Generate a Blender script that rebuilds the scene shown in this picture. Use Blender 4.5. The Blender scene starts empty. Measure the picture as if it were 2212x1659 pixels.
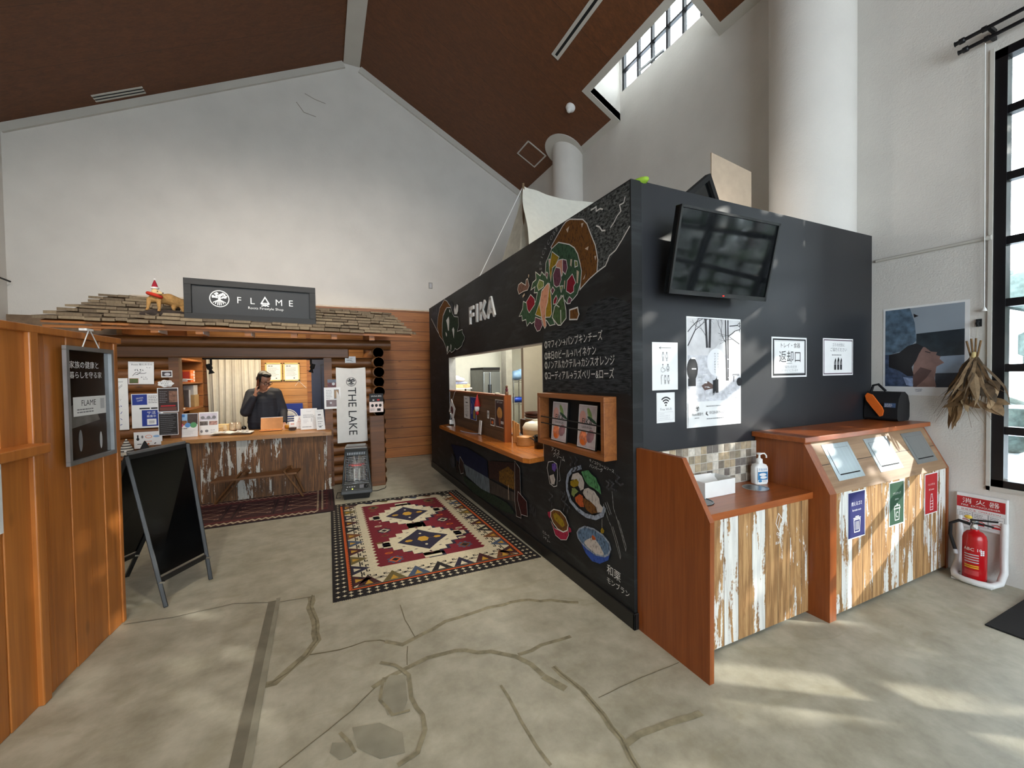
import bpy, math, random
from mathutils import Vector as V, Matrix, Euler
RAD = math.radians
sc = bpy.context.scene
COL = sc.collection

# ---------------------------------------------------------------- camera
EYE = V((0, 0, 1.55))
YAW, PITCH, ROLL, FPX = RAD(24.824), RAD(-1.2576), RAD(-0.8558), 887.0
fwd = V((math.sin(YAW)*math.cos(PITCH), math.cos(YAW)*math.cos(PITCH), math.sin(PITCH)))
rgt = V((math.cos(YAW), -math.sin(YAW), 0))
upv = rgt.cross(fwd)
r2 = rgt*math.cos(ROLL) + upv*math.sin(ROLL)
u2 = -rgt*math.sin(ROLL) + upv*math.cos(ROLL)
cd = bpy.data.cameras.new('camera'); cam = bpy.data.objects.new('camera', cd); COL.objects.link(cam)
cd.sensor_fit = 'HORIZONTAL'; cd.sensor_width = 36; cd.lens = FPX/2212*36; cd.clip_start = .05; cd.clip_end = 200
m = Matrix.Identity(4)
for i in range(3):
    m[i][0], m[i][1], m[i][2], m[i][3] = r2[i], u2[i], -fwd[i], EYE[i]
cam.matrix_world = m
sc.camera = cam

# ---------------------------------------------------------------- view, sky, sun, daylight
sc.view_settings.view_transform = 'Standard'; sc.view_settings.look = 'None'
sc.view_settings.gamma = 1; sc.view_settings.use_curve_mapping = False
sc.view_settings.exposure = 0.12
sc.cycles.max_bounces = 8; sc.cycles.diffuse_bounces = 4; sc.cycles.glossy_bounces = 3
sc.cycles.transmission_bounces = 4; sc.cycles.transparent_max_bounces = 8
sc.cycles.use_denoising = True; sc.cycles.caustics_reflective = False; sc.cycles.caustics_refractive = False
sc.cycles.sample_clamp_indirect = 6
wd = bpy.data.worlds.new('sky'); sc.world = wd; wd.use_nodes = True
wb = wd.node_tree.nodes['Background']; wb.inputs[0].default_value = (.86, .94, 1, 1); wb.inputs[1].default_value = 13.0

def light(name, kind, loc, target, energy, color=(1, 1, 1), **kw):
    d = bpy.data.lights.new(name, kind); d.energy = energy; d.color = color
    portal = kw.pop('portal', False)
    for k, v in kw.items(): setattr(d, k, v)
    o = bpy.data.objects.new(name, d); COL.objects.link(o); o.location = loc
    o.rotation_euler = (V(target)-V(loc)).to_track_quat('-Z', 'Y').to_euler()
    if portal: d.cycles.is_portal = True
    return o
light('sun', 'SUN', (9, -3, 7), (9-1.78, -3+1.3, 7-.95), 7.0, (1, .93, .82), angle=RAD(.6))
light('daylight_portal_right', 'AREA', (4.62, -.2, 2.25), (0, -.2, 2.25), 1, shape='RECTANGLE', size=2.9, size_y=3.1, portal=True)
light('daylight_portal_front', 'AREA', (.8, -5.15, 2.3), (.8, 0, 2.3), 1, shape='RECTANGLE', size=6.4, size_y=3.6, portal=True)
light('daylight_portal_high', 'AREA', (4.3, 4.15, 6.3), (0, 4.15, 6.3), 1, shape='RECTANGLE', size=1.8, size_y=1.0, portal=True)
WARM = (1, .78, .5)
light('ceiling_spot', 'SPOT', (.25, .6, 6.3), (.2, 2.0, 0), 240, (1, .88, .66), spot_size=RAD(50), spot_blend=.6, shadow_soft_size=.08)
light('ceiling_spot', 'SPOT', (-1.2, -1.0, 5.9), (-1.0, 2.0, .6), 260, (1, .88, .7), spot_size=RAD(60), spot_blend=.7, shadow_soft_size=.1)
light('ceiling_spot', 'SPOT', (1.1, 1.2, 6.2), (1.2, 4.9, .6), 160, (1, .88, .7), spot_size=RAD(50), spot_blend=.8, shadow_soft_size=.1)

light('added_wall_wash', 'SPOT', (-1.7, 3.0, 4.3), (-1.9, 8.1, 2.2), 360, (1, .92, .83), spot_size=RAD(78), spot_blend=1, shadow_soft_size=.25)  # added soft spots with no fixture, brighten the lower back wall
light('added_wall_wash', 'SPOT', (.9, 3.0, 4.5), (.6, 8.1, 2.3), 360, (1, .92, .83), spot_size=RAD(78), spot_blend=1, shadow_soft_size=.25)

# ---------------------------------------------------------------- materials
def lin(c):
    return tuple(((x/255)/12.92 if x/255 <= .04045 else ((x/255+.055)/1.055)**2.4) for x in c) + (1,)
class NT:
    def __init__(s, name, rough=.6, metal=0.0, spec=.5):
        s.m = bpy.data.materials.new(name); s.m.use_nodes = True; s.t = s.m.node_tree
        s.p = s.t.nodes['Principled BSDF']; s.p.inputs['Roughness'].default_value = rough
        s.p.inputs['Metallic'].default_value = metal; s.p.inputs['Specular IOR Level'].default_value = spec
        s.pos = s.n('ShaderNodeNewGeometry').outputs['Position']
    def n(s, t, **kw):
        x = s.t.nodes.new(t)
        for k, v in kw.items(): setattr(x, k, v)
        return x
    def put(s, sock, v):
        if hasattr(v, 'is_linked') or isinstance(v, bpy.types.NodeSocket): s.t.links.new(v, sock)
        else: sock.default_value = v
    def vec(s, scale=(1, 1, 1), src=None):
        x = s.n('ShaderNodeVectorMath', operation='MULTIPLY'); s.put(x.inputs[0], src or s.pos); x.inputs[1].default_value = scale
        return x.outputs[0]
    def noise(s, scale, detail=3, vec=None, rough=.5, dist=0):
        x = s.n('ShaderNodeTexNoise'); x.inputs['Scale'].default_value = scale; x.inputs['Detail'].default_value = detail
        x.inputs['Roughness'].default_value = rough; x.inputs['Distortion'].default_value = dist
        s.put(x.inputs['Vector'], vec or s.pos); return x.outputs[0]
    def math(s, op, a, b=0.0, c=None):
        x = s.n('ShaderNodeMath', operation=op); s.put(x.inputs[0], a); s.put(x.inputs[1], b)
        if c is not None: s.put(x.inputs[2], c)
        return x.outputs[0]
    def ramp(s, f, stops):
        x = s.n('ShaderNodeValToRGB'); e = x.color_ramp.elements
        while len(e) < len(stops): e.new(.5)
        for q, (p, c) in zip(e, stops): q.position = p; q.color = c
        s.put(x.inputs[0], f); return x.outputs[0]
    def mix(s, f, a, b, mode='MIX'):
        x = s.n('ShaderNodeMix', data_type='RGBA', blend_type=mode); s.put(x.inputs[0], f); s.put(x.inputs[6], a); s.put(x.inputs[7], b)
        return x.outputs[2]
    def sep(s, i):
        x = s.n('ShaderNodeSeparateXYZ'); s.put(x.inputs[0], s.pos); return x.outputs[i]
    def col(s, c): s.put(s.p.inputs['Base Color'], c)
    def bump(s, h, strength=.2, dist=.01):
        x = s.n('ShaderNodeBump'); x.inputs['Strength'].default_value = strength; x.inputs['Distance'].default_value = dist
        s.put(x.inputs['Height'], h); s.t.links.new(x.outputs[0], s.p.inputs['Normal'])
def mul(c, k): return tuple(min(1, x*k) for x in c[:3]) + (1,)
def plain(name, c, rough=.55, metal=0.0, var=.1, scale=14, bump=0, bscale=120, emis=0, spec=.5, stretch=(1, 1, 1)):
    t = NT(name, rough, metal, spec); a = lin(c)
    n = t.noise(scale, 3, t.vec(stretch))
    t.col(t.ramp(n, [(.3, mul(a, 1-var)), (.7, mul(a, 1+var))]))
    if bump: t.bump(t.noise(bscale, 3), bump, .004)
    if emis:
        t.p.inputs['Emission Color'].default_value = a; t.p.inputs['Emission Strength'].default_value = emis
    return t.m
def wood(name, c1, c2, axis=2, rough=.4, plank=None, seam=(30, 14, 5), s=1.0, knots=True, seamw=.03, bump=.15):
    """grain runs along AXIS (0 x, 1 y, 2 z); plank = (axis, width) draws board joints"""
    t = NT(name, rough)
    st = [14*s]*3; st[axis] = .7*s
    src = t.pos
    if plank:
        a, w = plank
        k = t.math('FLOOR', t.math('DIVIDE', t.sep(a), w))
        off = t.n('ShaderNodeCombineXYZ')
        for i in range(3): t.put(off.inputs[i], t.math('MULTIPLY', k, (3.7, 5.3, 7.1)[i]))
        ad = t.n('ShaderNodeVectorMath', operation='ADD'); t.put(ad.inputs[0], t.pos); t.put(ad.inputs[1], off.outputs[0]); src = ad.outputs[0]
    v = t.vec(st, src)
    n1 = t.noise(1.3, 5, v, .6, .8)
    c = t.ramp(n1, [(.32, lin(c2)), (.5, lin(tuple((x+y)/2 for x, y in zip(c1, c2)))), (.68, lin(c1))])
    n2 = t.noise(5, 2, v, .6)
    c = t.mix(.35, c, t.ramp(n2, [(.35, lin(c2)), (.65, lin(c1))]))
    if knots:
        st2 = [5*s]*3; st2[axis] = 2.2*s
        x = t.n('ShaderNodeTexVoronoi'); x.inputs['Scale'].default_value = 1.3; t.put(x.inputs['Vector'], t.vec(st2, src))
        kf = t.ramp(x.outputs['Distance'], [(.05, (1, 1, 1, 1)), (.11, (0, 0, 0, 1))])
        c = t.mix(t.math('MULTIPLY', kf, .75), c, mul(lin(c2), .45))
    if plank:
        fr = t.math('FRACT', t.math('DIVIDE', t.sep(plank[0]), plank[1]))
        wn = t.n('ShaderNodeTexWhiteNoise', noise_dimensions='1D'); t.put(wn.inputs['W'], k)
        c = t.mix(t.math('MULTIPLY', wn.outputs[0], .35), c, lin(c2))
        sm = t.math('LESS_THAN', fr, seamw)
        c = t.mix(sm, c, lin(seam))
        t.bump(t.math('ADD', t.math('MULTIPLY', sm, -1.0), t.math('MULTIPLY', n2, .15)), .6, .006)
    elif bump: t.bump(n2, bump, .003)
    t.col(c); return t.m
def peeled(name, c1, c2, axis, width, white=(225, 222, 215), amt=.52, grey=(105, 88, 68)):
    """upright reclaimed boards with peeling white paint"""
    t = NT(name, .7)
    k = t.math('FLOOR', t.math('DIVIDE', t.sep(axis), width))
    wn = t.n('ShaderNodeTexWhiteNoise', noise_dimensions='1D'); t.put(wn.inputs['W'], k)
    off = t.n('ShaderNodeCombineXYZ')
    for i in range(3): t.put(off.inputs[i], t.math('MULTIPLY', wn.outputs[0], 31.0+i*7))
    ad = t.n('ShaderNodeVectorMath', operation='ADD'); t.put(ad.inputs[0], t.pos); t.put(ad.inputs[1], off.outputs[0])
    v = t.vec((26, 26, 2.0), ad.outputs[0])
    n = t.noise(1.4, 5, v, .65, .5)
    c = t.ramp(n, [(.25, lin(grey)), (.45, lin(c2)), (.62, lin(c1))])
    sp = t.noise(1.0, 6, t.vec((17, 17, 2.4), ad.outputs[0]), .62, .3)
    f2 = t.noise(60, 2, ad.outputs[0])
    thr = t.math('ADD', t.math('ADD', sp, t.math('MULTIPLY', t.math('SUBTRACT', f2, .5), .12)), t.math('MULTIPLY', t.math('SUBTRACT', wn.outputs[0], .5), .26))
    pm = t.ramp(thr, [(amt+.02, (0, 0, 0, 1)), (amt+.05, (1, 1, 1, 1))])
    c = t.mix(pm, c, t.ramp(n, [(.3, mul(lin(white), .72)), (.6, lin(white))]))
    fr = t.math('FRACT', t.math('DIVIDE', t.sep(axis), width)); sm = t.math('LESS_THAN', fr, .03)
    c = t.mix(sm, c, lin((40, 26, 14)))
    t.bump(t.math('ADD', t.math('MULTIPLY', pm, .5), t.math('MULTIPLY', sm, -1.2)), .5, .004)
    t.col(c); return t.m
MT = {}
def plaster(name, c, bump=.35, s=90):
    t = NT(name, .9, 0, .2)
    n = t.noise(2.2, 4); a = lin(c)
    t.col(t.ramp(n, [(.3, mul(a, .95)), (.7, mul(a, 1.03))]))
    t.bump(t.math('ADD', t.noise(s, 4), t.noise(s*.25, 3)), bump, .006); return t.m
MT['wall'] = plaster('white_plaster', (214, 210, 204))
MT['trim'] = plaster('white_trim', (196, 192, 184), .1)
MT['ceil'] = wood('ceiling_wood', (118, 70, 36), (84, 48, 24), 0, .55, knots=False, s=.8, plank=(1, .9), seamw=.004, seam=(30, 17, 8))
t = NT('concrete', .55, 0, .4)
n = t.noise(.9, 6, None, .6, .6); n2 = t.noise(6, 6, None, .65); n3 = t.noise(2.6, 4, t.vec((1, 1.8, 1)), .6, 1.5)
c = t.ramp(n, [(.3, lin((146, 141, 124))), (.5, lin((170, 165, 147))), (.7, lin((190, 186, 170)))])
c = t.mix(.45, c, t.ramp(n2, [(.35, lin((136, 131, 114))), (.65, lin((196, 192, 176)))]))
c = t.mix(t.ramp(n3, [(.55, (0, 0, 0, 1)), (.75, (.55, .55, .55, 1))]), c, lin((148, 141, 116)))
t.col(c); t.put(t.p.inputs['Roughness'], t.ramp(n2, [(.3, (.42,)*3+(1,)), (.7, (.62,)*3+(1,))])); t.bump(n2, .12, .004)
MT['floor'] = t.m
MT['crack'] = plain('crack_filler', (138, 131, 108), .75, var=.3, scale=20)
MT['line'] = plain('crack_line', (112, 105, 84), .8, var=.3, scale=30)
MT['patch'] = plain('floor_patch', (143, 139, 123), .7, var=.15, scale=9)
MT['joint'] = plain('floor_joint', (116, 111, 96), .8)
MT['light'] = plain('floor_light_patch', (192, 189, 180), .7, var=.06)
MT['black'] = plain('black_paint', (22, 22, 23), .45)
MT['matblack'] = plain('matte_black', (14, 14, 15), .8)
MT['glossblack'] = plain('gloss_black', (8, 9, 10), .18)
MT['iron'] = plain('dark_iron', (20, 20, 24), .4, .3)
MT['steel'] = plain('brushed_steel', (176, 184, 188), .28, .9, var=.05, scale=4, stretch=(30, 1, 1))
MT['chrome'] = plain('chrome', (200, 200, 200), .12, 1.0)
MT['alu'] = plain('aluminium', (170, 172, 174), .35, .8)
MT['white'] = plain('white_plastic', (232, 232, 230), .4, var=.02)
MT['paper'] = plain('white_paper', (228, 228, 228), .55, var=.02)
MT['ink'] = plain('black_ink', (28, 28, 32), .7)
MT['grey'] = plain('grey_ink', (120, 120, 124), .7)
MT['lgrey'] = plain('pale_grey_ink', (188, 188, 192), .7)
def PM(key, c, **kw):
    if key not in MT: MT[key] = plain(key, c, **kw)
    return MT[key]
for k_, c_ in dict(blue=(28, 52, 140), navy=(24, 30, 92), red=(176, 26, 32), green=(36, 74, 52), orange=(226, 110, 30), brown=(96, 60, 36), pink=(214, 160, 150), sky=(140, 180, 220), gold=(176, 130, 50), maroon=(92, 20, 34), skinpic=(150, 112, 98)).items():
    PM(k_, c_, rough=.6, var=.08)

# ---------------------------------------------------------------- geometry helpers
class Fr:
    """a flat drawing frame: origin, u, v axes (n = u x v faces the viewer)"""
    def __init__(s, o, u, v, k=1.0):
        s.o, s.u, s.v = V(o), V(u).normalized(), V(v).normalized(); s.n = s.u.cross(s.v).normalized(); s.L = 0
    def at(s, u, v, w=0.0): return s.o + s.u*u + s.v*v + s.n*w
TX = {}
def text_geo(st):
    if st in TX: return TX[st]
    cu = bpy.data.curves.new('t', 'FONT'); cu.body = st; cu.size = 1; cu.resolution_u = 2
    ob = bpy.data.objects.new('t', cu); COL.objects.link(ob)
    me = bpy.data.meshes.new_from_object(ob.evaluated_get(bpy.context.evaluated_depsgraph_get()))
    vs = [(v.co.x, v.co.y) for v in me.vertices]; fs = [tuple(p.vertices) for p in me.polygons]
    bpy.data.objects.remove(ob); bpy.data.curves.remove(cu); bpy.data.meshes.remove(me)
    w = max([v[0] for v in vs], default=0); TX[st] = (vs, fs, w); return TX[st]
def basis(d):
    d = d.normalized(); a = V((0, 0, 1)) if abs(d.z) < .9 else V((1, 0, 0))
    x = d.cross(a).normalized(); return x, d.cross(x).normalized()
class G:
    def __init__(s): s.v = []; s.f = []; s.mi = []; s.sm = []; s.mats = []
    def m(s, mat):
        if isinstance(mat, str): mat = MT[mat]
        if mat not in s.mats: s.mats.append(mat)
        return s.mats.index(mat)
    def add(s, vs, fs, mat, smooth=False):
        b = len(s.v); k = s.m(mat); s.v += [V(p) for p in vs]
        for f in fs: s.f.append(tuple(b+i for i in f)); s.mi.append(k); s.sm.append(smooth)
        return s
    def hexa(s, p, mat):
        return s.add(p, [(0, 3, 2, 1), (4, 5, 6, 7), (0, 1, 5, 4), (1, 2, 6, 5), (2, 3, 7, 6), (3, 0, 4, 7)], mat)
    def box(s, x0, x1, y0, y1, z0, z1, mat):
        return s.hexa([(x0, y0, z0), (x1, y0, z0), (x1, y1, z0), (x0, y1, z0), (x0, y0, z1), (x1, y0, z1), (x1, y1, z1), (x0, y1, z1)], mat)
    def obox(s, c, size, rot, mat):
        M3 = rot if isinstance(rot, Matrix) else Euler(rot).to_matrix(); c = V(c); a, b, d = [x/2 for x in size]
        return s.hexa([c + M3 @ V(p) for p in [(-a, -b, -d), (a, -b, -d), (a, b, -d), (-a, b, -d), (-a, -b, d), (a, -b, d), (a, b, d), (-a, b, d)]], mat)
    def bar(s, p0, p1, w, h, mat, up=(0, 0, 1)):
        p0, p1 = V(p0), V(p1); d = (p1-p0).normalized(); x = d.cross(V(up)).normalized(); y = x.cross(d).normalized()
        q = [(-w/2, -h/2), (w/2, -h/2), (w/2, h/2), (-w/2, h/2)]
        return s.hexa([p0+x*a+y*b for a, b in q] + [p1+x*a+y*b for a, b in q], mat)
    def poly(s, pts, mat): return s.add(pts, [tuple(range(len(pts)))], mat)
    def prism(s, pts, ext, mat, side=None):
        n = len(pts); e = V(ext); pts = [V(p) for p in pts]
        s.add(pts + [p+e for p in pts], [tuple(range(n))[::-1], tuple(range(n, 2*n))], mat)
        return s.add(pts + [p+e for p in pts], [(i, (i+1) % n, n+(i+1) % n, n+i) for i in range(n)], side or mat)
    def tube(s, pts, r, mat, n=8, caps=True):
        pts = [V(p) for p in pts]; k = len(pts); rs = r if isinstance(r, (list, tuple)) else [r]*k
        vs = []; x = None
        for i, p in enumerate(pts):
            d = (pts[min(i+1, k-1)] - pts[max(i-1, 0)]).normalized()
            if x is None: x, y = basis(d)
            else: x = (x - d*x.dot(d)).normalized(); y = d.cross(x)
            for j in range(n):
                a = 2*math.pi*j/n; vs.append(p + x*rs[i]*math.cos(a) + y*rs[i]*math.sin(a))
        fs = [(i*n+j, i*n+(j+1) % n, (i+1)*n+(j+1) % n, (i+1)*n+j) for i in range(k-1) for j in range(n)]
        s.add(vs, fs, mat, True)
        if caps: s.add(vs[:n], [tuple(range(n))[::-1]], mat); s.add(vs[-n:], [tuple(range(n))], mat)
        return s
    def lathe(s, prof, c, mat, n=20, axis=(0, 0, 1), smooth=True):
        c = V(c); ax = V(axis).normalized(); x, y = basis(ax); vs = []
        rings = []
        for r, z in prof:
            b = len(vs)
            if r < 1e-4: vs.append(c + ax*z); rings.append([b]*n)
            else:
                vs += [c + ax*z + x*r*math.cos(2*math.pi*j/n) + y*r*math.sin(2*math.pi*j/n) for j in range(n)]; rings.append(list(range(b, b+n)))
        fs = []
        for A, B in zip(rings, rings[1:]):
            for j in range(n):
                f = []
                for i in (A[j], A[(j+1) % n], B[(j+1) % n], B[j]):
                    if i not in f: f.append(i)
                fs.append(tuple(f))
        s.add(vs, fs, mat, smooth)
        if prof[0][0] > 1e-4: s.add([vs[i] for i in rings[0]], [tuple(range(n))[::-1]], mat)
        if prof[-1][0] > 1e-4: s.add([vs[i] for i in rings[-1]], [tuple(range(n))], mat)
        return s
    def ball(s, c, r, mat, n=14, rot=(0, 0, 0)):
        r = (r, r, r) if not isinstance(r, (tuple, list)) else r; M3 = Euler(rot).to_matrix(); c = V(c); vs = []; h = n//2
        for i in range(h+1):
            for j in range(n):
                a, b = math.pi*i/h, 2*math.pi*j/n
                vs.append(c + M3 @ V((r[0]*math.sin(a)*math.cos(b), r[1]*math.sin(a)*math.sin(b), r[2]*math.cos(a))))
        return s.add(vs, [(i*n+j, (i+1)*n+j, (i+1)*n+(j+1) % n, i*n+(j+1) % n) for i in range(h) for j in range(n)], mat, True)
    # flat drawing on a frame; each call sits a hair above the one before
    def lay(s, fr, w=None):
        if w is not None: return w
        fr.L += 1; return .0004 + .00012*fr.L
    def fpoly(s, fr, pts, mat, w=None):
        w = s.lay(fr, w); return s.poly([fr.at(a, b, w) for a, b in pts], mat)
    def frect(s, fr, u0, v0, u1, v1, mat, w=None): return s.fpoly(fr, [(u0, v0), (u1, v0), (u1, v1), (u0, v1)], mat, w)
    def fell(s, fr, u, v, a, b, mat, n=20, w=None, rot=0):
        c_, s_ = math.cos(rot), math.sin(rot)
        return s.fpoly(fr, [(u+a*math.cos(t)*c_-b*math.sin(t)*s_, v+a*math.cos(t)*s_+b*math.sin(t)*c_) for t in [2*math.pi*i/n for i in range(n)]], mat, w)
    def stroke(s, fr, pts, wd, mat, closed=False, w=None):
        w = s.lay(fr, w); P = [V((a, b)) for a, b in pts]; n = len(P); vs = []
        for i in range(n):
            a = P[(i-1) % n] if (closed or i) else P[i]; b = P[(i+1) % n] if (closed or i < n-1) else P[i]
            d1 = (P[i]-a); d2 = (b-P[i]); d1 = d1.normalized() if d1.length else d2.normalized(); d2 = d2.normalized() if d2.length else d1
            t = (d1+d2); t = t.normalized() if t.length > 1e-6 else d1; nn = V((-t.y, t.x)); k = wd/2/max(.5, nn.dot(V((-d1.y, d1.x))))
            vs += [fr.at(*(P[i]+nn*k), w), fr.at(*(P[i]-nn*k), w)]
        fs = [(2*i, 2*i+1, (2*i+3) % (2*n), (2*i+2) % (2*n)) for i in range(n if closed else n-1)]
        return s.add(vs, fs, mat)
    def ring(s, fr, u, v, a, b, wd, mat, n=28, t0=0, t1=2*math.pi):
        cl = abs(t1-t0-2*math.pi) < 1e-6; k = n if cl else n+1
        return s.stroke(fr, [(u+a*math.cos(t0+(t1-t0)*i/n), v+b*math.sin(t0+(t1-t0)*i/n)) for i in range(k)], wd, mat, cl)
    def text(s, fr, st, u, v, size, mat, align='c', rot=0, xs=1.0, w=None, width=None):
        vs, fs, wt = text_geo(st)
        if not vs: return s
        if width: xs = width/(wt*size)
        w = s.lay(fr, w); off = {'c': -wt*xs*size/2, 'l': 0, 'r': -wt*xs*size}[align]; c_, s_ = math.cos(rot), math.sin(rot)
        pp = []
        for a, b in vs:
            x = a*size*xs+off; y = b*size; pp.append(fr.at(u+x*c_-y*s_, v+x*s_+y*c_, w))
        return s.add(pp, fs, mat)
    def lines(s, fr, u0, u1, v, n, step, h, mat, seed=1):
        rr = random.Random(seed)
        for i in range(n):
            a = u0; vv = v-i*step; end = u0+(u1-u0)*rr.uniform(.6, 1)
            w = s.lay(fr)
            while a < end:
                b = min(end, a+rr.uniform(1.5, 4)*h); s.frect(fr, a, vv-h/2, b, vv+h/2, mat, w); a = b+h*.5
        return s
    def build(s, name, parent=None, origin=None, bevel=0, subsurf=0, auto=None):
        if origin is None:
            lo = [min(v[i] for v in s.v) for i in range(3)]; hi = [max(v[i] for v in s.v) for i in range(3)]
            origin = V(((lo[0]+hi[0])/2, (lo[1]+hi[1])/2, lo[2]))
        origin = V(origin); me = bpy.data.meshes.new(name)
        me.from_pydata([v-origin for v in s.v], [], s.f)
        for q in s.mats: me.materials.append(q)
        me.polygons.foreach_set('material_index', s.mi); me.polygons.foreach_set('use_smooth', s.sm); me.update()
        o = bpy.data.objects.new(name, me); COL.objects.link(o); link(o, parent, origin)
        if bevel:
            b = o.modifiers.new('bevel', 'BEVEL'); b.width = bevel; b.segments = 2; b.limit_method = 'ANGLE'; b.angle_limit = RAD(50)
        if subsurf: b = o.modifiers.new('sub', 'SUBSURF'); b.levels = b.render_levels = subsurf
        return o
ORG = {}
def link(o, parent, origin):
    ORG[o.name] = V(origin)
    if parent: o.parent = parent; o.location = V(origin) - ORG[parent.name]
    else: o.location = origin
def tag(o, label, cat, group=None):
    o['label'] = label; o['category'] = cat
    if group: o['group'] = group
    return o
def thing(name, label, cat, loc, group=None):
    o = bpy.data.objects.new(name, None); COL.objects.link(o); o.empty_display_size = .1; link(o, None, loc); return tag(o, label, cat, group)
def struct(g, name, parent=None, **kw):
    o = g.build(name, parent, **kw)
    if not parent: o['kind'] = 'structure'
    return o
def remesh(o, vox, smooth=4):
    r = o.modifiers.new('remesh', 'REMESH'); r.mode = 'VOXEL'; r.voxel_size = vox; r.use_smooth_shade = True
    q = o.modifiers.new('smooth', 'SMOOTH'); q.iterations = smooth; q.factor = .5
    return o
YF = lambda x0, y, z0: Fr((x0, y, z0), (1, 0, 0), (0, 0, 1))          # faces -y
XF = lambda x, y0, z0: Fr((x, y0, z0), (0, -1, 0), (0, 0, 1))         # faces -x
def tree_logo(g, fr, u, v, r, mat, bg=None):
    if bg: g.fell(fr, u, v, r, r, bg, 32)
    g.ring(fr, u, v, r*.95, r*.95, r*.1, mat, 36)
    g.fpoly(fr, [(u-r*.14, v-r*.2), (u+r*.14, v-r*.2), (u+r*.1, v+r*.2), (u-r*.1, v+r*.2)], mat)
    rr = random.Random(5)
    for i in range(26):
        a = RAD(rr.uniform(10, 170)); d = rr.uniform(.25, .72)*r; g.fell(fr, u+d*math.cos(a), v+r*.05+d*math.sin(a), r*.14, r*.1, mat, 6, rot=rr.uniform(0, 3))
    for k in (-1, 1):
        g.stroke(fr, [(u, v), (u+k*r*.35, v+r*.18), (u+k*r*.7, v+r*.1)], r*.1, mat); g.stroke(fr, [(u, v+r*.1), (u+k*r*.25, v+r*.45), (u+k*r*.4, v+r*.6)], r*.08, mat)
        for q in (.25, .55, .85): g.stroke(fr, [(u+k*r*.08, v-r*.15), (u+k*r*q*.6, v-r*.4), (u+k*r*q*.75, v-r*(1.05-q*.55)*.85)], r*.1, mat)
    g.stroke(fr, [(u, v-r*.1), (u, v-r*.8)], r*.1, mat)

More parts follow.
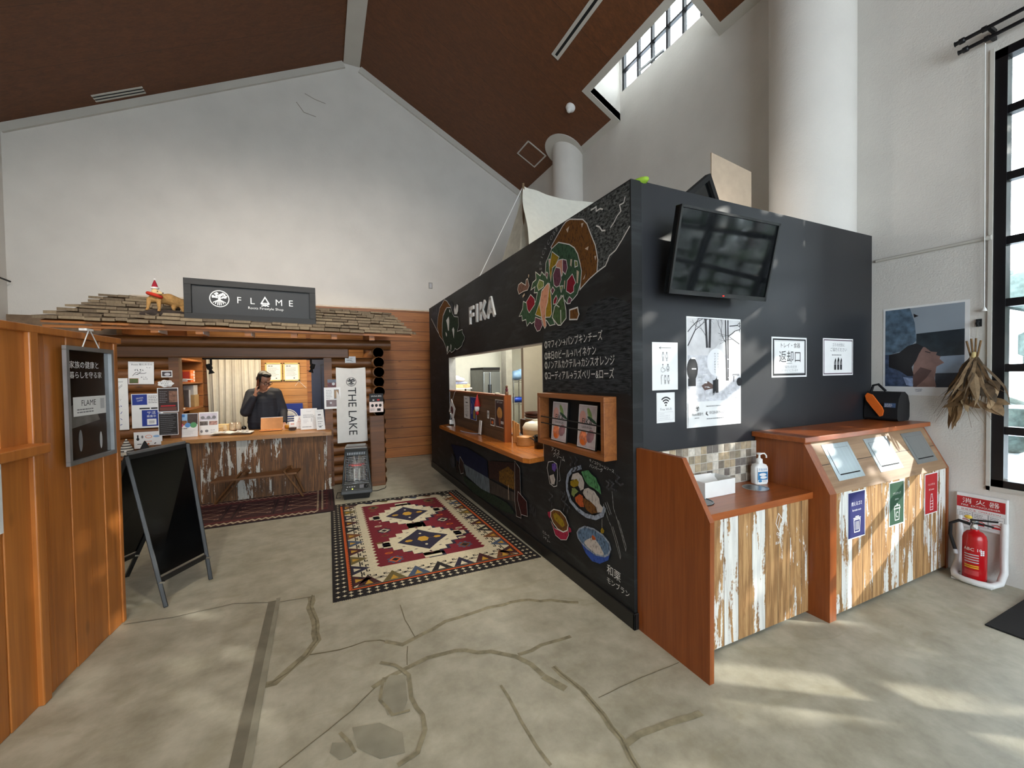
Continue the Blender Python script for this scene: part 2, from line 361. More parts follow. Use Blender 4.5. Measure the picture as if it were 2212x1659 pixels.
CHALK=[
('P','smudge',None,[(2.995,1.892),(2.422,1.923),(2.371,2.002),(2.253,2.039),(2.103,2.04),(1.977,1.986),(1.935,1.97),(1.935,1.405),(1.975,1.428),(2.999,1.41)]),
('P','scrib',None,[(2.581,2.69),(1.935,2.69),(1.935,2.683),(1.935,2.426),(2.069,2.319),(2.17,2.248),(2.237,2.234),(2.255,2.227),(2.249,2.309),(2.275,2.41),(2.33,2.511),(2.368,2.586),(2.417,2.632)]),
('S','white',0.008,[(1.935,2.426),(2.005,2.367),(2.069,2.319),(2.127,2.303),(2.17,2.248),(2.237,2.234),(2.26,2.228)]),
('S','white',0.008,[(1.975,2.614),(1.987,2.583),(2.026,2.583),(2.014,2.543),(2.05,2.525),(2.083,2.495),(2.116,2.475)]),
('S','white',0.01,[(2.323,2.661),(2.262,2.661),(2.262,2.633),(2.217,2.633),(2.191,2.618)]),
('S','white',0.01,[(2.264,2.537),(2.228,2.517),(2.202,2.484),(2.167,2.475)]),
('P','bun',0.008,[(2.581,2.69),(2.417,2.632),(2.368,2.586),(2.33,2.511),(2.275,2.41),(2.249,2.309),(2.26,2.228),(2.345,2.202),(2.436,2.163),(2.462,2.15),(2.445,2.241),(2.454,2.332),(2.484,2.411),(2.525,2.465),(2.591,2.508),(2.743,2.569),(2.846,2.549),(2.859,2.566),(2.78,2.615),(2.68,2.673),(2.633,2.69)]),
('P','beige',None,[(2.634,2.633),(2.588,2.642),(2.612,2.601)]),
('P','beige',None,[(2.438,2.61),(2.407,2.605),(2.428,2.577)]),
('P','beige',None,[(2.396,2.422),(2.351,2.426),(2.361,2.401)]),
('P','beige',None,[(2.286,2.34),(2.263,2.34),(2.277,2.31)]),
('P','beige',None,[(2.425,2.213),(2.389,2.246),(2.405,2.215)]),
('P','lettuce',0.007,[(2.951,2.388),(2.942,2.461),(2.846,2.549),(2.743,2.569),(2.591,2.508),(2.525,2.465),(2.484,2.411),(2.454,2.332),(2.437,2.277),(2.451,2.196),(2.494,2.124),(2.556,2.093),(2.633,2.082),(2.712,2.156),(2.784,2.095),(2.845,2.003),(2.809,1.946),(2.891,1.944),(2.936,1.988),(3.015,2.018),(3.15,2.011),(3.204,1.997),(3.24,2.014),(3.296,1.987),(3.318,2.049),(3.39,2.045),(3.398,2.094),(3.458,2.094),(3.377,2.156),(3.365,2.219),(3.299,2.195),(3.128,2.175),(3.092,2.249),(3.152,2.257),(3.133,2.306),(3.213,2.293),(3.175,2.351),(3.114,2.363),(3.121,2.429),(3.038,2.378),(3.013,2.406),(2.966,2.366)]),
('P','purple',0.006,[(2.686,2.425),(2.633,2.404),(2.618,2.344),(2.648,2.301),(2.688,2.335)]),
('P','pink',0.006,[(2.893,2.479),(2.833,2.463),(2.85,2.392),(2.866,2.339),(2.887,2.401)]),
('P','yellow',0.006,[(2.84,2.525),(2.734,2.454),(2.785,2.408),(2.837,2.395),(2.865,2.295),(2.889,2.408)]),
('P','pink',0.006,[(2.741,2.432),(2.686,2.425),(2.688,2.307),(2.702,2.299),(2.721,2.361),(2.771,2.359),(2.784,2.406)]),
('P','purple',0.006,[(2.784,2.388),(2.721,2.365),(2.706,2.275),(2.738,2.234),(2.781,2.232),(2.816,2.257),(2.829,2.339)]),
('P','red',0.006,[(2.552,2.283),(2.534,2.251),(2.51,2.209),(2.535,2.19),(2.536,2.152),(2.58,2.143),(2.638,2.175),(2.623,2.25),(2.584,2.269)]),
('P','yellow',0.006,[(2.883,2.282),(2.863,2.169),(2.855,2.035),(2.882,2.012),(3.015,2.026),(3.131,2.066),(3.052,2.162),(3.009,2.254)]),
('P','pink',0.006,[(2.905,2.291),(2.891,2.265),(2.917,2.14),(2.949,2.091),(2.959,2.011),(2.945,1.951),(2.969,1.93),(2.993,1.956),(3.023,2.039),(3.053,2.143),(3.017,2.243),(2.952,2.274)]),
('P','red',0.006,[(3.214,2.254),(3.145,2.206),(3.137,2.156),(3.246,2.098),(3.282,2.137),(3.299,2.204)]),
('P','red',0.006,[(2.782,2.169),(2.765,2.14),(2.791,2.104),(2.827,2.106),(2.823,2.139)]),
('P','purple',0.006,[(3.132,2.045),(3.024,2.011),(3.009,1.962),(3.051,1.923),(3.101,1.92),(3.151,1.974)]),
('P','purple',0.006,[(2.831,2.244),(2.803,2.214),(2.84,2.185),(2.862,2.221)]),
('P','purple',0.006,[(2.593,2.124),(2.559,2.101),(2.582,2.073),(2.62,2.076),(2.616,2.107)]),
('P','purple',0.006,[(2.926,2.384),(2.903,2.367),(2.92,2.328),(2.942,2.36)]),
('P','leaf',0.008,[(2.678,2.15),(2.641,2.03),(2.639,1.972),(2.718,1.928),(2.76,1.933),(2.845,2.003),(2.806,2.084)]),
('S','white',0.007,[(2.784,2.095),(2.735,2.069)]),
('S','white',0.008,[(2.715,2.044),(2.714,1.939)]),
('P','lime',0.006,[(3.047,2.348),(2.975,2.317),(2.976,2.275),(3.066,2.261),(3.09,2.305)]),
('P','lime',0.006,[(2.725,2.228),(2.677,2.222),(2.705,2.177)]),
('P','lime',0.006,[(2.519,2.371),(2.483,2.358),(2.478,2.323),(2.514,2.322)]),
('P','brown',0.006,[(3.389,2.396),(3.303,2.353),(3.292,2.397),(3.264,2.404),(3.234,2.335),(3.267,2.303),(3.352,2.307),(3.442,2.298),(3.47,2.347),(3.449,2.387)]),
('P','beige',None,[(3.245,2.437),(3.231,2.43),(3.241,2.407),(3.25,2.413)]),
('P','beige',None,[(3.324,2.287),(3.325,2.268),(3.364,2.251),(3.368,2.271)]),
('P','bun',0.01,[(2.589,2.025),(2.484,2.028),(2.475,1.995),(2.467,1.977),(2.491,1.943),(2.591,1.955)]),
('P','beige',None,[(2.569,2.394),(2.547,2.388),(2.557,2.336),(2.576,2.351)]),
('P','beige',None,[(2.49,2.296),(2.461,2.279),(2.477,2.198),(2.492,2.205)]),
('P','beige',None,[(2.656,2.257),(2.643,2.254),(2.651,2.192),(2.664,2.198)]),
('P','smoke',None,[(6.791,2.517),(6.7,2.653),(5.965,2.681),(6.121,2.642),(6.311,2.54),(6.394,2.379),(6.427,2.272)]),
('S','white',0.01,[(6.791,2.511),(6.427,2.272),(6.061,2.075)]),
('P','bun',0.009,[(5.965,2.681),(5.822,2.633),(5.745,2.581),(5.632,2.519),(5.849,2.547),(5.955,2.517),(6.067,2.458),(6.119,2.346),(6.131,2.17),(6.061,2.075),(6.291,2.178),(6.411,2.319),(6.364,2.461),(6.237,2.601)]),
('P','dgreen',0.008,[(5.849,2.547),(5.651,2.516),(5.562,2.416),(5.491,2.368),(5.314,2.339),(5.286,2.226),(5.36,2.15),(5.139,2.153),(5.142,2.113),(5.048,2.048),(5.066,2.015),(5.132,1.985),(5.167,1.946),(5.269,1.922),(5.392,1.904),(5.481,1.931),(5.519,1.901),(5.653,1.881),(5.728,1.919),(5.873,1.871),(5.909,1.953),(5.989,2.022),(6.061,2.075),(6.131,2.17),(6.097,2.344),(6.045,2.455)]),
('P','smoke',None,[(5.74,2.659),(5.59,2.578),(5.52,2.491),(5.578,2.456),(5.648,2.566)]),
('P','white',None,[(5.445,2.522),(5.422,2.449),(5.356,2.518),(5.296,2.488),(5.309,2.417),(5.364,2.383),(5.471,2.397),(5.494,2.465)]),
('P','white',None,[(5.757,2.404),(5.731,2.345),(5.76,2.202),(5.8,2.206),(5.844,2.302),(5.892,2.365)]),
('P','white',None,[(5.536,2.228),(5.493,2.185),(5.527,2.07),(5.561,2.138),(5.594,2.201)]),
('P','white',None,[(5.72,2.505),(5.673,2.481),(5.675,2.448),(5.713,2.465)]),
('P','white',None,[(5.934,2.203),(5.863,2.167),(5.877,2.123),(5.917,2.15)]),
('P','white',None,[(5.865,1.99),(5.794,1.98),(5.851,1.892),(5.89,1.929)]),
('P','white',None,[(5.684,2.005),(5.646,1.981),(5.661,1.91),(5.688,1.933)]),
('S','plate',0.03,[(2.457,0.882),(2.58,0.834),(2.634,0.781),(2.652,0.723),(2.648,0.665),(2.606,0.598),(2.513,0.56),(2.406,0.547),(2.296,0.564),(2.218,0.61),(2.192,0.669)]),
('P','rice',None,[(2.57,0.807),(2.498,0.834),(2.449,0.816),(2.421,0.777),(2.431,0.73),(2.47,0.709),(2.5,0.742),(2.539,0.773),(2.592,0.761)]),
('P','yellow',None,[(2.603,0.747),(2.519,0.783),(2.489,0.767),(2.5,0.736),(2.561,0.71),(2.603,0.717)]),
('P','lime',None,[(2.583,0.699),(2.541,0.709),(2.495,0.697),(2.542,0.662),(2.558,0.638),(2.589,0.65)]),
('P','salad',None,[(2.458,0.848),(2.41,0.866),(2.372,0.877),(2.336,0.857),(2.283,0.842),(2.266,0.813),(2.24,0.793),(2.228,0.743),(2.267,0.755),(2.31,0.765),(2.365,0.768),(2.411,0.791),(2.439,0.824)]),
('P','rice',None,[(2.422,0.732),(2.374,0.752),(2.302,0.746),(2.25,0.711),(2.242,0.676),(2.209,0.659),(2.226,0.623),(2.269,0.61),(2.286,0.643),(2.348,0.663),(2.404,0.67),(2.441,0.699)]),
('P','bun',None,[(2.437,0.667),(2.404,0.664),(2.348,0.663),(2.286,0.637),(2.269,0.61),(2.332,0.58),(2.396,0.589),(2.433,0.623)]),
('P','carrot',None,[(2.481,0.681),(2.442,0.677),(2.433,0.623),(2.424,0.603),(2.473,0.589),(2.532,0.612),(2.542,0.639)]),
('P','pot',0.004,[(2.901,0.35),(2.84,0.312),(2.711,0.322),(2.643,0.372),(2.633,0.328),(2.667,0.279),(2.747,0.251),(2.83,0.259)]),
('P','pot',None,[(2.951,0.409),(2.899,0.431),(2.914,0.365),(2.945,0.382)]),
('P','pot',None,[(2.632,0.394),(2.6,0.387),(2.595,0.365),(2.633,0.346)]),
('P','bun',0.008,[(2.9,0.428),(2.849,0.462),(2.753,0.478),(2.674,0.452),(2.637,0.404),(2.654,0.356),(2.711,0.325),(2.792,0.322),(2.864,0.349),(2.901,0.389)]),
('P','yellow',None,[(2.862,0.42),(2.825,0.444),(2.766,0.437),(2.709,0.417),(2.687,0.382),(2.721,0.358),(2.779,0.37),(2.839,0.382)]),
('P','bowl',None,[(2.468,0.328),(2.391,0.315),(2.292,0.309),(2.197,0.336),(2.14,0.377),(2.157,0.329),(2.249,0.268),(2.337,0.25),(2.411,0.276)]),
('P','bowlin',0.012,[(2.517,0.386),(2.486,0.425),(2.417,0.465),(2.315,0.482),(2.212,0.475),(2.147,0.446),(2.132,0.411),(2.156,0.366),(2.197,0.339),(2.292,0.312),(2.391,0.317),(2.468,0.334),(2.507,0.354)]),
('P','rice',None,[(2.419,0.363),(2.362,0.4),(2.325,0.424),(2.29,0.415),(2.247,0.394),(2.205,0.357),(2.206,0.341),(2.292,0.318),(2.391,0.329),(2.429,0.343)]),
('P','carrot',None,[(2.325,0.438),(2.294,0.43),(2.29,0.415),(2.326,0.402),(2.339,0.42)]),
('P','yellow',None,[(2.219,0.525),(2.195,0.512),(2.203,0.491),(2.228,0.482),(2.237,0.498)]),
('S','white',0.002,[(2.219,0.525),(2.218,0.583)]),
('S','white',0.005,[(2.792,0.84),(2.852,0.851),(2.927,0.831),(2.948,0.778),(2.906,0.658),(2.844,0.647),(2.796,0.665),(2.782,0.768),(2.792,0.84)]),
('P','violet',None,[(2.871,0.825),(2.815,0.845),(2.792,0.809),(2.829,0.77),(2.866,0.782)]),
('P','rice',None,[(2.911,0.721),(2.842,0.749),(2.819,0.71),(2.832,0.669),(2.881,0.657)]),
('S','grey',0.005,[(2.2,0.688),(2.153,0.599),(2.121,0.563),(2.084,0.49),(2.036,0.388),(2.032,0.409),(2.061,0.483),(2.106,0.568)]),
('S','grey',0.005,[(2.183,0.703),(2.136,0.634)]),
('S','grey',0.005,[(2.163,0.714),(2.12,0.644)]),
('S','grey',0.005,[(2.11,0.794),(2.096,0.687),(2.059,0.623),(2.016,0.534),(1.984,0.458),(1.979,0.484),(2.037,0.605),(2.052,0.626)]),
('S','grey',0.005,[(2.721,0.897),(2.757,0.804),(2.742,0.721),(2.765,0.709)]),
('S','smoke',0.012,[(2.599,0.93),(2.557,0.908),(2.6,0.871),(2.548,0.852),(2.58,0.822)]),
('S','smoke',0.012,[(2.536,0.947),(2.506,0.924),(2.537,0.889),(2.497,0.868),(2.528,0.839)]),
('S','smoke',0.012,[(2.921,0.583),(2.859,0.567),(2.923,0.518),(2.86,0.503),(2.886,0.47)]),
('S','smoke',0.012,[(2.738,0.636),(2.682,0.626),(2.728,0.577),(2.672,0.556),(2.707,0.485)]),
('S','smoke',0.012,[(2.681,0.65),(2.649,0.61),(2.683,0.565),(2.618,0.547),(2.651,0.49)]),
('S','smoke',0.012,[(2.173,0.85),(2.133,0.839),(2.166,0.806),(2.126,0.795)]),
('S','smoke',0.012,[(2.141,0.863),(2.094,0.848),(2.126,0.81),(2.064,0.811)]),
('S','smoke',0.012,[(2.078,0.917),(2.04,0.9),(2.071,0.869),(2.026,0.854),(1.997,0.871)]),
('P','night',None,[(5.751,0.56),(5.042,0.629),(4.329,0.591),(4.282,0.392),(4.773,0.373),(5.092,0.392),(5.452,0.374)]),
('P','fence',None,[(5.168,0.389),(4.253,0.398),(4.247,0.234),(4.524,0.218),(5.062,0.254)]),
('P','smoke',None,[(5.712,0.446),(5.58,0.403),(5.567,0.262),(5.749,0.232),(5.79,0.325)]),
('P','dbrown',0.004,[(5.323,0.46),(5.168,0.402),(5.175,0.266),(5.296,0.228),(5.372,0.313)]),
('P','dbrown',None,[(5.474,0.37),(5.41,0.382),(5.419,0.214),(5.461,0.218)]),
('P','dbrown',None,[(4.273,0.591),(3.571,0.703),(3.57,0.434),(4.118,0.418),(4.267,0.395)]),
('P','sunset',None,[(3.961,0.542),(3.724,0.637),(3.595,0.608),(3.57,0.434),(3.731,0.431),(3.965,0.433)]),
('P','fence2',None,[(4.254,0.388),(3.755,0.398),(3.561,0.41),(3.574,0.326),(3.759,0.294),(4.233,0.238)]),
('P','dgreen',None,[(5.177,0.229),(4.524,0.218),(4.073,0.249),(3.76,0.256),(3.568,0.202),(3.786,0.154),(4.13,0.132),(4.787,0.096),(5.143,0.163)]),
('P','dbrown',0.004,[(3.571,0.721),(3.461,0.671),(3.447,0.204),(3.548,0.19),(3.584,0.341)]),
('P','maroon',0.004,[(3.509,0.441),(3.327,0.394),(3.313,0.262),(3.446,0.239),(3.522,0.358)]),
('S','beige',0.01,[(3.73,0.45),(3.725,0.303)]),
('S','smoke',0.006,[(3.254,0.405),(3.293,0.302)]),
('S','smoke',0.006,[(3.233,0.4),(3.268,0.298)]),
('S','smoke',0.006,[(3.212,0.394),(3.243,0.294)]),
('S','smoke',0.006,[(3.192,0.388),(3.219,0.29)]),
('S','smoke',0.006,[(3.171,0.383),(3.195,0.286)]),
('S','smoke',0.006,[(3.151,0.377),(3.171,0.282)])]
CRACKS=[
('S','crack',0.045,[(-0.299,2.388),(-0.254,2.385),(-0.192,2.464),(-0.117,2.547),(-0.061,2.665),(-0.077,2.895),(-0.11,3.069),(-0.106,3.225)]),
('S','line',0.008,[(-0.282,2.383),(-0.19,2.443),(-0.113,2.545),(-0.058,2.664),(-0.07,2.891),(-0.108,3.085),(-0.098,3.24)]),
('S','line',0.01,[(-0.098,2.542),(0.057,2.513),(0.194,2.527),(0.275,2.5),(0.388,2.4)]),
('S','crack',0.03,[(0.3,2.475),(0.388,2.4),(0.515,2.447),(0.672,2.51),(0.842,2.518),(1.022,2.526),(1.204,2.514),(1.392,2.428),(1.544,2.318)]),
('S','crack',0.03,[(0.193,2.13),(0.284,2.171),(0.379,2.196),(0.493,2.226),(0.648,2.215),(0.824,2.121),(0.933,2.022),(0.98,1.934),(1.0,1.832)]),
('S','crack',0.025,[(0.951,2.029),(1.102,2.044),(1.3,2.035)]),
('S','crack',0.028,[(1.079,1.864),(1.104,1.733),(1.122,1.608),(1.124,1.494),(1.119,1.368),(1.095,1.278),(1.082,1.193)]),
('S','line',0.008,[(1.079,1.864),(1.104,1.733),(1.122,1.608),(1.124,1.494),(1.119,1.368),(1.095,1.278),(1.082,1.193)]),
('S','crack',0.03,[(1.118,1.336),(1.274,1.341),(1.408,1.327),(1.531,1.312)]),
('S','line',0.005,[(-0.205,1.84),(-0.063,1.926),(0.093,2.025),(0.205,2.124)]),
('S','crack',0.014,[(0.775,1.865),(0.777,1.694),(0.775,1.562),(0.788,1.391)]),
('S','crack',0.04,[(0.996,1.824),(1.054,1.702)]),
('S','line',0.005,[(0.446,2.828),(0.445,2.637),(0.467,2.432)]),
('S','line',0.004,[(1.165,1.587),(1.439,1.599),(1.695,1.595)]),
('S','line',0.005,[(0.411,2.371),(0.38,2.216)]),
('P','patch',None,[(0.286,2.18),(0.356,2.146),(0.337,1.972),(0.302,1.908),(0.237,1.924),(0.23,2.041),(0.263,2.152)]),
('P','patch',None,[(0.087,1.923),(0.201,1.896),(0.283,1.799),(0.276,1.698),(0.178,1.714),(0.099,1.808)]),
('P','patch',None,[(0.005,1.88),(0.072,1.847),(0.078,1.781),(0.03,1.779),(-0.006,1.834)]),
('S','crack',0.02,[(0.251,2.301),(0.321,2.245),(0.374,2.137),(0.356,1.98),(0.383,1.854),(0.375,1.769),(0.322,1.675),(0.238,1.655)]),
('S','crack',0.014,[(0.254,2.176),(0.217,2.03),(0.258,1.914),(0.336,1.907)]),
('S','crack',0.015,[(0.036,1.919),(0.072,1.847),(0.088,1.788)]),
('S','joint',0.006,[(-1.178,3.384),(-0.911,3.337),(-0.584,3.355),(-0.317,3.24),(-0.106,3.214)]),
('P','light',None,[(0.179,3.386),(0.359,3.688),(0.503,3.67),(0.486,3.418),(0.383,3.375),(0.263,3.301)])]

# ================================================================ the room
XL, XR, XR2, YB, YF0 = -3.92, 4.40, 4.24, 8.10, -5.0
zR = lambda x: 7.249-.527*(x-.76)
zL = lambda x: 7.26+.493*(x-.482)
FLR = Fr((0, 0, 0), (1, 0, 0), (0, 1, 0))
g = G(); g.box(XL-.2, XR+.3, YF0-.2, YB+.2, -.12, 0, 'floor')
FLR.L = 2
for kind, colr, wd_, pts in CRACKS:
    if kind == 'P': g.fpoly(FLR, pts, colr)
    else:
        rr = random.Random(len(pts)*7+int(abs(pts[0][0])*100)); fine = []
        for a, b in zip(pts, pts[1:]):
            k = max(1, int(math.dist(a, b)/.06))
            for i in range(k):
                t = i/k; j = min(wd_*.45, .012) if i else 0
                fine.append((a[0]+(b[0]-a[0])*t+rr.uniform(-j, j), a[1]+(b[1]-a[1])*t+rr.uniform(-j, j)))
        g.stroke(FLR, fine+[pts[-1]], wd_, colr)
g.frect(FLR, -.372, -2.0, -.318, 3.27, 'joint'); g.fpoly(FLR, [(-.318, -2), (-.26, -2), (-.30, 3.30), (-.325, 3.30)], 'patch')
struct(g, 'floor')
g = G(); g.box(-.372, -.338, -2.0, 3.268, .0012, .0035, 'glossblack')
o = g.build('floor_cable_slot'); o['kind'] = 'structure'

# back gable wall, plank cladding along its foot
g = G()
def gable(xs, z0, y0, y1, mat):
    pts = [(xs[0], y0, z0), (xs[1], y0, z0)] + ([(xs[1], y0, zR(xs[1]))] if xs[1] > .76 else [(xs[1], y0, zL(xs[1]))])
    if xs[1] > .76 and xs[0] < .482: pts += [(.76, y0, 7.249), (.482, y0, 7.26)]
    pts.append((xs[0], y0, zL(xs[0]) if xs[0] < .482 else zR(xs[0]))); g.prism(pts, (0, y1-y0, 0), mat)
gable((XL-.1, XR2+.2), 0, YB, YB+.2, 'wall')
WB = YF(0, YB, 0)
for pts in ([(-.294, 6.34), (-.18, 6.19), (.01, 6.16)], [(-.16, 6.52), (0, 6.46), (.17, 6.43)]): g.stroke(WB, pts, .012, PM('wallcrack', (150, 142, 132), rough=.9))
struct(g, 'wall_back')
MT['clad'] = wood('plank_cladding', (176, 112, 52), (132, 76, 30), 0, .5, plank=(2, .186), seam=(60, 28, 8), seamw=.045)
g = G(); g.box(-2.6, 2.3, YB-.045, YB, 0, 2.82, 'clad'); g.box(-2.6, 2.3, YB-.06, YB, 2.82, 2.846, PM('cladcap', (205, 190, 170)))
g.box(XL, -2.6, YB-.045, YB, 0, 2.49, PM('greyboard', (120, 98, 76), var=.2)); struct(g, 'trim_1')
g = G(); g.box(.482, .76, YF0, YB, 7.235, 7.36, 'trim'); g.bar((XL, YB-.02, zL(XL)-.06), (.482, YB-.02, 7.2), .04, .12, 'trim'); g.bar((.76, YB-.02, 7.19), (XR2, YB-.02, zR(XR2)-.06), .04, .12, 'trim')
struct(g, 'trim_2')
# ceiling slopes
g = G(); up = (0, 0, .12)
g.prism([(XL-.1, YF0, zL(XL-.1)), (.482, YF0, 7.26), (.482, YB+.1, 7.26), (XL-.1, YB+.1, zL(XL-.1))], up, 'ceil')
def rs(x0, x1, y0, y1, mat, dz=0, e=up): g.prism([(x0, y0, zR(x0)+dz), (x1, y0, zR(x1)+dz), (x1, y1, zR(x1)+dz), (x0, y1, zR(x0)+dz)], e, mat)
rs(.76, 4.14, YF0, 3.25, 'ceil'); rs(.76, 3.60, 3.25, 5.16, 'ceil'); rs(.76, 4.14, 5.16, YB+.1, 'ceil')
struct(g, 'ceiling')
g = G()
rs(3.60, 3.685, 3.25, 5.16, 'trim', -.004); rs(3.685, 4.14, 5.07, 5.16, 'trim', -.004); rs(3.685, 4.14, 3.25, 3.34, 'trim', -.004)
rs(4.14, XR, YF0, 3.34, 'trim', -.004); rs(4.14, XR2+.05, 5.07, YB, 'trim', -.004); struct(g, 'trim_3')
# right wall: near part with the tall window, far part with the clerestory window
WY0, WY1, WZ0, WZ1 = -1.62, 1.24, .69, 3.80
g = G()
g.box(XR, XR+.2, YF0, WY0, 0, 5.5, 'wall'); g.box(XR, XR+.2, WY1, 2.36, 0, 5.5, 'wall'); g.box(XR, XR+.2, WY0, WY1, 0, WZ0, 'wall'); g.box(XR, XR+.2, WY0, WY1, WZ1, 5.5, 'wall')
g.box(XR2, XR+.2, 2.36, 3.34, 0, 5.46, 'wall'); g.box(XR2, XR2+.16, 3.34, 5.07, 0, 5.83, 'wall'); g.box(XR2, XR2+.16, 3.34, 5.07, 6.74, 7.0, 'wall')
g.box(XR2, XR2+.16, 5.05, 5.07, 5.83, 6.74, 'wall'); g.box(XR2, XR2+.16, 5.07, 6.35, 0, 5.46, 'wall'); g.box(4.05, XR2+.16, 6.35, YB, 0, 5.54, 'wall')
struct(g, 'wall_right')
g = G()
for y_ in (5.07, 3.24): g.prism([(3.6, y_, zR(3.6)+.003), (XR2+.01, y_, zR(XR2+.01)+.003), (XR2+.01, y_, 7.0), (3.6, y_, 7.0)], (0, .10, 0), 'wall')
g.box(3.585, 3.685, 3.2, 5.2, zR(3.6)+.06, 7.0, 'wall'); g.box(3.56, XR2+.2, 3.2, 5.2, 7.0, 7.1, 'wall'); struct(g, 'wall_dormer')
g = G(); g.box(XL-.2, XL, YF0, YB, 0, 5.2, 'wall'); struct(g, 'wall_left')
FX0, FX1, FZ0, FZ1 = -2.4, 4.0, .5, 4.1
g = G(); y0, y1 = YF0-.2, YF0
g.box(XL-.2, FX0, y0, y1, 0, 7.4, 'wall'); g.box(FX1, XR+.2, y0, y1, 0, 7.4, 'wall'); g.box(FX0, FX1, y0, y1, 0, FZ0, 'wall'); g.box(FX0, FX1, y0, y1, FZ1, 7.4, 'wall'); struct(g, 'wall_front')
t = NT('window_glass', .05); tr = t.n('ShaderNodeBsdfTransparent'); tr.inputs[0].default_value = (.95, .97, .98, 1); gl = t.n('ShaderNodeBsdfGlossy'); gl.inputs[1].default_value = .02
mx = t.n('ShaderNodeMixShader'); mx.inputs[0].default_value = .05
t.t.links.new(tr.outputs[0], mx.inputs[1]); t.t.links.new(gl.outputs[0], mx.inputs[2]); t.t.links.new(mx.outputs[0], t.t.nodes['Material Output'].inputs[0]); MT['glass'] = t.m
g = G(); X0, X1 = XR+.005, XR+.09
for z in (1.10, 1.548, 2.012, 2.45, 2.90, 3.365): g.box(X0+.01, X1-.01, WY0, WY1, z-.028, z+.028, 'iron')
for y in (.36, -.62): g.box(X0, X1, y-.04, y+.04, WZ0, WZ1, 'iron')
g.box(X0, X1, WY1-.06, WY1, WZ0, WZ1, 'iron'); g.box(X0, X1, WY0, WY0+.06, WZ0, WZ1, 'iron'); g.box(X0, X1, WY0, WY1, WZ0, WZ0+.05, 'iron'); g.box(X0, X1, WY0, WY1, WZ1-.06, WZ1, 'iron')
w1 = struct(g, 'window_1'); G().box(XR+.045, XR+.05, WY0+.05, WY1-.05, WZ0+.04, WZ1-.05, 'glass').build('pane', w1)
G().box(XR-.012, XR+.004, WY1, WY1+.02, WZ0-.03, WZ1+.02, 'trim').box(XR-.012, XR+.004, WY0, WY1+.02, WZ0-.03, WZ0, 'trim').build('window_edge', w1)
g = G(); X0, X1 = XR2+.03, XR2+.08
for y in (5.03, 4.715, 4.437, 4.157, 3.886, 3.61, 3.36): g.box(X0, X1, y-.018, y+.018, 5.83, 6.74, 'iron')
for z in (5.84, 6.155, 6.46, 6.73): g.box(X0, X1, 3.34, 5.05, z-.014, z+.014, 'iron')
g.bar((XR2-.02, 4.62, 5.87), (XR2+.02, 4.20, 5.875), .03, .025, 'alu')
w2 = struct(g, 'window_2'); G().box(XR2+.052, XR2+.056, 3.34, 5.05, 5.83, 6.74, 'glass').build('pane', w2)
g = G(); y0 = YF0-.09
for i in range(8): x = FX0+(FX1-FX0)*i/7; g.box(x-.05, x+.05, y0, y0+.08, FZ0, FZ1, 'iron')
for i in range(6): z = FZ0+(FZ1-FZ0)*i/5; g.box(FX0, FX1, y0+.01, y0+.07, z-.05, z+.05, 'iron')
w3 = struct(g, 'window_3'); G().box(FX0, FX1, y0+.035, y0+.04, FZ0, FZ1, 'glass').build('pane', w3)
# round columns
g = G(); g.lathe([(.28, 0), (.28, 5.75)], (4.10, 6.32, 0), 'wall', 40)
c0 = V((4.02, 6.32, zR(4.02)-.012)); sx = V((1, 0, -.527)).normalized(); nrm = V((.527, 0, 1)).normalized(); g.lathe([(.37, -.008), (.37, .01)], c0, 'trim', 40, nrm); struct(g, 'column_1')
g = G(); g.lathe([(.33, 0), (.33, 5.6)], (4.16, 2.32, 0), 'wall', 48); struct(g, 'column_2')
g = G(); g.box(4.9, 10, -16, -5.6, -.2, 9, 'wall'); g.box(XR+.2, 7.3, 3.05, 3.15, 4.8, 8.5, 'wall'); o = struct(g, 'sun_block_walls')  # added unseen: block keeps sun off the front windows, fin off the clerestory
# outdoors seen through the panes: pale ground, hedge, a pale building, a rail
g = G(); g.box(XR+.3, 30, -14, 20, -.3, -.1, PM('snow', (236, 240, 246), rough=.9)); o = struct(g, 'ground_outside')
g = G(); rr = random.Random(3)
for i in range(260):
    c_ = V((rr.uniform(11, 13), rr.uniform(-9, 9), rr.uniform(.2, 3.2))); g.ball(c_, (rr.uniform(.3, .6),)*2+(rr.uniform(.3, .5),), PM('leafwall', (86, 100, 96), rough=.9, var=.3), 7)
o = g.build('hedge'); o['label'] = 'grey green hedge outside beyond the tall black window'; o['category'] = 'hedge'; o['kind'] = 'stuff'
t_ = thing('railing', 'pale metal railing standing outside the tall window', 'railing', (8, -1, 0))
g = G(); [g.tube([(8, -5, z), (8, 4, z)], .025, PM('railgrey', (190, 196, 206))) for z in (.35, .7, 1.05)]; g.build('rail', t_)
for i in range(7): G().tube([(8, -5+i*1.5, -.1), (8, -5+i*1.5, 1.08)], .03, MT['railgrey']).build('post', t_)
